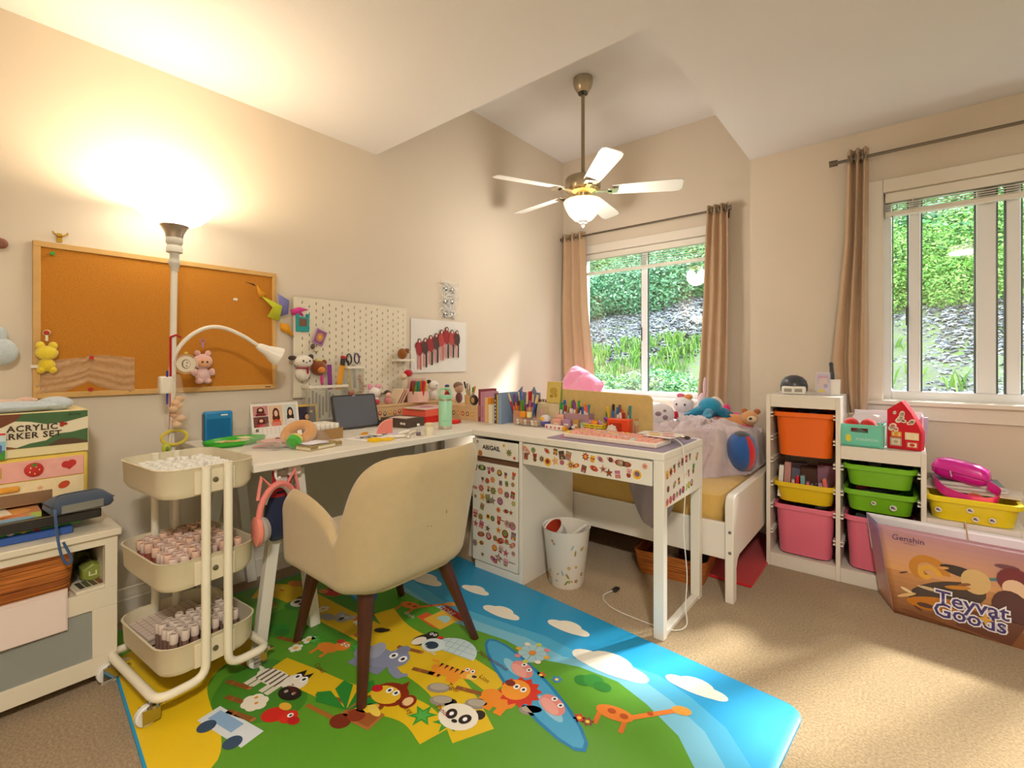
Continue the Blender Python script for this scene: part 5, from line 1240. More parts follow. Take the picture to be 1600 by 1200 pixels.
decal('figure_sketch', sk, frame_m((.010, 0, 0), (0, 1, 0), (0, 0, 1)), t)
t = thing('string_lights', 'tangled white string lights on a clear strip above the poster', 'string lights', (WX + .001, 2.41, 1.58))
G('#e9eef0').box(0, .003, -.06, .06, -.15, .10).build('strip', CLEAR, t)
for i in range(3):
    for s_ in (-1, 1): G('#9a9a98').lathe([(.016, 0), (.016, .008), (.006, .012)], 14).build('suction_disc', CHROME, t, loc=(.004, s_ * .034, -.12 + .095 * i)).rotation_euler = (0, R(90), 0)
rnd = random.Random(4)
for k in range(12):
    pts = [(.012 + rnd.uniform(0, .018), rnd.uniform(-.11, .09), rnd.uniform(-.14, .15)) for _ in range(7)]; pts.sort(key=lambda q: q[2])
    G('#f4f4f0').tube(spline(pts, 5), .0016, 5).build('wire', LACQ, t)

# ------------------------------------------------------------------ markers in the cart trays
def marker_proto(label, group, body, cap, ring_c, L=.10, r=.0135):
    t = thing('marker', label, 'marker', (0, 0, -5), 0, group)
    G(body).lathe([(r * .82, 0), (r * .82, L - .03)], 12).build('barrel', PLASTIC, t)
    G(cap).lathe([(r * .95, L - .032), (r, L - .028), (r, L - .002), (r * .9, L), (r * .72, L), (r * .72, L - .003)], 14).build('cap', PLASTIC, t)
    G(ring_c).lathe([(r * .70, L - .0028), (.0, L - .0026)], 12, cap0=False).build('cap_mark', PLASTIC, t)
    return t
def rowfill(proto, spots, first=[None]):
    used = False
    for (x, y, z, tx, ty) in spots:
        if not used: o = proto; used = True
        else: o = dup(proto)
        o.location = (x, y, z); o.rotation_euler = (tx, ty, 0)
cm = Matrix.Translation(cart_M) @ Matrix.Rotation(cart_rz, 4, 'Z')
def tray_spots(zt, xr, yr, st, rnd, drop, h0=.0, tilt=.06):
    out = []
    nx = int((xr[1] - xr[0]) / st); ny = int((yr[1] - yr[0]) / st)
    for i in range(nx):
        for j in range(ny):
            if rnd.random() < drop: continue
            p = cm @ Vector((xr[0] + (i + .5) * st, yr[0] + (j + .5) * st, zt + h0 + rnd.uniform(0, .008)))
            out.append((p.x, p.y, p.z, rnd.uniform(-tilt, tilt) * .3, rnd.uniform(-tilt, tilt) * .3))
    return out
rnd = random.Random(31)
rowfill(marker_proto('white capped marker standing upright in the top tray of the cart', 'markers in the top cart tray', '#e9e2d0', '#f5f1e6', '#d9d2c2', .068), tray_spots(.763 - .09, (-.17, .13), (-.118, .12), .0335, rnd, .06))
A_ = marker_proto('pale pink capped marker standing upright in the middle tray of the cart', 'markers in the middle cart tray', '#c06a62', '#e8cdbd', '#c9988c', .088)
B_ = marker_proto('peach capped marker with dark cap end in the middle tray of the cart', 'peach markers in the middle cart tray', '#a85a4a', '#e6bfa6', '#8a5a4c', .094)
sp = tray_spots(.470 - .09, (-.172, .172), (-.118, .12), .0335, rnd, .08); rnd.shuffle(sp)
rowfill(A_, sp[:len(sp) // 2]); rowfill(B_, sp[len(sp) // 2:])
rowfill(marker_proto('grey pink capped marker standing in the rack of the bottom cart tray', 'markers in the bottom cart tray', '#8a6a5c', '#dccbbd', '#b5a092', .115, .0125), tray_spots(.203 - .09, (.01, .17), (-.115, .12), .031, rnd, .03))
def on_cart(o, x, y, z, rz=0.0):
    p = cm @ Vector((x, y, z)); o.location = p; o.rotation_euler = (0, R(6), cart_rz + rz); return o
t = thing('grid_pads', 'stack of pale pink grid paper pads in the bottom tray of the cart', 'paper pads'); on_cart(t, -.105, -.02, .135)
for k in range(4):
    o = G(['#d9bfae', '#e2cbb8', '#cdb09e', '#e6d2c2'][k]).box(-.07, .07, -.10, .10, .009 * k, .009 * k + .008).build('pad', PAPER, t, bev=.001); o.rotation_euler = (0, 0, .05 * (k - 1))
decal('grid_print', [(rect(-.07, .07, -.10 + .02 * i, -.0985 + .02 * i), '#a98a7a') for i in range(1, 10)] + [(rect(-.07 + .02 * i, -.0685 + .02 * i, -.1, .1), '#a98a7a') for i in range(1, 7)], Matrix.Rotation(.1, 4, 'Z') @ Matrix.Translation((0, 0, .035)), t, None, .00002, .0006)
t = thing('marker', 'loose green capped marker lying at the back of the bottom cart tray', 'marker'); on_cart(t, -.12, .11, .13, .9); t.rotation_euler = (R(90), 0, 1.2)
G('#e6e0d2').lathe([(.008, -.05), (.008, .03)], 10).build('barrel', PLASTIC, t); G('#2f9a4a').lathe([(.009, .03), (.009, .065)], 10).build('cap', PLASTIC, t)

# ------------------------------------------------------------------ on and in the dresser
DX = -2.36; DT = .537
o = G('#3d5fa8').box(-.12, .15, -.30, .30, 0, .022).build('book', PAPER, bev=.002); o.location = (-2.34, .0, DT); o.rotation_euler = (0, 0, R(-2)); tag(o, 'thin blue book at the bottom of the dresser pile', 'book')
o = G('#5aa84a').box(-.12, .14, -.28, .30, 0, .012).build('book', PAPER, bev=.002); o.location = (-2.35, .02, DT + .0225); tag(o, 'thin green activity book above the blue book', 'book')
decal('title_print', [(ell(-.2 + .03 * i, .0, .008, .006, n=8), ['#e8c83a', '#d84a3a', '#f0e8d8'][i % 3]) for i in range(14)], frame_m((.14, 0, .006), (0, 1, 0), (0, 0, 1)), o)
t = thing('portfolio_case', 'flat black case with silver edge lying on the dresser books', 'case', (-2.34, .05, DT + .035)); G('#2a2725').box(-.14, .16, -.36, .32, 0, .032).build('body', PLASTIC, t, bev=.004); G('#8a8070').box(-.139, .159, -.359, .319, .032, .036).build('silver_lid', METAL, t)
o = G('#c9b070').box(-.12, .145, -.36, .17, 0, .018).build('folder', PAPER, bev=.002); o.location = (-2.34, .05, DT + .0715); tag(o, 'glossy rainbow folder on top of the black case', 'folder')
decal('rainbow_print', [(rect(-.36, .17, .0, .0175), '#b5c45a'), (ell(.02, .013, .13, .010), '#d98a5a'), (ell(-.1, .006, .10, .008), '#d8c86a'), (ell(.1, .004, .06, .006), '#8fb0c0')], frame_m((.1452, 0, 0), (0, 1, 0), (0, 0, 1)), o)
decal('cover_print', [(rect(-.12, .145, -.36, .17), '#c98a5c'), (ell(.02, -.1, .10, .16), '#9cb85a'), (ell(.1, .05, .06, .1), '#e0a058'), (ell(-.02, .1, .06, .07), '#b56a8a')], Matrix.Translation((0, 0, .018)), o)
o = G('#efe2cc').box(-.10, .13, -.30, .12, 0, .003).build('paper', PAPER); o.location = (-2.32, .02, DT + .092); o.rotation_euler = (0, R(2), .12); tag(o, 'cream sheet of paper on the rainbow folder', 'paper')
t = thing('pouch', 'navy zip pouch with wrist strap resting on the black case', 'pouch', (-2.215, .315, DT + .072), R(8))
g = G('#4a5668'); g.loft([[(x, y, z) for x, y in rrect(w, d, .02, 4)] for w, d, z in ((.10, .155, 0), (.115, .17, .012), (.11, .165, .032), (.06, .13, .05), (.03, .10, .056))]); g.build('body', CLOTH, t, ang=60)
G('#6a6f70').box(-.05, .05, -.084, .084, .028, .031).build('zip', METAL, t); G('#8a8a80').box(.045, .058, -.06, .05, .005, .03).build('mesh_window', CLOTH, t)
G('#44608a').tube(spline([(.05, -.075, .02), (.075, -.08, .0), (.085, -.078, -.06), (.09, -.07, -.12), (.088, -.055, -.155), (.09, -.045, -.14), (.088, -.065, -.08)], 5), .0042, 6).build('wrist_strap', CLOTH, t)
# toy oven
t = thing('toy_oven', 'yellow and pink wooden toy oven with strawberry knobs under the marker box', 'toy oven', (-2.43, .075, .634))
G('#e8c85a').box(-.14, .15, -.36, .275, 0, .163).build('body', WOODM, t, bev=.012)
F = lambda y, z: frame_m((.1505, y, z), (0, 1, 0), (0, 0, 1))
G('#eeb0a4').box(.150, .154, -.35, .262, .083, .150).build('control_panel', WOODM, t, bev=.002)
G('#f0dcae').box(.150, .153, -.35, .262, .002, .080).build('oven_door', WOODM, t, bev=.002)
G('#8a6a4c').box(.153, .1545, -.30, .18, .004, .043).build('oven_window', PLASTIC, t)
G('#e8a23a').box(.153, .168, -.09, .10, .053, .071).build('door_handle', WOODM, t, bev=.005)
G('#c9a23c').box(.154, .1555, -.05, .06, .101, .136).build('display', PLASTIC, t); G('#e87a8a').box(.1556, .156, -.048, .058, .122, .134).build('display_band', PLASTIC, t)
for y in (-.16, .135):
    o = G('#c8302c').lathe([(.024, 0), (.022, .008), (.012, .012)], 16).build('strawberry_knob', WOODM, t, loc=(.154, y, .118)); o.rotation_euler = (0, R(90), 0)
    decal('seed_print', [(ell(.012 * math.cos(a), .012 * math.sin(a), .002, .003, n=6), '#f0d890') for a in (0, 1.2, 2.4, 3.6, 4.8)] + [(star(0, .018, .010, .004, 5), '#5a8a34')], F(y, .118) @ Matrix.Translation((0, 0, .0155)), t)
decal('heart_print', [(ell(.215, .123, .012, .012), '#c83a34'), (ell(.23, .126, .012, .012), '#c83a34'), ([(.204, .119), (.241, .121), (.224, .104)], '#c83a34')], frame_m((.1545, 0, 0), (0, 1, 0), (0, 0, 1)), t)
decal('fruit_print', [(ell(.21, .053, .016, .012, 30), '#c8502c')], frame_m((.1535, 0, 0), (0, 1, 0), (0, 0, 1)), t); decal('star_print', [(star(.15, .053, .01, .005, 5), '#e0b48a')], frame_m((.1535, 0, 0), (0, 1, 0), (0, 0, 1)), t)
# acrylic marker box
t = thing('marker_set_box', 'cream cardboard box with green and brown waves lettered ACRYLIC MARKER SET', 'box', (-2.43, .05, .7975))
G('#eadba8').box(-.13, .15, -.36, .30, 0, .148).build('carton', PAPER, t, bev=.002)
FB = frame_m((.1502, 0, 0), (0, 1, 0), (0, 0, 1))
wv = lambda y0, amp, n=24, ph=0.0, f=9.0: [(-.358 + .656 * i / n, y0 + amp * math.sin(ph + f * i / n)) for i in range(n + 1)]
decal('wave_print', [(rect(-.358, .298, .03, .146), '#eadfc0'), ([(-.358, .146), (-.358, .07), (-.1, .09), (.02, .088), (.05, .098), (.085, .104), (.115, .122), (.135, .146)], '#7a4a34'), ([(.135, .146), (.115, .122), (.15, .118), (.19, .106), (.235, .108), (.298, .124), (.298, .146)], '#4f7048'), ([(.11, .03), (.15, .044), (.19, .05), (.215, .07), (.255, .072), (.298, .082), (.298, .03)], '#4f7048'), ([(.19, .03), (.225, .052), (.26, .05), (.298, .036), (.298, .03)], '#5f4a38'), ([(-.1, .03), (-.02, .06), (.04, .062), (.08, .045), (.13, .03)], '#8a5a3a')], FB, t)
text('lettering', 'ACRYLIC', .028, FB @ Matrix.Translation((.158, .096, .0035)), '#4a3a30', t, bold=.0007, space=1.12); text('lettering', 'MARKER SET', .028, FB @ Matrix.Translation((.142, .071, .0035)), '#4a3a30', t, bold=.0007, space=1.12)
text('lettering', 'Arrtx', .014, FB @ Matrix.Translation((.262, .135, .0035)), '#2a3a2c', t); decal('flower_print', [(ell(.232 + .006 * math.cos(a), .103 + .005 * math.sin(a), .006, .005, n=10), '#a83a2c') for a in (0, 2.1, 4.2)], FB @ Matrix.Translation((0, 0, .003)), t)
t = plush('plush_toy', 'pale blue and peach flat soft toy draped on the marker box', (-2.40, .06, .946), [('body', '#c9d4da', [((.06, .06, .018), (.05, .20, .02)), ((.05, .21, .022), (.04, .05, .026)), ((.05, -.12, .018), (.06, .12, .02))]), ('arm', '#e8c0aa', [((.03, .03, .034), (.03, .11, .012)), ((.02, .14, .036), (.02, .03, .012))])])
t = thing('picture_card', 'small bright picture card box standing before the marker box', 'card box', (-2.315, .09, .798)); G('#e9e4d8').box(.036, .048, -.06, .055, .0, .088).build('carton', PAPER, t, bev=.001)
decal('landscape_print', [(rect(-.058, .053, .0, .03), '#4f9a3c'), (rect(-.058, .053, .03, .06), '#8fc4d8'), (rect(-.058, .053, .06, .08), '#cfe0e0'), (rect(-.058, .053, .08, .087), '#d04a3c'), (ell(.0, .034, .02, .018), '#3f8a34'), (rect(.02, .045, .022, .048), '#5a6ab0'), (ell(-.01, .068, .025, .008), '#e8c85a')], frame_m((.0482, 0, 0), (0, 1, 0), (0, 0, 1)), t)
# in the open shelf
t = thing('dumbbell', 'olive green hexagonal dumbbell on the dresser shelf beside the basket', 'dumbbell', (-2.33, .352, .372), rot=(0, R(90), 0))
for z0 in (-.13, .05): G('#8a9440').lathe([(.030, z0), (.036, z0 + .01), (.036, z0 + .06), (.030, z0 + .07)], 6).build('head', PLASTIC, t, bev=.003)
G('#7a8438').lathe([(.015, -.07), (.015, .06)], 12).build('grip', PLASTIC, t); decal('size_print', [(rect(-.008, .008, -.012, -.008), '#dfe0b0'), (rect(-.008, .008, .006, .010), '#dfe0b0'), (rect(.004, .008, -.012, .010), '#dfe0b0')], Matrix.Translation((0, 0, .12)), t)
t = thing('palette_case', 'white eyeshadow palette lying open at the front of the dresser shelf', 'palette', (-2.19, .345, .335), R(6)); G('#e9dfc8').box(-.05, .055, -.055, .055, 0, .012).build('case', PLASTIC, t, bev=.002)
for k in range(5): G(['#4a4438', '#5a6244', '#6a5a44', '#8a5a3a', '#7a3a2c'][k]).box(-.03, .035, -.04 + .017 * k, -.026 + .017 * k, .0122, .013).build('pan', MATTE, t)
t = thing('paper_wallet', 'pale pink paper folder hanging over the dresser drawer front', 'folder', (-2.128, .07, .235), rot=(0, R(-2), R(1))); G('#e6d0c4').box(.0, .010, -.36, .205, .0, .135).build('back_leaf', PAPER, t, bev=.001); G('#e9d8ce').box(.0105, .014, -.36, .20, .003, .125).build('front_leaf', PAPER, t)
for k, (c, y, z, r_) in enumerate((('#c0605a', .16, .16, .05), ('#d8d0c0', .05, .14, .05), ('#6a8a9a', -.1, .13, .06))):
    t = plush('bundle', ['red cloth bundle behind the frosted dresser front', 'pale cloth bundle behind the frosted dresser front', 'blue cloth bundle behind the frosted dresser front'][k], (-2.24, y, .062), [('roll', c, [((0, 0, r_ * .8), (r_ * .8, r_ * 1.2, r_ * .8))])], cat='bundle')

# ------------------------------------------------------------------ headphones and bag hung under the desk
t = thing('headphones', 'pink cat ear headphones hanging under the left desk', 'headphones', (-1.79, .808, .475), R(14))
G('#e8857c').tube([(0, .080 * math.cos(a), .075 + .115 * math.sin(a)) for a in [math.pi * k / 20 for k in range(21)]], .011, 10).build('headband', PLASTIC, t)
G('#b5a89c').tube([(-.004, .065 * math.cos(a), .08 + .104 * math.sin(a)) for a in [math.pi * (.15 + .7 * k / 16) for k in range(17)]], .010, 10).build('padding', CLOTH, t)
for s_ in (-1, 1):
    o = G('#ee8f7e').lathe([(.0, -.014), (.03, -.014), (.04, -.006), (.042, .008), (.036, .012)], 22, cap0=False).build('ear_cup', PLASTIC, t, loc=(0, s_ * .085, .04)); o.rotation_euler = (R(-90 * s_), R(0), R(20 * s_)); o.scale = (1.05, 1.25, 1)
    o = G('#a8a098').lathe([(.034, -.02), (.04, -.01), (.036, .006), (.02, .008)], 20).build('ear_pad', CLOTH, t, loc=(0, s_ * .065, .04)); o.rotation_euler = (R(90 * s_), 0, 0); o.scale = (1.05, 1.2, 1)
    y = s_ * .055
    G('#ea8a84').tube([(0, y - .03, .150 if s_ < 0 else .170), (0, y + s_ * .016, .228), (0, y + .032, .178 if s_ < 0 else .145)], .0065, 8).build('cat_ear', PLASTIC, t)
t = thing('hanging_bag', 'navy drawstring bag with red straps hanging behind the headphones', 'bag', (-1.875, .85, .43), R(10))
g = G('#2f3550'); g.loft([ring(rrect(w, d, .018, 4), z) for w, d, z in ((.03, .07, 0), (.05, .10, .02), (.055, .115, .08), (.045, .105, .15), (.03, .09, .19))]); g.build('body', CLOTH, t, ang=60)
G('#b8202c').tube([(.018, .05 * math.cos(6.283 * k / 16), .185 + .012 * math.sin(6.283 * k / 16)) for k in range(16)], .008, 6, closed=True).build('ruffle', CLOTH, t)
for y in (-.03, .035): G('#c01f2c').box(.008, .011, y - .007, y + .007, .17, .31).build('strap', CLOTH, t)
G('#dcd8d0').box(.028, .030, .01, .03, .06, .072).build('label_patch', PAPER, t)
t = thing('desk_hook', 'white hook fixed under the left desk top holding the headphones', 'hook', (-1.83, .815, .717)); G('#f0eae0').box(-.015, .015, -.02, .02, -.006, 0).build('plate', PLASTIC, t); G('#f0eae0').tube(spline([(0, 0, -.004), (0, 0, -.03), (.022, 0, -.045), (.034, 0, -.03)], 5), .005, 8).build('prong', PLASTIC, t)

# ------------------------------------------------------------------ things on the left desk
ZL, ZR = .745, .750
def bx(u, X): p = PX(u, HOR, X=X); return p.x, p.y
def by(u, Y): p = PX(u, HOR, Y=Y); return p.x, p.y
FX = lambda x, y=0, z=0: frame_m((x, y, z), (0, 1, 0), (0, 0, 1))
FY = lambda x, y=0, z=0: frame_m((x, y, z), (1, 0, 0), (0, 0, 1))
t = thing('speaker', 'bright blue slab shaped speaker standing at the back of the left desk', 'speaker', (-2.47, .835, ZL), R(-6))
G('#1f86c4').box(-.022, .022, -.058, .058, 0, .142).build('body', PLASTIC, t, bev=.008); G('#1a6fa6').box(.0222, .0235, -.048, .048, .015, .110).build('grille', CLOTH, t); G('#e8eef2').box(.0236, .0242, .008, .036, .122, .128).build('badge', PLASTIC, t); G('#2a4a5c').box(-.02, .02, -.0595, -.0582, .01, .13).build('side_strip', PLASTIC, t)
t = thing('clear_box', 'small clear box between the blue speaker and the calendar', 'box', (-2.50, .955, ZL)); G('#e0d8c4').box(-.02, .02, -.03, .03, 0, .05).build('shell', CLEAR, t); G('#d8b89a').box(-.015, .015, -.025, .025, .002, .012).build('tray', PLASTIC, t)
def calendar():
    t = thing('desk_calendar', 'white tent calendar with portrait photos on the left desk', 'calendar', (-2.46, 1.09, ZL), R(-3))
    G('#efe8de').loft([[(.035, -.115, 0), (.035, .115, 0), (.033, .115, 0), (.033, -.115, 0)], [(.0, -.115, .165), (.0, .115, .165), (-.002, .115, .165), (-.002, -.115, .165)]]).build('front_card', PAPER, t)
    G('#e6ded2').loft([[(-.045, -.115, 0), (-.045, .115, 0), (-.047, .115, 0), (-.047, -.115, 0)], [(.0, -.115, .165), (.0, .115, .165), (-.002, .115, .165), (-.002, -.115, .165)]]).build('back_card', PAPER, t)
    M = frame_m((.035, 0, 0), (0, 1, 0), (-.035, 0, .165))
    def portrait(x0, x1, y0, y1, bgc, hair, top):
        w = x1 - x0; h = y1 - y0; cx = (x0 + x1) / 2
        sh = [(rect(x0, x1, y0, y1), bgc), (ell(cx, y0 + h * .60, w * .24, h * .27), hair), (ell(cx, y0 + h * .4, w * .27, h * .24), hair), (ell(cx, y0 + h * .12, w * .34, h * .20, 0, 14, 0, 180), top), (rect(cx - w * .34, cx + w * .34, y0, y0 + h * .13), top), (ell(cx, y0 + h * .60, w * .13, h * .15), '#e8bda0')]
        decal('photo_print', sh, M, t)
    portrait(-.105, -.035, .105, .155, '#c88a86', '#4a2a24', '#7a2f34'); portrait(-.105, -.035, .050, .102, '#7a4a44', '#5a2420', '#b8323c'); portrait(-.032, .036, .050, .155, '#e0c0a0', '#5a2a20', '#d8502c'); portrait(.040, .105, .050, .155, '#cfd4cc', '#3a2a26', '#e9e2dc')
    decal('photo_sky_print', [(rect(.040, .105, .125, .155), '#5aa0bc')], M @ Matrix.Translation((0, 0, -.0002)), t)
    for j in range(3): decal('date_row_print', [(rect(-.07 + .02 * i, -.064 + .02 * i, .014 + .011 * j, .018 + .011 * j), '#c0b2a8') for i in range(9)], M, t, None, .00001)
    decal('month_print', [(rect(-.098, -.084, .028, .042), '#4a3a38')], M, t)
    for i in range(22): G('#d8d4cc').tube([(.004 * math.cos(a), -.105 + .01 * i, .165 + .005 * math.sin(a)) for a in [6.283 * k / 8 for k in range(8)]], .0008, 4, closed=True).build('binding_ring', METAL, t)
calendar()
t = thing('photo_frame', 'small yellow wood photo frame with a dark portrait beside the calendar', 'photo frame', (-2.50, 1.285, ZL), rot=(0, R(-10), R(-4)))
for a in ((-.06, .06, 0, .012), (-.06, .06, .128, .14), (-.06, -.048, .012, .128), (.048, .06, .012, .128)): G('#d9b250').box(-.006, .006, *a).build('frame_rail', WOODM, t, bev=.001)
G('#40364a').box(-.004, .002, -.048, .048, .012, .128).build('picture', PAPER, t); decal('portrait_print', [(ell(0, .07, .02, .026), '#2a2024'), (ell(0, .072, .011, .015), '#d9a584'), (ell(0, .03, .026, .022), '#b08a78'), (ell(.025, .10, .008, .006), '#d0a868')], FX(.0022), t)
t = thing('tray', 'oval lime green tray with cards on the left desk', 'tray', (-2.33, .86, ZL), R(15)); g = G('#3fb52c'); 
g.loft([[(x * a, y * b, z) for x, y in ell(0, 0, 1, 1, n=28)] for a, b, z in ((.075, .12, 0), (.088, .135, .010), (.092, .14, .024), (.088, .136, .024), (.082, .128, .010), (.06, .10, .005))]); g.build('dish', PLASTIC, t)
for k, (x, y, c, r_) in enumerate(((-.02, -.04, '#e8d898', .3), (.01, .03, '#efe6c8', -.2), (.02, -.02, '#d8b878', .9), (-.03, .05, '#f0e4b8', .1))):
    o = G(c).box(-.032, .032, -.022, .022, 0, .002).build('paper_card', PAPER); o.location = (-2.33 + x, .86 + y, ZL + .012 + .0026 * k); o.rotation_euler = (0, 0, r_); tag(o, ['yellow card lying lowest in the green tray', 'cream card at the right of the green tray', 'tan card crossing the others in the green tray', 'pale yellow card on top in the green tray'][k], 'card')
# zip bag and what is in it
def zipbag():
    t = thing('zip_bag', 'large clear zip bag of treats lying on the left desk', 'bag', (-2.09, .985, ZL + .002), R(-32))
    nx, ny = 26, 16; top = []; g = G('#efe6e4')
    for sgn in (1, -1):
        vs = []
        for j in range(ny + 1):
            for i in range(nx + 1):
                u = i / nx; v = j / ny; e = (1 - abs(2 * u - 1) ** 4) * (1 - abs(2 * v - 1) ** 4)
                z = .075 * e + .008 * noise.noise(Vector((u * 6, v * 5, 2))) * e if sgn > 0 else -.0
                vs.append((-.11 + .20 * v, -.175 + .35 * u, max(0, z + .03 * e * (sgn > 0)) + .001))
        g.add(vs, [(j * (nx + 1) + i, j * (nx + 1) + i + 1, (j + 1) * (nx + 1) + i + 1, (j + 1) * (nx + 1) + i) for j in range(ny) for i in range(nx)])
    g.build('film', FILM, t, ang=100); G('#d8b8d0').box(-.11, .09, .166, .176, .001, .004).build('zip_strip', PLASTIC, t)
zipbag()
t = thing('ring_plush', 'golden brown doughnut shaped soft toy inside the zip bag', 'soft toy', (-2.085, 1.03, ZL + .052), rot=(R(18), R(38), R(-20))); G('#dd9a3e').tube([(.046 * math.cos(a), .052 * math.sin(a), 0) for a in [6.283 * k / 28 for k in range(28)]], .026, 14, closed=True).build('ring', PLUSH, t); G('#f0e8d8').box(.01, .04, .0, .018, .028, .03).build('care_tag', PAPER, t)
t = thing('melon_ball', 'half yellow half green plush fruit in the zip bag', 'soft toy', (-2.01, .975, ZL + .034)); g = G('#e8c63c'); g.lathe([(.005, .0), (.028, .012), (.033, .03)], 18, (0, 0, -.03)); g.build('yellow_half', PLUSH, t); g = G('#4fb03c'); g.lathe([(.033, .0), (.028, .02), (.005, .032)], 18); g.build('green_half', PLUSH, t); t.rotation_euler = (R(115), R(0), R(35))
for k, (x, y, z, c, nm) in enumerate(((-2.13, .90, .012, '#c9958a', 'pink wrapped snack at the near end of the zip bag'), (-2.17, .94, .022, '#d8a88c', 'peach wrapped snack leaning up inside the zip bag'), (-2.10, .93, .03, '#e6b4a4', 'rose foil snack on top inside the zip bag'), (-2.06, .94, .014, '#b8a08c', 'tan wrapped snack beside the plush fruit in the zip bag'), (-2.15, .995, .02, '#c02a24', 'red wrapped snack under the doughnut toy in the zip bag'))):
    o = G(c).loft([[(-.05, -.012, 0), (-.05, .012, 0), (-.05, .012, .001), (-.05, -.012, .001)], [(-.035, -.016, -.004), (-.035, .016, -.004), (-.035, .016, .006), (-.035, -.016, .006)], [(.035, -.016, -.004), (.035, .016, -.004), (.035, .016, .006), (.035, -.016, .006)], [(.05, -.012, 0), (.05, .012, 0), (.05, .012, .001), (.05, -.012, .001)]]).build('wrapped_snack', PLASTIC); o.location = (x, y, ZL + z); o.rotation_euler = (0, R(-12 + 8 * k), R(35 + 22 * k)); tag(o, nm, 'snack')
# kraft box of white capped markers
KR = mat('kraft_card', .85, .15, color='#a98455', var=.1, vscale=30)
t = thing('kraft_box', 'open brown card box holding white capped markers on the left desk', 'box', (-2.185, 1.155, ZL), R(4))
for a in ((-.078, .078, -.105, -.102, 0, .052), (-.078, .078, .102, .105, 0, .052), (-.078, -.075, -.102, .102, 0, .052), (.075, .078, -.102, .102, 0, .052), (-.075, .075, -.102, .102, 0, .003)): G().box(*a).build('card_wall', KR, t)
pm = thing('marker', 'white capped marker in the open brown box on the left desk', 'marker', (0, 0, 0), 0, 'markers in the brown desk box')
G('#e0d4bc').lathe([(.0098, 0), (.0098, .045)], 10).build('barrel', PLASTIC, pm); G('#f4efe2').lathe([(.011, .043), (.0113, .05), (.0113, .066), (.0095, .070)], 10).build('cap', PLASTIC, pm)
bm = Matrix.Translation((-2.185, 1.155, ZL + .0035)) @ Matrix.Rotation(R(4), 4, 'Z'); first = True
for i in range(5):
    for j in range(8):
        p = bm @ Vector((-.055 + .0265 * i, -.088 + .025 * j, 0)); o = pm if first else dup(pm); first = False; o.location = p
t = thing('journal', 'worn cream journal with pen loop at the front edge of the left desk', 'journal', (-1.955, 1.055, ZL), R(12)); G('#b59a68').box(-.045, .045, -.085, .085, 0, .004).build('back_cover', PAPER, t, bev=.001); G('#e6dcc2').box(-.042, .042, -.082, .082, .004, .016).build('pages', PAPER, t); G('#a08a58').box(-.045, .045, -.085, .085, .016, .019).build('front_cover', PAPER, t, bev=.001)
for y in (-.06, .07): G('#9a8450').tube([(.035, y - .018, .012), (.035, y + .018, .012)], .010, 10).build('pen_loop', CLOTH, t)
for k, (c, a) in enumerate((('#dfe2ea', .1), ('#c9d2e2', -.25), ('#efe6ee', .4))):
    o = G(c).box(-.035, .035, -.05, .05, 0, .0012).build('paper_note', PAPER); o.location = (-1.965, 1.04, ZL + .0202 + .0016 * k); o.rotation_euler = (0, 0, a); tag(o, ['pale blue note lying lowest on the journal', 'blue patterned note on the journal', 'pinkish note on top of the journal'][k], 'note')
# tablet on its stand
t = thing('tablet', 'dark screened tablet propped up on the left desk', 'tablet', (-2.335, 1.49, ZL + .004), rot=(0, R(-17), R(-2)))
g = G('#3a3430'); g.M = frame_m((0, 0, 0), (0, 1, 0), (0, 0, 1)); g.prism(rrect(.27, .19, .012, 4, 0, .095), -.005, .004); g.build('case', PLASTIC, t)
g = G('#5d5f68'); g.M = frame_m((.0042, 0, 0), (0, 1, 0), (0, 0, 1)); g.prism(rrect(.25, .172, .006, 3, 0, .095), 0, .0006); g.build('screen', mat('tablet_screen', .35, .4, var=.05, vscale=3), t)
G('#e8e8e8').box(.0048, .0054, -.008, .008, .182, .185).build('logo_mark', PLASTIC, t); G('#3a3430').box(-.075, -.004, -.05, .05, .0, .004).build('stand_leg', PLASTIC, t)
# loose bits at the front of the desk
def sheet(label, x, y, rz, w, d, c, pr=None, z=ZL):
    o = G(c).box(-w / 2, w / 2, -d / 2, d / 2, 0, .0012).build('paper', PAPER); o.location = (x, y, z + .0006); o.rotation_euler = (0, 0, rz); tag(o, label, 'paper')
    if pr: decal('ink_print', pr, Matrix.Translation((0, 0, .0012)), o)
    return o
sheet('white sheet with black brush strokes in front of the tablet', -2.02, 1.36, .3, .15, .21, '#efeae4', [(rect(-.05, .03, -.06 + .03 * i, -.052 + .03 * i + .004 * (i % 2)), '#34343c') for i in range(4)] + [([(-.03, -.05), (-.02, -.05), (.04, .06), (.03, .06)], '#34343c')])
sheet('small lilac sheet lying by the pink fan', -2.05, 1.50, -.4, .08, .10, '#d9d0e2', [(rect(-.02, .02, -.03, -.026), '#5a5a78')])
for k, (x, y, w, d, h, c, nm) in enumerate(((-1.90, 1.30, .05, .05, .016, '#efc21c', 'bright yellow foam block near the desk edge'), (-1.885, 1.36, .045, .06, .010, '#f0c630', 'thin yellow foam offcut near the desk edge'), (-2.12, 1.39, .03, .05, .010, '#d8961c', 'small orange wedge in front of the tablet'))):
    o = G(c).prism([(-w / 2, -d / 2), (w / 2, -d / 2 * .7), (w / 2 * .8, d / 2), (-w / 2 * .9, d / 2 * .8)], 0, h).build('foam_block', MATTE, bev=.002); o.location = (x, y, ZL); o.rotation_euler = (0, 0, .4 * k); tag(o, nm, 'block')
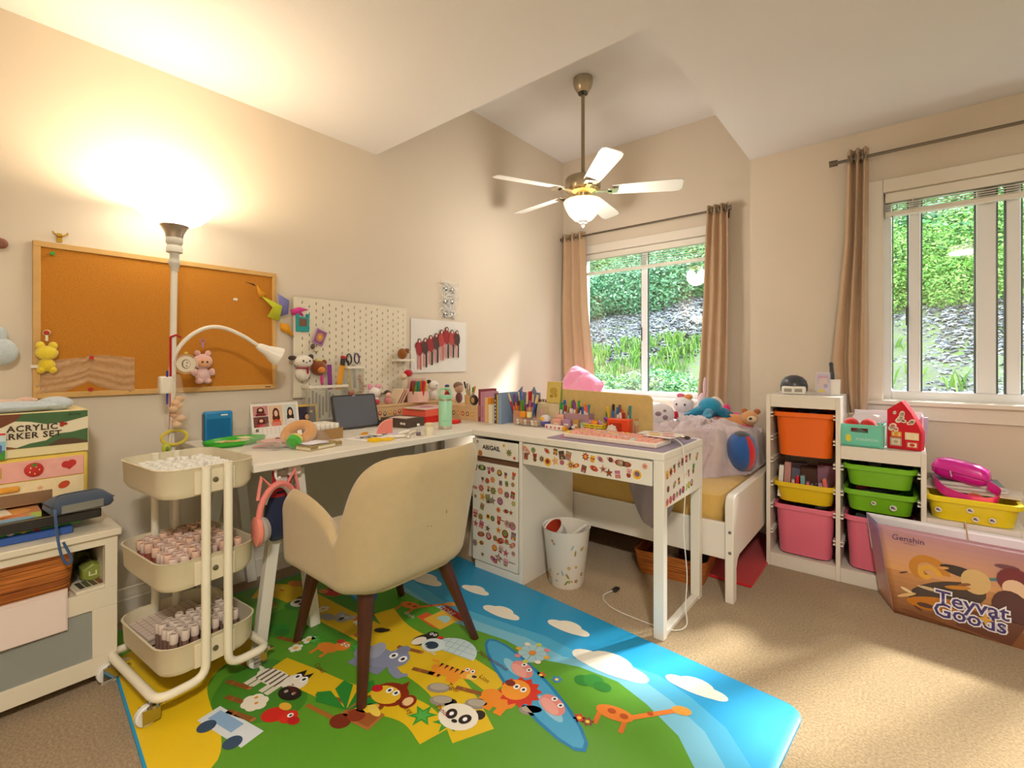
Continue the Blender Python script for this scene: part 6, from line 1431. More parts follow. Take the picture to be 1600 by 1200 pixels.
t = thing('fan_disc', 'pink quarter circle fan standing on the left desk', 'fan', (-2.07, 1.475, ZL + .001), rot=(0, 0, R(-35))); g = G('#f08f80'); g.M = frame_m((0, 0, 0), (0, 1, 0), (0, 0, 1)); g.prism([(.04, 0)] + [(.04 - .08 * math.cos(R(a)), .075 * math.sin(R(a))) for a in range(0, 91, 10)], -.002, .002); g.build('leaf', PAPER, t); G('#f5b8a8').tube([(0, .04 - .08 * math.cos(R(a)), .075 * math.sin(R(a))) for a in range(0, 91, 10)], .003, 6).build('rim', PAPER, t)
for k, (x, y, a, c) in enumerate(((-1.98, 1.53, .2, '#f2ecdf'), (-1.95, 1.56, .5, '#e8d2b8'), (-1.90, 1.43, -.5, '#efe6d6'), (-1.87, 1.47, .9, '#d8c8a8'))):
    t = thing('paint_tube', ['white paint tube behind the small bottle', 'beige paint tube next to the white one', 'cream paint tube beside the yellow foam', 'short tan paint tube at the desk edge'][k], 'paint tube', (x, y, ZL + .009), rot=(R(90), 0, a)); G(c).lathe([(.008, -.035), (.009, .02), (.005, .026)], 12).build('barrel', PLASTIC, t); G('#f0f0ec').lathe([(.0055, .026), (.0055, .04)], 10).build('cap', PLASTIC, t)
t = thing('glitter_bottle', 'tiny clear bottle with purple glitter at the desk edge', 'bottle', (-1.885, 1.545, ZL)); G('#ddd4d0').lathe([(.013, 0), (.013, .034), (.006, .042), (.006, .052)], 14).build('glass', CLEAR, t); G('#6a4a62').lathe([(.0115, .002), (.0115, .016)], 14).build('glitter', MATTE, t); G('#f0ece4').lathe([(.0075, .05), (.0075, .06)], 12).build('cap', PLASTIC, t)
t = thing('jar', 'small cream capped jar next to the glitter bottle', 'jar', (-1.865, 1.60, ZL)); G('#efe6c8').lathe([(.022, 0), (.023, .04), (.020, .044)], 20).build('body', PLASTIC, t); G('#e2d6ac').lathe([(.022, .044), (.022, .057), (.018, .06)], 20).build('lid', PLASTIC, t)
# dark game box, red box, magazine
t = thing('game_box', 'flat dark brown box with pale lid panel behind the pink fan', 'box', (-2.24, 1.72, ZL), R(12)); G('#5a4a40').box(-.10, .10, -.075, .075, 0, .05).build('carton', PAPER, t, bev=.002); decal('lid_panel', [(rect(-.06, .07, -.055, .04), '#d8c4b8')], Matrix.Translation((0, 0, .05)), t); decal('logo_print', [(ell(.055, .025, .01, .007), '#e8e0d8'), (ell(.075, .024, .01, .007), '#e8e0d8'), (rect(-.07, -.02, .024, .03), '#c8beb4')], FY(0, -.0752, 0), t)
t = thing('gift_box', 'red box with coral lid behind the dark box', 'box', (-2.31, 1.94, ZL), R(5)); G('#d82a20').box(-.10, .095, -.085, .095, 0, .045).build('base', PAPER, t, bev=.002); G('#f06a54').box(-.103, .098, -.088, .098, .040, .082).build('lid', PAPER, t, bev=.002)
o = G('#e8d6c4').box(-.085, .085, -.11, .11, 0, .007).build('magazine', PAPER, bev=.001); o.location = (-2.30, 1.95, ZL + .0825); o.rotation_euler = (0, 0, .1); tag(o, 'cream magazine with pink cover lying on the coral lid', 'magazine'); decal('cover_print', [(rect(-.06, .07, -.09, .08), '#d8a8b0'), (ell(0, 0, .04, .05), '#b8788a')], Matrix.Translation((0, 0, .007)), o)
o = G('#d8201c').box(-.03, .04, -.035, .035, 0, .022).build('red_case', PLASTIC, bev=.004); o.location = (-2.10, 1.985, ZL); o.rotation_euler = (0, 0, .4); tag(o, 'small red case beside the mint flask', 'case')
t = thing('flask', 'mint green insulated flask with carry loop lid on the left desk', 'flask', (-1.965, 1.80, ZL)); G('#d8cfc0').lathe([(.034, 0), (.036, .004), (.036, .018)], 28).build('steel_base', METAL, t); G('#a8e2bc').lathe([(.037, .018), (.037, .150), (.034, .156)], 28).build('body', PLASTIC, t); G('#cbbfae').lathe([(.033, .155), (.033, .165)], 24).build('steel_ring', METAL, t); G('#9fdcb4').lathe([(.036, .165), (.036, .182), (.031, .186)], 28).build('lid', PLASTIC, t)
G('#9fdcb4').tube([(x * .6428, x * .766, z) for x, z in [(-.031, .18), (-.032, .205), (-.028, .218), (-.018, .222), (.018, .222), (.028, .218), (.032, .205), (.031, .18)]], .006, 10).build('carry_loop', PLASTIC, t)
text('embossed_mark', 'YETI', .016, frame_m((.037 * .766, -.037 * .6428, .045), (.6428, .766, 0), (0, 0, 1)), '#86c49c', t, m=PLASTIC)
# riser shelf along the wall, and its items
WD = mat('light_pine', .6, .3, color='#dcb98a', var=.14, vscale=18, bump=.1, bscale=70)
t = thing('desk_riser', 'pine riser shelf with round stickers along the wall on the left desk', 'shelf', (-2.50, 1.97, ZL)); G().box(-.085, .075, -.36, .36, .095, .110).build('top_board', WD, t, bev=.002); G().box(-.085, .075, -.36, -.345, 0, .095).build('side_board', WD, t); G().box(-.085, .075, .345, .36, 0, .095).build('side_board', WD, t); fb_ = G().box(.058, .072, -.345, .345, .02, .095).build('front_board', WD, t)
for i in range(11): decal('sticker', [(ell(0, 0, .012, .014), ['#b8703c', '#c0504a', '#7a6a5a', '#d8a03c'][i % 4]), (ell(0, .003, .006, .006, n=10), '#efd8b4')], FX(.0725, -.31 + .036 * i, .055 + .006 * (i % 2)), fb_)
t = thing('desk_riser', 'short pine riser beside the row of books', 'shelf', (-2.19, 2.225, ZL)); G().box(-.15, .15, -.085, .085, .078, .092).build('top_board', WD, t, bev=.002); G().box(-.15, -.136, -.085, .085, 0, .078).build('side_board', WD, t); G().box(.136, .15, -.085, .085, 0, .078).build('side_board', WD, t); fb_ = G().box(-.136, .136, -.083, -.07, .0, .078).build('front_board', WD, t)
for i in range(6): decal('sticker', [(ell(0, 0, .014, .015), ['#c0543c', '#8a6a4a', '#d8a04a'][i % 3]), (ell(0, .0, .007, .007, n=10), '#efd8b4')], FY(-.11 + .042 * i, -.0832, .04), fb_)
ZS = ZL + .110
plush('plush_rabbit', 'white rabbit soft toy with pink lop ears on the pine riser', (-2.47, 1.685, ZS), [('body', '#f0e6dc', [((0, 0, .028), (.026, .03, .028))]), ('head', '#f4ece4', [((.004, 0, .075), (.032, .040, .032))]), ('ear', '#ee9fb8', [((0, -.030, .112), (.010, .016, .020)), ((0, .030, .112), (.010, .024, .014))]), ('dress', '#d8404a', [((.006, 0, .02), (.03, .034, .02))])])
plush('doll', 'small dark haired doll in a pink dress on the pine riser', (-2.46, 1.775, ZS), [('dress', '#e28a8a', [((0, 0, .022), (.018, .02, .024))]), ('face', '#f0c4a8', [((.004, 0, .058), (.016, .018, .018))]), ('hair', '#5a3a30', [((-.004, 0, .070), (.018, .022, .016))])], cat='doll')
for k, (y, c, nm) in enumerate(((1.82, '#e6cdb0', 'cream notebook leaning on the pine riser'), (1.84, '#d8a48c', 'tan notebook leaning behind the cream one'), (1.862, '#e0b8a0', 'peach notebook leaning last on the pine riser'))):
    t = thing('notebook', nm, 'notebook', (-2.48, y, ZS), rot=(R(-32), 0, 0)); G(c).box(-.05, .05, -.004, .004, 0, .10).build('cover', PAPER, t, bev=.001); G('#f2e8d8').box(-.048, .048, -.0028, .0028, .1002, .102).build('page_edge', PAPER, t)
def pen(label, c1, c2, loc, rot, L=.14, r=.005, name='marker', group=None):
    t = thing(name, label, name.replace('_', ' '), loc, 0, group, rot); G(c1).lathe([(r * .6, 0), (r, .006), (r, L * .72)], 8).build('barrel', PLASTIC, t); G(c2).lathe([(r * 1.12, L * .72), (r * 1.12, L), (r * .6, L + .003)], 8).build('cap', PLASTIC, t); return t
t = thing('marker_organiser', 'pale pink hexagonal organiser full of felt pens on the pine riser', 'organiser', (-2.455, 2.00, ZS + .0), R(-30))
hexo = [(.076 * math.cos(R(a)), .076 * math.sin(R(a))) for a in range(0, 360, 60)]; hexi = [(x * .93, y * .93) for x, y in hexo]
g = G('#f0c8b8'); g.loft([ring(hexo, 0), ring(hexo, .070), ring(hexi, .070), ring(hexi, .004)]); g.build('cup', PLASTIC, t); g = G('#edbfae'); g.M = Matrix.Translation((0, 0, 0)); g.loft([[(-.067, -.07, .0), (-.067, .07, .0), (-.072, .07, .0), (-.072, -.07, .0)], [(-.067, -.07, .15), (-.067, .07, .15), (-.072, .07, .15), (-.072, -.07, .15)]]); g.build('back_board', PLASTIC, t)
cn = ['red', 'orange', 'yellow', 'green', 'purple', 'pink', 'blue', 'black', 'crimson', 'lime', 'brown', 'teal', 'violet', 'navy']
ch = ['#d8203c', '#f07a1c', '#e8c02c', '#2f9a4a', '#7a3f9a', '#e85a8c', '#2f6ab8', '#2a2628', '#a81a2c', '#8ac03a', '#7a4a2c', '#1f8f8c', '#9a5ab8', '#2a3a6a']
rnd = random.Random(17)
for k in range(12):
    a = R(30 * k); rr = .030 if k % 2 else .052
    pen('%s felt pen in the pink hexagonal organiser' % cn[k], ch[k], ch[k], (-2.455 + rr * math.cos(a), 2.00 + rr * math.sin(a), ZS + .006), (R(rnd.uniform(-9, 9)), R(rnd.uniform(2, 12)), 0), .13, .0085, 'felt_pen')
plush('figurine', 'red capped little figurine standing behind the pink organiser', (-2.53, 1.96, ZS + .0), [('body', '#e9d8b8', [((0, 0, .09), (.02, .022, .09))]), ('cap', '#cc1f28', [((.01, .02, .185), (.022, .034, .024))]), ('face', '#efd6b4', [((.006, -.012, .165), (.02, .022, .022))])], cat='figurine')
plush('plush_dog', 'small white puppy figurine with black ear right of the pink organiser', (-2.49, 2.17, ZS), [('body', '#f0e8de', [((0, 0, .035), (.026, .032, .036))]), ('head', '#f3ece2', [((.006, -.004, .10), (.03, .042, .032))]), ('ear', '#2f2a28', [((0, -.04, .125), (.012, .022, .014))]), ('nose', '#2a2422', [((.036, .0, .10), (.004, .005, .004))])])
plush('figurine', 'tan and grey round headed doll figurine at the riser corner', (-2.33, 2.26, ZL + .092), [('body', '#7a4a4c', [((0, 0, .035), (.022, .026, .036))]), ('head', '#c9a088', [((.0, 0, .098), (.028, .034, .034))]), ('hair', '#8a6a5a', [((-.008, 0, .115), (.03, .038, .028))])], cat='figurine')
plush('figurine', 'red and blue little costume figurine at the riser corner', (-2.40, 2.215, ZL + .111), [('body', '#a02a34', [((0, 0, .03), (.018, .02, .032))]), ('head', '#d8b49a', [((.0, 0, .075), (.018, .02, .02))]), ('hat', '#3a4a8a', [((0, 0, .095), (.016, .018, .010))])], cat='figurine')
t = thing('craft_cup', 'wooden cup with dried flowers and brushes on the short riser', 'cup', (-2.20, 2.235, ZL + .092)); G('#e0b87c').lathe([(.034, 0), (.036, .06), (.032, .06), (.03, .004)], 18).build('cup', WOODM, t)
for k in range(6):
    pen(['green brush', 'orange brush', 'olive brush', 'grey brush', 'cream brush', 'dark tipped brush'][k] + ' standing in the wooden cup', '#c9b48a', ['#3f9a3c', '#e28a2c', '#8a8a4c', '#8a8f90', '#efe4cc', '#2a2624'][k], (-2.20 + .014 * math.cos(k), 2.235 + .014 * math.sin(k), ZL + .097), (R(-8 + 4 * k), R(10 * math.sin(k * 2)), 0), .105 + .008 * k, .005, 'paint_brush')
plush('roundel', 'black round tape dispenser with a wooden core on the short riser', (-2.115, 2.185, ZL + .092), [('disc', '#3a302c', [((0, 0, .034), (.036, .014, .034))]), ('core', '#d8a868', [((0, -.010, .034), (.016, .008, .018))])], cat='tape dispenser')
# row of books between the desks
xs = -2.035; BK = [('maroon cloth book at the left end of the row', '#8f4450', .018, .20, .15), ('fluffy pink diary next to the maroon book', '#c98aa0', .034, .185, .13), ('pale orange paperback in front of the row', '#f0c48a', .024, .150, .12), ('orange and gold paperback in the book row', '#e2952c', .020, .150, .13), ('short white book standing forward in the row', '#efe4c8', .030, .112, .14), ('dark purple dotted spine book in the row', '#5a4a62', .017, .18, .16), ('thin yellow striped book in the row', '#cdb040', .010, .175, .16), ('sky blue book at the right end of the row', '#8fa8c8', .026, .185, .16)]
for k, (nm, c, w, h, d) in enumerate(BK):
    t = thing('book', nm, 'book', (xs + w / 2, 2.14 if 'short white' not in nm else 2.12, ZL)); G(c).box(-w / 2, -w / 2 + .0022, 0, d, 0, h).box(w / 2 - .0022, w / 2, 0, d, 0, h).box(-w / 2 + .0022, w / 2 - .0022, 0, .0025, 0, h).build('cover', PLUSH if 'fluffy' in nm else PAPER, t); G('#f0e6d2').box(-w / 2 + .0024, w / 2 - .0024, .003, d - .004, .003, h - .004).build('pages', PAPER, t)
    if 'dark' in nm: decal('spine_print', [(rect(-.004, .004, .02 + .022 * i, .032 + .022 * i), '#e0d4c8') for i in range(6)], FY(0, 0, 0), t)
    if 'maroon' in nm or 'gold' in nm: decal('spine_print', [(rect(-.005, .005, .03, .10), '#e8c86a' if 'gold' in nm else '#b87a80')], FY(0, 0, 0), t)
    xs += w + .0015
# pencil box with cat ears behind
t = thing('cat_ear_stand', 'grey blue upright stand with two cat ear points behind the pencils', 'stand', (-1.80, 2.30, ZR)); g = G('#7f8aa6'); g.M = FY(0, 0, 0); g.prism([(-.06, 0), (.12, 0), (.12, .18), (.095, .18), (.075, .215), (.052, .18), (-.02, .18), (-.015, .215), (-.045, .185), (-.06, .17)], -.008, .0); g.build('panel', PLASTIC, t)
t = thing('pencil_box', 'pinkish wooden pencil box packed with colouring pencils', 'pencil box', (-1.735, 2.235, ZR), R(-12))
for a in ((-.062, .062, -.048, -.044, 0, .075), (-.062, .062, .044, .048, 0, .11), (-.062, -.058, -.044, .044, 0, .10), (.058, .062, -.044, .044, 0, .10), (-.058, .058, -.044, .044, 0, .004)): G('#d89a7a').box(*a).build('wall_board', WOODM, t)
for k in range(14):
    i, j = k % 7, k // 7; pen('%s colouring pencil in the pinkish pencil box' % cn[k % 14], ch[k % 14], ['#e8d2a8', ch[(k + 3) % 14]][k % 2], (-1.785 + .017 * i, 2.215 + .03 * j, ZR + .006), (R(rnd.uniform(-6, 4)), R(-18 + 5 * i + rnd.uniform(-3, 3)), 0), rnd.uniform(.155, .195), .0058, 'pencil')
o = G('#e8941c').lathe([(.022, 0), (.027, .012), (.024, .030), (.008, .034)], 18).build('orange_cap', PLASTIC); o.location = (-1.70, 2.165, ZR + .046); tag(o, 'orange round lid sitting on the clear box of clay animals', 'lid')
t = thing('nail_bottle', 'pale yellow nail polish bottle standing on the clear box of clay animals', 'bottle', (-1.655, 2.165, ZR + .046)); G('#efe2a0').box(-.014, .014, -.010, .010, 0, .032).build('glass', PLASTIC, t, bev=.004); G('#d8a080').lathe([(.006, .032), (.005, .06)], 12).build('cap', PLASTIC, t)
t = thing('display_box', 'clear box of tiny clay animals on the right desk', 'display box', (-1.66, 2.16, ZR)); G('#efe4da').box(-.085, .085, -.032, .032, 0, .046).build('shell', CLEAR, t)
for k in range(6): plush('clay_animal', ['white', 'tan', 'cream', 'brown', 'ivory', 'peach'][k] + ' clay animal inside the clear display box', (-1.725 + .026 * k, 2.15, ZR + .001), [('body', ['#efe6da', '#c9a070', '#ecdcc0', '#9a6a48', '#f2ead8', '#e8b898'][k], [((0, 0, .011), (.010, .010, .011))]), ('head', ['#f0e8dc', '#cfa878', '#efe0c6', '#a87850', '#f4ecdc', '#ecc0a2'][k], [((0, -.004, .026), (.009, .009, .009))])], cat='clay figure')
plush('egg_ball', 'egg shaped ball in purple, white and yellow on the right desk', (-1.56, 2.19, ZR), [('lower_half', '#5a5aa8', [((0, 0, .024), (.030, .030, .024))]), ('upper_half', '#e8e0e4', [((0, 0, .042), (.031, .031, .026))]), ('yellow_mark', '#efb82c', [((-.004, -.026, .046), (.014, .008, .012))])], cat='ball')
# cream organiser with pens in the middle
t = thing('desk_organiser', 'cream wooden desk organiser at the back of the right desk', 'organiser', (-1.585, 2.285, ZR)); G('#e2d0ac').box(-.085, .075, -.03, .035, 0, .125).build('box', WOODM, t, bev=.003); G('#d8c49a').box(-.05, .0, -.0315, -.030, .02, .105).build('groove_panel', WOODM, t)
t = thing('notebook', 'upright yellow pocket book leaning on top of the cream organiser', 'notebook', (-1.57, 2.285, ZR + .1255), rot=(R(-8), 0, R(8))); G('#d8c06a').box(-.045, .045, -.008, .008, 0, .125).build('cover', PAPER, t, bev=.002); G('#8fa85a').box(.0452, .0475, -.007, .007, .004, .122).build('green_edge', PAPER, t); decal('cover_print', [(ell(0, .07, .025, .02), '#c0a04a'), (ell(-.012, .04, .012, .01), '#a88838'), (ell(.015, .045, .012, .012), '#b8983e')], FY(0, -.0082, 0), t)
text_t = thing('word_block', 'small wooden word ornament on top of the cream organiser', 'ornament', (-1.635, 2.268, ZR + .1255)); text('letters', 'ROLL', .024, FY(0, 0, .012), '#6a4a30', text_t, extrude=.004, m=WOODM)
plush('figurine', 'tiny pink spire figurine in front of the cream organiser', (-1.60, 2.215, ZR), [('spire', '#d8a8a0', [((0, 0, .05), (.010, .010, .05))]), ('base', '#e0c0b0', [((0, 0, .012), (.016, .014, .012))])], cat='figurine')
def pen_box(label, x, y, w, d, h, c, n, z=ZR, names='pen', seed=1, L=(.11, .15)):
    t = thing('pen_box', label, 'pen holder', (x, y, z)); th = .003
    for a in ((-w / 2, w / 2, -d / 2, -d / 2 + th, 0, h), (-w / 2, w / 2, d / 2 - th, d / 2, 0, h), (-w / 2, -w / 2 + th, -d / 2 + th, d / 2 - th, 0, h), (w / 2 - th, w / 2, -d / 2 + th, d / 2 - th, 0, h), (-w / 2 + th, w / 2 - th, -d / 2 + th, d / 2 - th, 0, th)): G(c).box(*a).build('side', PLASTIC, t)
    r_ = random.Random(seed)
    for k in range(n):
        px = x - w / 2 + .012 + (w - .024) * (k + .5) / n
        q = r_.randrange(14); pen('%s pen, %s from the left in the %s' % (cn[q], ['first', 'second', 'third', 'fourth', 'fifth', 'sixth', 'seventh', 'eighth', 'ninth', 'tenth', 'eleventh', 'twelfth', 'thirteenth', 'fourteenth'][k], label.split(' on ')[0].split(' standing')[0]), ['#efe6dc', ch[q]][k % 2], ch[q], (px, y + r_.uniform(-.01, .01), z + th + .002), (R(r_.uniform(-5, 5)), R(r_.uniform(-7, 7)), 0), r_.uniform(*L), .0068, 'pen')
pen_box('coral pen box standing on the right desk', -1.478, 2.235, .055, .05, .075, '#efb8a8', 5, seed=3); pen_box('mauve pen box standing on the right desk', -1.365, 2.235, .15, .06, .085, '#b8909a', 13, seed=5)
pen_box('low beige pen box standing on the right desk', -1.15, 2.275, .16, .04, .06, '#d8cdb0', 10, seed=8, L=(.09, .14))
# little boxes in front
for k, (x, y, w, d, h, c, nm) in enumerate(((-1.47, 2.185, .06, .035, .05, '#e8a898', 'pink gift bag in front of the coral pen box'), (-1.405, 2.18, .05, .03, .052, '#b890b0', 'lilac packet in front of the mauve pen box'), (-1.345, 2.175, .035, .03, .058, '#c99a5a', 'tan wooden block in front of the mauve pen box'), (-1.305, 2.185, .035, .03, .045, '#a8c0b4', 'sage green block in front of the mauve pen box'))):
    o = G(c).box(-w / 2, w / 2, -d / 2, d / 2, 0, h).prism([(-w * .3, -d / 2 - .002), (w * .3, -d / 2 - .002), (0, -d / 2)], h * .4, h * .6, '#f2e6da').build('small_box', PAPER, bev=.003); o.location = (x, y, ZR); o.rotation_euler = (0, 0, .1 * k - .1); tag(o, nm, 'box')
t = thing('sticker_roll', 'long white sticker box with orange end in front of the pens', 'box', (-1.445, 2.125, ZR), R(-8)); G('#efe0d6').box(-.07, .055, -.013, .013, 0, .024).build('carton', PAPER, t, bev=.002); G('#eaa02c').box(.0555, .075, -.013, .013, 0, .024).build('end_cap', PAPER, t, bev=.004)
for i in range(4): decal('dot_print', [(ell(-.055 + .03 * i, .012, .007, .007), ['#d85a7a', '#b87a9a', '#e08a6a', '#c0506a'][i])], FY(0, -.0132, 0), t)
plush('figurine', 'tiny black and white cow figurine beside the orange ended box', (-1.345, 2.12, ZR), [('body', '#3a302c', [((0, 0, .014), (.018, .011, .012))]), ('head', '#efe6da', [((.016, -.004, .024), (.010, .009, .009))])], cat='figurine')
# yellow basket with paper flowers
t = thing('mini_basket', 'small yellow slotted plastic basket on the right desk', 'basket', (-1.235, 2.185, ZR), R(-4))
for z in (.002, .014, .026, .038): g = G('#efd63c'); g.loft([ring(rrect(.115, .075, .012, 3), z), ring(rrect(.117, .077, .012, 3), z + .008), ring(rrect(.111, .071, .010, 3), z + .008), ring(rrect(.109, .069, .010, 3), z)], False, False, closed=True); g.build('band', PLASTIC, t)
for i in range(10):
    a = 6.283 * i / 10; G('#efd63c').box(-.003, .003, -.003, .003, 0, .044).build('rib', PLASTIC, t, loc=(.054 * math.cos(a), .034 * math.sin(a), 0))
for k, (x, y, c, nm) in enumerate(((-1.265, 2.18, '#b07ab8', 'lilac paper flower in the yellow basket'), (-1.235, 2.175, '#f08a2c', 'orange paper flower in the yellow basket'), (-1.205, 2.185, '#c08ac8', 'mauve paper flower in the yellow basket'), (-1.185, 2.215, '#9a5ab8', 'purple paper flower standing high behind the yellow basket'))):
    o = G(c); 
    for q in range(6): o.sph((.012 * math.cos(q * 1.047), .012 * math.sin(q * 1.047), .0), (.010, .010, .007), n=8, m=5)
    o.sph((0, 0, .004), .006, '#f0c850', n=8, m=5); o = o.build('paper_flower', PAPER); o.location = (x, y, ZR + .048 + (.018 if k == 3 else 0)); o.rotation_euler = (R(40), 0, k); tag(o, nm, 'paper flower')
    if k == 3:
        o2 = G('#8a9a5a').tube([(0, 0, -.062), (0, 0, -.004)], .002, 5).build('stem', PAPER, o); o2.rotation_euler = (R(-40), 0, 0)
t = thing('toy_camera', 'bright orange red box with window and white fluffy sheep face charm', 'box', (-1.105, 2.20, ZR), R(6)); G('#e8481c').box(-.058, .058, -.03, .03, 0, .078).build('body', PLASTIC, t, bev=.004); G('#b8300f').box(-.045, .02, -.0315, -.0302, .012, .06).build('window', PLASTIC, t)
for k in range(8): G('#f2e8d8').sph((-.03 + .018 * math.cos(k * .785), -.036, .024 + .018 * math.sin(k * .785)), (.010, .008, .010), n=8, m=5).build('fleece', PLUSH, t)
G('#f0e0c8').sph((-.03, -.042, .024), (.014, .007, .013), n=10, m=6).build('face', PLUSH, t)
t = thing('vial', 'slim glass vial of orange beads behind the keyboard', 'vial', (-1.022, 2.215, ZR)); G('#e8e0d4').lathe([(.010, 0), (.010, .07), (.006, .074)], 12).build('glass', CLEAR, t); G('#d8844a').lathe([(.008, .004), (.008, .05)], 10).build('beads', MATTE, t); G('#c08a5a').lathe([(.008, .073), (.008, .085)], 10).build('cork', WOODM, t)
t = thing('bead_tray', 'clear tray of brown beads behind the keyboard', 'tray', (-1.00, 2.165, ZR)); G('#e0dcd4').box(-.04, .04, -.02, .02, 0, .016).build('tray', CLEAR, t)
for k in range(14): G(['#8a5a34', '#a8703c', '#6a4028'][k % 3]).sph((-.033 + .011 * (k % 7), -.009 + .018 * (k // 7), .012), .0058, n=8, m=5).build('bead', PLASTIC, t)
# big beige board at the back
t = thing('lap_board', 'large beige board with rounded corner standing along the back of the right desk', 'board', (-1.265, 2.312, ZR)); g = G('#d8bc7a'); g.M = FY(0, 0, 0); g.prism([(-.275, 0), (.285, 0), (.285, .17)] + [(.285 - .025 + .025 * math.cos(R(a)), .17 + .025 * math.sin(R(a))) for a in (30, 60, 90)] + [(-.275, .21)], -.005, .005); g.build('panel', WOODM, t, bev=.002)
# desk pad, keyboard, sheets
o = G('#8f7a94').prism(rrect(.58, .415, .01, 3), 0, .002).build('desk_pad', CLOTH); o.location = (-1.037, 2.075, ZR + .0004); tag(o, 'mauve desk pad under the keyboard', 'desk pad')
decal('pad_print', [(ell(-.22, -.14, .03, .016, 20), '#d84a8c'), (ell(-.235, -.13, .012, .008), '#e88ab0')], Matrix.Translation((0, 0, .002)), o)
t = thing('keyboard', 'white keyboard with pink and yellow keys on the mauve pad', 'keyboard', (-1.03, 2.005, ZR + .0026), R(-1)); G('#efe0d2').box(-.235, .235, -.085, .075, 0, .022).build('case', PLASTIC, t, bev=.005)
km = None
for j in range(5):
    for i in range(15):
        c = '#e8c65a' if (i * 7 + j * 3) % 17 == 0 else '#cfd2c4' if (i + 2 * j) % 11 == 0 else '#eea898'
        G(c).loft([ring(rect(-.0135, .0135, -.0135, .0135), 0), ring(rect(-.010, .010, -.010, .010), .009)]).build('key', PLASTIC, t, loc=(-.212 + .0303 * i, -.066 + .031 * j, .0222))
for k, (x, y, rz, w, d, c, nm) in enumerate(((-.86, 2.12, .05, .19, .10, '#e6dcd0', 'cream printed sheet lying across the keyboard'), (-.83, 2.05, -.1, .13, .09, '#efe4e0', 'pale pink postcard on the right of the keyboard'))):
    sheet(nm, x, y, rz, w, d, c, [(ell(-.03, 0, .03, .02), '#e8b45a'), (ell(.03, .01, .03, .02), '#d88a7a'), (rect(-.06, -.02, .02, .026), '#8aa0b8')], ZR + .0345 + .002 * k)
t = thing('makeup_brush', 'yellow handled brush lying at the back right corner of the right desk', 'brush', (-.825, 2.245, ZR + .012), rot=(R(90), 0, R(75))); G('#e8a82c').lathe([(.004, -.07), (.007, -.02), (.004, .02)], 10).build('handle', PLASTIC, t); G('#b8b0a0').lathe([(.005, .02), (.005, .035)], 10).build('ferrule', METAL, t); G('#4a3a2c').lathe([(.006, .035), (.009, .05), (.003, .065)], 10).build('bristles', PLUSH, t)
o = G('#e8a888').prism(ell(0, 0, .04, .025), 0, .004).build('peach_patch', PAPER); o.location = (-.90, 2.22, ZR + .003); tag(o, 'peach oval card beside the yellow brush', 'card')

# ------------------------------------------------------------------ on the bed and window seat
def pillow(name, label, loc, sz, col, rot, m=CLOTH, cat='pillow', amp=.01):
    t = thing(name, label, cat, loc, rot=rot); n = 20; g = G(col); w, d, h = sz
    for sgn in (1, -1):
        vs = []
        for j in range(n + 1):
            for i in range(n + 1):
                u = 2 * i / n - 1; v = 2 * j / n - 1; e = max(0, (1 - u ** 4) * (1 - v ** 4)) ** .5
                vs.append((u * w / 2 * (1 - .06 * v * v), v * d / 2 * (1 - .06 * u * u), sgn * (h / 2 * e + amp * e * noise.noise(Vector((u * 3 + loc[0] * 9, v * 3, sgn))))))
        f = [(j * (n + 1) + i, j * (n + 1) + i + 1, (j + 1) * (n + 1) + i + 1, (j + 1) * (n + 1) + i) for j in range(n) for i in range(n)]
        g.add(vs, f if sgn > 0 else [q[::-1] for q in f])
    g.build('cushion', m, t, ang=120); G(col).tube([(x, y, 0) for x, y in rrect(w * .95, d * .95, .02, 3)], .004, 6, closed=True).build('piping', m, t); return t
SATIN = mat('pink_satin', .3, .6, sheen=.4, var=.1, vscale=10, bump=.5, bscale=14, bdist=.02)
pillow('pillow', 'shiny pink satin pillow leaning by the left bay curtain', (-2.13, 3.46, .84), (.50, .42, .17), '#ee8fb8', (R(66), R(18), R(-28)), SATIN, amp=.03)
pillow('pillow', 'white bed pillow lying at the head of the bed', (-2.27, 2.85, .572), (.40, .62, .16), '#eee6e2', (0, 0, 0))
plush('cushion', 'round white cushion with grey print lying behind the beige board', (-1.25, 3.09, duvet_z(-1.25, 3.09) - .005), [('pad', '#ece5ea', [((0, 0, .075), (.085, .035, .078))]), ('printed_spot', '#9a8490', [((-.02, -.030, .085), (.022, .010, .016)), ((.022, -.028, .062), (.020, .010, .018)), ((.02, -.027, .105), (.012, .010, .010))])], rz=R(25), cat='cushion')
ZB = .60
plush('plush_toy', 'white spotted plush cat lying along the bay window', (-1.50, 3.55, .671), [('body', '#ece4ea', [((0, 0, .06), (.13, .07, .07))]), ('head', '#f0e9ee', [((-.09, -.02, .11), (.06, .055, .05))]), ('ear', '#d88aa8', [((-.12, -.02, .16), (.018, .014, .02)), ((-.06, -.02, .16), (.018, .014, .02))]), ('spot', '#7a6a74', [((.03, -.05, .09), (.02, .02, .015)), ((.08, -.04, .08), (.018, .02, .014)), ((-.02, -.055, .07), (.014, .014, .012))])])
plush('plush_toy', 'white plush rabbit with orange and pink bow by the bay window', (-1.24, 3.50, .671), [('body', '#efe6ea', [((0, 0, .05), (.07, .06, .06))]), ('head', '#f3ecef', [((0, -.02, .13), (.075, .065, .06))]), ('bow', '#f0a05a', [((.04, -.03, .19), (.03, .02, .02))]), ('tuft', '#e8708c', [((-.02, -.02, .195), (.03, .02, .018))]), ('eye', '#2a2230', [((-.03, -.082, .135), (.006, .005, .008)), ((.03, -.082, .135), (.006, .005, .008))]), ('scarf', '#c81f3a', [((-.05, -.04, .05), (.03, .03, .03))])])
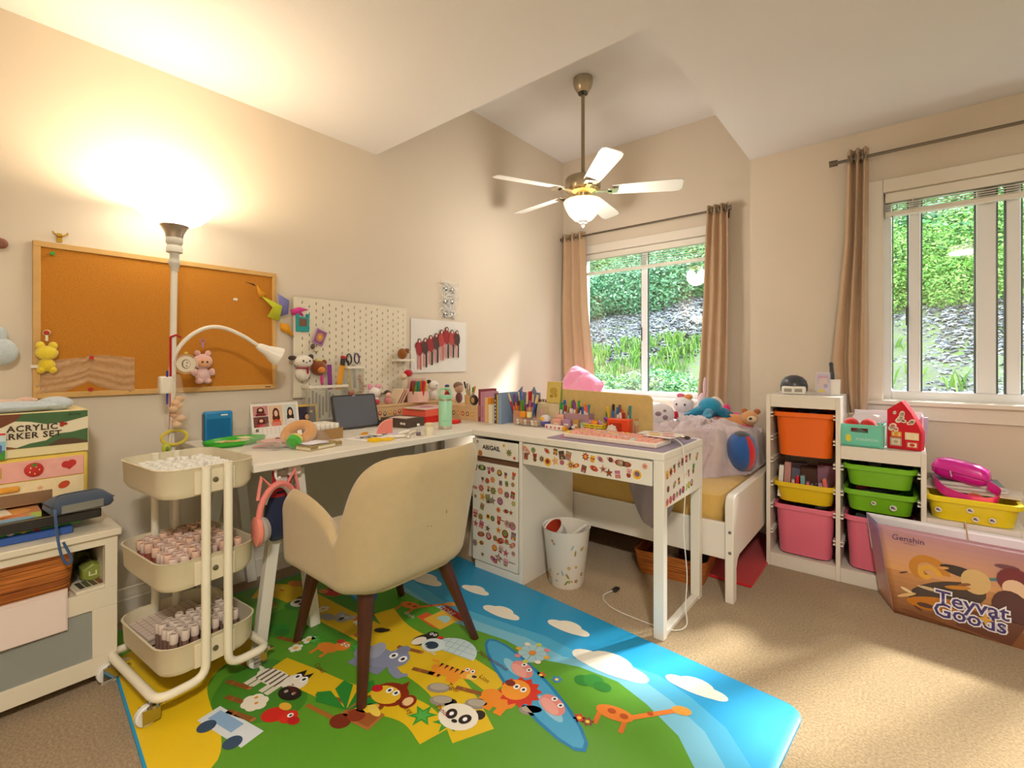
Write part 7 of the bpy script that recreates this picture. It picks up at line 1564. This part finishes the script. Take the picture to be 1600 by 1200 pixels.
t = plush('plush_toy', 'turquoise plush octopus with thick curled arms on the duvet', (-.985, 3.25, duvet_z(-.985, 3.25) - .012), [('head', '#2f9ac4', [((0, 0, .09), (.075, .07, .065))])])
for k in range(7):
    a = R(-20 + 60 * k); G('#2a90ba').tube(spline([(.03 * math.cos(a), .03 * math.sin(a), .06), (.09 * math.cos(a), .09 * math.sin(a), .06), (.13 * math.cos(a), .13 * math.sin(a), .035), (.145 * math.cos(a), .145 * math.sin(a), .055)], 4), .028, 10).build('arm', PLUSH, t)
plush('plush_toy', 'hot pink plush star behind the octopus', (-.955, 3.53, .621), [('body', '#e8387c', [((0, 0, .10), (.06, .035, .06)), ((-.06, 0, .12), (.035, .03, .025)), ((.06, 0, .12), (.035, .03, .025)), ((0, 0, .165), (.025, .028, .035))])])
plush('plush_toy', 'cream plush with brown mouth at the foot of the right bay curtain', (-1.06, 3.62, .661), [('body', '#efe2d8', [((0, 0, .10), (.07, .05, .10))]), ('mouth', '#9a5a34', [((0, -.046, .15), (.028, .012, .012))])])
plush('plush_toy', 'tall pale pink plush ear toy leaning on the right bay curtain', (-1.17, 3.68, .671), [('body', '#e9ccd4', [((0, 0, .10), (.04, .04, .11))]), ('ear', '#e6c4ce', [((.02, 0, .25), (.015, .015, .08))])])
plush('plush_dog', 'orange brown plush dog with pink collar lying on the duvet heap', (-.80, 3.22, duvet_z(-.80, 3.22) + .0), [('body', '#d9935c', [((-.02, 0, .05), (.11, .06, .055))]), ('head', '#dca068', [((.07, -.03, .09), (.05, .05, .045))]), ('muzzle', '#ecd0ac', [((.09, -.065, .085), (.028, .03, .022))]), ('nose', '#3a2a24', [((.09, -.094, .092), (.010, .008, .008))]), ('ear', '#b86a3a', [((.04, -.03, .13), (.02, .016, .018)), ((.11, -.02, .13), (.02, .016, .018))]), ('collar', '#d82a6c', [((.03, -.03, .03), (.05, .045, .02))])])
# blue and red ball cushion at the foot
t = thing('ball_cushion', 'round plush cushion in blue and red at the foot of the bed', 'cushion', (-.715, 2.93, .50), rot=(R(10), R(0), R(20)))
def wedge(nm, c, a0, a1, t0, t1, k):
    g = G(c); rings = []
    for i in range(13):
        th = R(t0 + (t1 - t0) * i / 12); rings.append([(k * .085 * math.cos(th) * math.cos(R(a0 + (a1 - a0) * j / 12)), k * .11 * math.cos(th) * math.sin(R(a0 + (a1 - a0) * j / 12)), .11 + k * .115 * math.sin(th)) for j in range(13)])
    g.loft(rings, wrap=False); return g.build(nm, PLUSH, t, ang=80)
wedge('blue_panel', '#2f5fa8', -170, -70, -88, 62, 1); wedge('red_panel', '#d82028', -70, -40, -88, 62, 1.0); wedge('blue_panel', '#2f5fa8', -40, 60, -88, 62, 1); wedge('red_panel', '#d82028', 60, 90, -88, 62, 1); wedge('blue_panel', '#2f5fa8', 90, 190, -88, 62, 1); wedge('dark_cap', '#3a3a3c', 0, 360, 62, 88, 1)
# a fold of duvet over the bed side, seen below the desk
t = thing('blanket', 'grey mauve blanket corner hanging over the bed rail under the desk', 'blanket', (-.98, 2.318, .36)); vs = []; nx, nz = 20, 14; g = G('#a89a9c')
for j in range(nz + 1):
    for i in range(nx + 1):
        u = i / nx; v = j / nz; w = .13 * (1 - .45 * v * v); vs.append((-w + 2 * w * u, -.006 + .012 * math.sin(u * 11 + v * 2) - .012 * v, .155 - .245 * v * (1 - .25 * abs(2 * u - 1))))
g.add(vs, [(j * (nx + 1) + i, j * (nx + 1) + i + 1, (j + 1) * (nx + 1) + i + 1, (j + 1) * (nx + 1) + i) for j in range(nz) for i in range(nx)]); g.build('fold', CLOTH, t, ang=120, solid=.006)

# ------------------------------------------------------------------ on and in the storage unit
TX, TY = -.583, 2.915
t = thing('star_projector', 'dark domed star projector with white base on top of the storage unit', 'projector', (-.475, 3.08, .936), R(8)); G('#3f4148').lathe([(.055, .0), (.066, .02), (.068, .045), (.060, .075), (.042, .095), (.015, .105)], 28).build('dome', PLASTIC, t); G('#f0ebe0').box(-.058, .058, -.075, -.035, 0, .045).build('base', PLASTIC, t, bev=.010)
for x in (-.028, .022): G('#9a9488').box(x - .018, x + .018, -.0765, -.0752, .014, .032).build('vent', PLASTIC, t)
for k in range(8): G('#b8b8c0').sph((.05 * math.cos(k * 2.3), -.045 + .01 * (k % 3), .06 + .015 * math.sin(k * 3.1)), .003, n=6, m=4).build('lens_dot', CHROME, t)
t = thing('display_case', 'tall clear case with a pale printed card on the storage unit', 'case', (-.335, 3.07, .936)); G('#eee8f0').box(-.037, .037, -.025, .025, 0, .125).build('shell', CLEAR, t); G('#d8ccd8').box(-.030, .030, -.004, .004, .003, .118).build('card', PAPER, t); decal('card_print', [(rect(-.028, .028, .06, .11), '#c9b8cc'), (ell(0, .065, .022, .03), '#e0c8c0'), (ell(-.008, .022, .016, .010), '#e8d23c'), (ell(.012, .05, .010, .012), '#a8a0c0'), (rect(-.02, .02, .095, .10), '#d87a9a')], FY(0, -.0042, 0), t)
t = thing('pen_cup', 'white square cup with a black pen at the storage unit edge', 'cup', (-.287, 3.10, .936)); g = G('#f0ece4'); g.loft([ring(rrect(.05, .05, .008, 3), 0), ring(rrect(.053, .053, .008, 3), .085), ring(rrect(.047, .047, .006, 3), .085), ring(rrect(.044, .044, .006, 3), .004)]); g.build('cup', PLASTIC, t)
t = thing('brush_pen', 'thick black brush pen standing in the white square cup', 'pen', (-.291, 3.105, .942), rot=(0, R(-4), 0)); G('#3a3c40').lathe([(.006, 0), (.010, .05), (.012, .10), (.009, .15), (.011, .165), (.005, .172)], 14).build('handle', PLASTIC, t)
# mid step: teal crate, red house, white caddy
t = thing('folding_crate', 'small teal plastic crate with a cut out handle on the middle step', 'crate', (-.165, 3.03, .691), R(-3)); W_, D_, H_ = .19, .16, .11
for nm, a in (('side', (-W_ / 2, -W_ / 2 + .006, -D_ / 2, D_ / 2, 0, H_)), ('side', (W_ / 2 - .006, W_ / 2, -D_ / 2, D_ / 2, 0, H_)), ('back', (-W_ / 2 + .006, W_ / 2 - .006, D_ / 2 - .005, D_ / 2, 0, H_)), ('bottom', (-W_ / 2 + .006, W_ / 2 - .006, -D_ / 2 + .005, D_ / 2 - .005, 0, .004))): G('#74cfb6').box(*a).build(nm, PLASTIC, t, bev=.002)
g = G('#74cfb6'); y0, y1 = -D_ / 2, -D_ / 2 + .005
for a in ((-W_ / 2 + .006, W_ / 2 - .006, 0, .070), (-W_ / 2 + .006, W_ / 2 - .006, .092, H_), (-W_ / 2 + .006, -.035, .070, .092), (.035, W_ / 2 - .006, .070, .092)): g.box(a[0], a[1], y0, y1, a[2], a[3])
fr = g.build('front', PLASTIC, t); G('#5fbfa4').box(-W_ / 2 + .012, W_ / 2 - .012, -D_ / 2 - .003, -D_ / 2 - .0005, .002, .008).build('ridge', PLASTIC, fr); decal('yellow_print', [(ell(-.045, .035, .012, .014), '#e8d84a'), (ell(-.045, .05, .010, .009), '#e8d84a')], FY(0, -D_ / 2 - .0004, 0), fr); text('lettering', 'POKÉMON', .018, FY(.03, -D_ / 2 - .0012, .036), '#d8f0e6', fr, m=PLASTIC)
for x, nm in ((-.205, 'left red plush cherry in the teal crate'), (-.135, 'right red plush cherry in the teal crate')): plush('red_ball', nm, (x, 3.0, .76), [('ball', '#d8302c', [((0, 0, .035), (.034, .034, .034))])], cat='soft toy')
pillow('clear_pouch', 'clear crinkled pouch of pale things behind the red plush balls', (-.165, 3.06, .80), (.16, .10, .06), '#e6dccb', (R(65), 0, 0), FILM, 'pouch', .02)
plush('cloth_bundle', 'pale pink cloth bundle filling the teal crate', (-.17, 3.06, .70), [('bundle', '#e9d4c8', [((0, 0, .05), (.075, .045, .06))])], cat='cloth')
t = thing('house_box', 'red house shaped box with paper stickers on the middle step', 'box', (.0, 2.985, .691), R(-12)); g = G('#cf1f2e'); g.M = FY(0, 0, 0); g.prism([(-.062, 0), (.068, 0), (.070, .085), (.055, .125), (.03, .18), (-.006, .235), (-.062, .19)], -.07, 0); hb = g.build('body', PAPER, t, bev=.002)
rnd = random.Random(12)
for k in range(13):
    x, z = rnd.uniform(-.045, .035), rnd.uniform(.095, .185); r_ = rnd.uniform(.006, .013); decal('paper_sticker', [(ell(0, 0, r_ * 1.3, r_, rnd.uniform(0, 90)), '#efe0cc'), (ell(0, 0, r_ * .7, r_ * .5), rnd.choice(('#b8a088', '#d86a5a', '#8a7a6a')))], FY(x, -.0003, z), hb)
for x0, x1, z0, z1, c in ((-.045, -.005, .06, .085, '#e8a23c'), (-.05, -.005, .015, .055, '#c9b09a'), (.008, .06, .05, .085, '#efd8a8'), (.012, .058, .01, .042, '#d84a3c')): decal('paper_label', [(rect(x0, x1, z0, z1), c), (rect(x0 + .006, x1 - .006, z0 + .006, z1 - .006), '#f0e0c0'), (ell((x0 + x1) / 2, (z0 + z1) / 2, .010, .008), c)], FY(0, -.0003, 0), hb)
t = thing('storage_caddy', 'white open caddy with small packets at the back of the middle step', 'caddy', (-.065, 3.22, .691)); W_ = .29
for a in ((-.145, .145, .055, .06, 0, .16), (-.145, -.14, -.06, .055, 0, .13), (.14, .145, -.06, .055, 0, .15), (-.14, .14, -.06, -.055, 0, .09), (-.14, .14, -.055, .055, 0, .004)): G('#efe8ea').box(*a).build('wall_panel', PLASTIC, t)
for k in range(6): o = G(['#b8c0d8', '#d8a8c0', '#e8d8e8', '#a8c8b8', '#d870a0', '#c8b8d8'][k]).box(-.016, .016, -.006, .006, 0, .12 + .01 * (k % 3)).build('packet', PAPER, bev=.002); o.location = (.07 if k < 6 else 0, 0, 0); o.location = (-.03 + .021 * k, 3.21, .6955); o.rotation_euler = (R(8), 0, .1 * k); tag(o, ['blue grey', 'pink', 'pale lilac', 'sage', 'magenta', 'lavender'][k] + ' packet standing in the white caddy', 'packet')
# contents of the bins
def heap(name, label, x, y, z, w, d, h, cols, n, seed, cat='clutter'):
    t = thing(name, label, cat, (x, y, z)); r_ = random.Random(seed)
    for k in range(n):
        c = cols[k % len(cols)]; a, b, c_ = r_.uniform(.025, .05), r_.uniform(.02, .04), r_.uniform(.010, .024)
        px, py = r_.uniform(-w / 2 + a, w / 2 - a), r_.uniform(-d / 2 + b, d / 2 - b)
        o = G(c).sph((0, 0, 0), (a, b, c_), n=12, m=7).build('folded_item', CLOTH if k % 2 else PLASTIC, t, loc=(px, py, h * r_.uniform(.3, .9))); o.rotation_euler = (r_.uniform(-.5, .5), r_.uniform(-.5, .5), r_.uniform(0, 3))
heap('bin_contents', 'purple and grey odds and ends heaped in the orange bin', -.409, SY, .80, .22, .32, .045, ['#6a4a6a', '#8a7a8a', '#c0a88a', '#4a4450', '#9a6a9a'], 10, 1)
heap('bin_contents', 'dark toys heaped in the pink bin beside the bed', -.409, SY, .30, .22, .32, .045, ['#2a2838', '#3a3a4a', '#6a6a72', '#1f2030', '#8a8a90'], 10, 2)
heap('bin_contents', 'dark cables and boxes heaped in the upper green bin', -.091, SY, .56, .22, .32, .045, ['#3a3830', '#5a5548', '#a8a498', '#2f2d28', '#4a4640'], 10, 3)
heap('bin_contents', 'black odds and ends heaped in the lower green bin', -.091, SY, .435, .22, .32, .04, ['#262626', '#3a3a3c', '#b82a34', '#1c1c20', '#44444a'], 10, 4)
heap('bin_contents', 'black odds and ends heaped in the half hidden pink bin', -.091, SY, .30, .22, .32, .045, ['#262626', '#3a3a3c', '#4a4640'], 9, 5)
heap('bin_contents', 'orange and lime toys heaped in the yellow bin on the lowest step', .24, SY - .02, .455, .25, .28, .05, ['#e8702c', '#c8c83a', '#e8a0a8', '#d8a878', '#b89a7a', '#e05a2c'], 12, 6)
NB = [('white notebook at the left of the yellow bin', '#e6ded6', -.525, .022, .17), ('rose folder standing in the yellow bin', '#b8847e', -.492, .03, .19), ('cream booklet standing in the yellow bin', '#d9c2b4', -.462, .014, .10), ('red booklet standing in the yellow bin', '#c8202c', -.44, .016, .12), ('teal planner standing in the yellow bin', '#7aa8a8', -.413, .020, .125), ('pink striped pouch standing in the yellow bin', '#d87a84', -.388, .014, .095), ('grey notepad standing in the yellow bin', '#9a8f90', -.368, .012, .085), ('black and white ringed book standing in the yellow bin', '#3a3438', -.348, .014, .09), ('lilac diary standing in the yellow bin', '#b890a8', -.326, .018, .10), ('coral diary at the right of the yellow bin', '#e87a68', -.302, .018, .125)]
for k, (nm, c, x, w, h) in enumerate(NB):
    t = thing('notebook', nm, 'notebook', (x, SY - .16, .375), rot=(R(-6), R(3 - 1.2 * k), R(6))); G(c).box(-w / 2, -w / 2 + .0025, 0, .10, 0, h).box(w / 2 - .0025, w / 2, 0, .10, 0, h).box(-w / 2 + .0025, w / 2 - .0025, 0, .0025, 0, h).build('cover', PAPER, t); G('#efe6de').box(-w / 2 + .003, w / 2 - .003, .003, .098, .002, h - .003).build('pages', PAPER, t)
for k, (x, y, w, d, h, c, nm) in enumerate(((-.40, SY + .04, .10, .06, .15, '#6a4a40', 'brown box at the back of the yellow notebook bin'), (-.325, SY + .03, .09, .08, .17, '#a8788a', 'dusky pink box at the back of the yellow notebook bin'), (-.47, SY + .06, .09, .06, .16, '#8a8494', 'grey box at the back of the yellow notebook bin'))):
    o = G(c).box(-w / 2, w / 2, -d / 2, d / 2, 0, h).build('carton', PAPER, bev=.002); o.location = (x, y, .375); o.rotation_euler = (0, 0, .1 * k); tag(o, nm, 'box')
# round stickers on bins
def roundel(parent, x, z, d, r=.012):
    decal('round_sticker', [(ell(0, 0, r, r), '#e9e2d8'), (ell(-r * .2, r * .1, r * .5, r * .45), '#6a6468'), (ell(r * .3, -r * .2, r * .35, r * .3), '#8a8488')], FY(x, -d / 2 + .004, z), parent)
B_Y2c = [c for c in B_Y2.children if c.name.startswith('tub')][0]; B_G2c = [c for c in B_G2.children if c.name.startswith('tub')][0]
for x, z in ((-.115, .045), (-.01, .06), (.008, .025), (.06, .03)): roundel(B_Y2c, x, z, .38)
roundel(B_G2c, .055, .04, .40, .014); roundel(B_G2c, -.02, .05, .40, .010)
# books and magenta bag on the lowest step
for k, (w, d, h, c, nm, dz, rz) in enumerate(((.33, .20, .012, '#d8c4ac', 'wide cream tablet book lying across the yellow bin', 0, -6), (.24, .17, .014, '#cfc8c4', 'grey magazine on the cream tablet book', .0125, 4), (.24, .17, .018, '#8f9090', 'thick dark edged annual on top of the magazines', .027, 2))):
    t = thing('book', nm, 'book', (.255 - .012 * k, SY + .02, .5065 + dz), R(rz)); G(c).box(-w / 2, w / 2, -d / 2, d / 2, 0, .0015).box(-w / 2, w / 2, -d / 2, d / 2, h - .0015, h).box(-w / 2, -w / 2 + .002, -d / 2, d / 2, .0015, h - .0015).build('cover', PAPER, t); G('#e9e2da').box(-w / 2 + .0022, w / 2 - .003, -d / 2 + .003, d / 2 - .003, .0016, h - .0016).build('pages', PAPER, t)
t = thing('waist_bag', 'shiny magenta waist bag with a wide strap on the book pile', 'bag', (.205, SY - .03, .5535), 0, rot=(0, R(9), R(-12))); g = G('#d8189c')
MG = mat('magenta_vinyl', .25, .6, var=.05, coat=.4)
g.loft([[(x, y, z + .02 * (-x) ) for x, y in rrect(w, d, .03, 5)] for w, d, z in ((.16, .07, 0), (.20, .095, .02), (.205, .10, .05), (.185, .09, .08), (.12, .06, .094))]); g.build('body', MG, t, ang=60); G('#e9c8dc').tube([(-.03, -.052, .045), (-.02, -.054, .02)], .004, 6).build('zip_pull', METAL, t); G('#a81078').tube([(x * 1.005, y * 1.005, .04 - .02 * x) for x, y in rrect(.206, .101, .03, 5)], .0022, 5, closed=True).build('zip_line', PLASTIC, t)
st = spline([(-.085, -.045, .02), (-.07, -.09, -.01), (-.02, -.125, -.04), (.07, -.135, -.045), (.135, -.11, -.03), (.145, -.06, .0), (.10, -.035, .02)], 6)
g = G('#e01890'); rings = []
for i, p_ in enumerate(st):
    rings.append([tuple(p_ + Vector((0, -.0015, -.02))), tuple(p_ + Vector((0, .0015, -.02))), tuple(p_ + Vector((0, .0015, .02))), tuple(p_ + Vector((0, -.0015, .02)))])
g.loft(rings); g.build('strap', MG, t, ang=60)
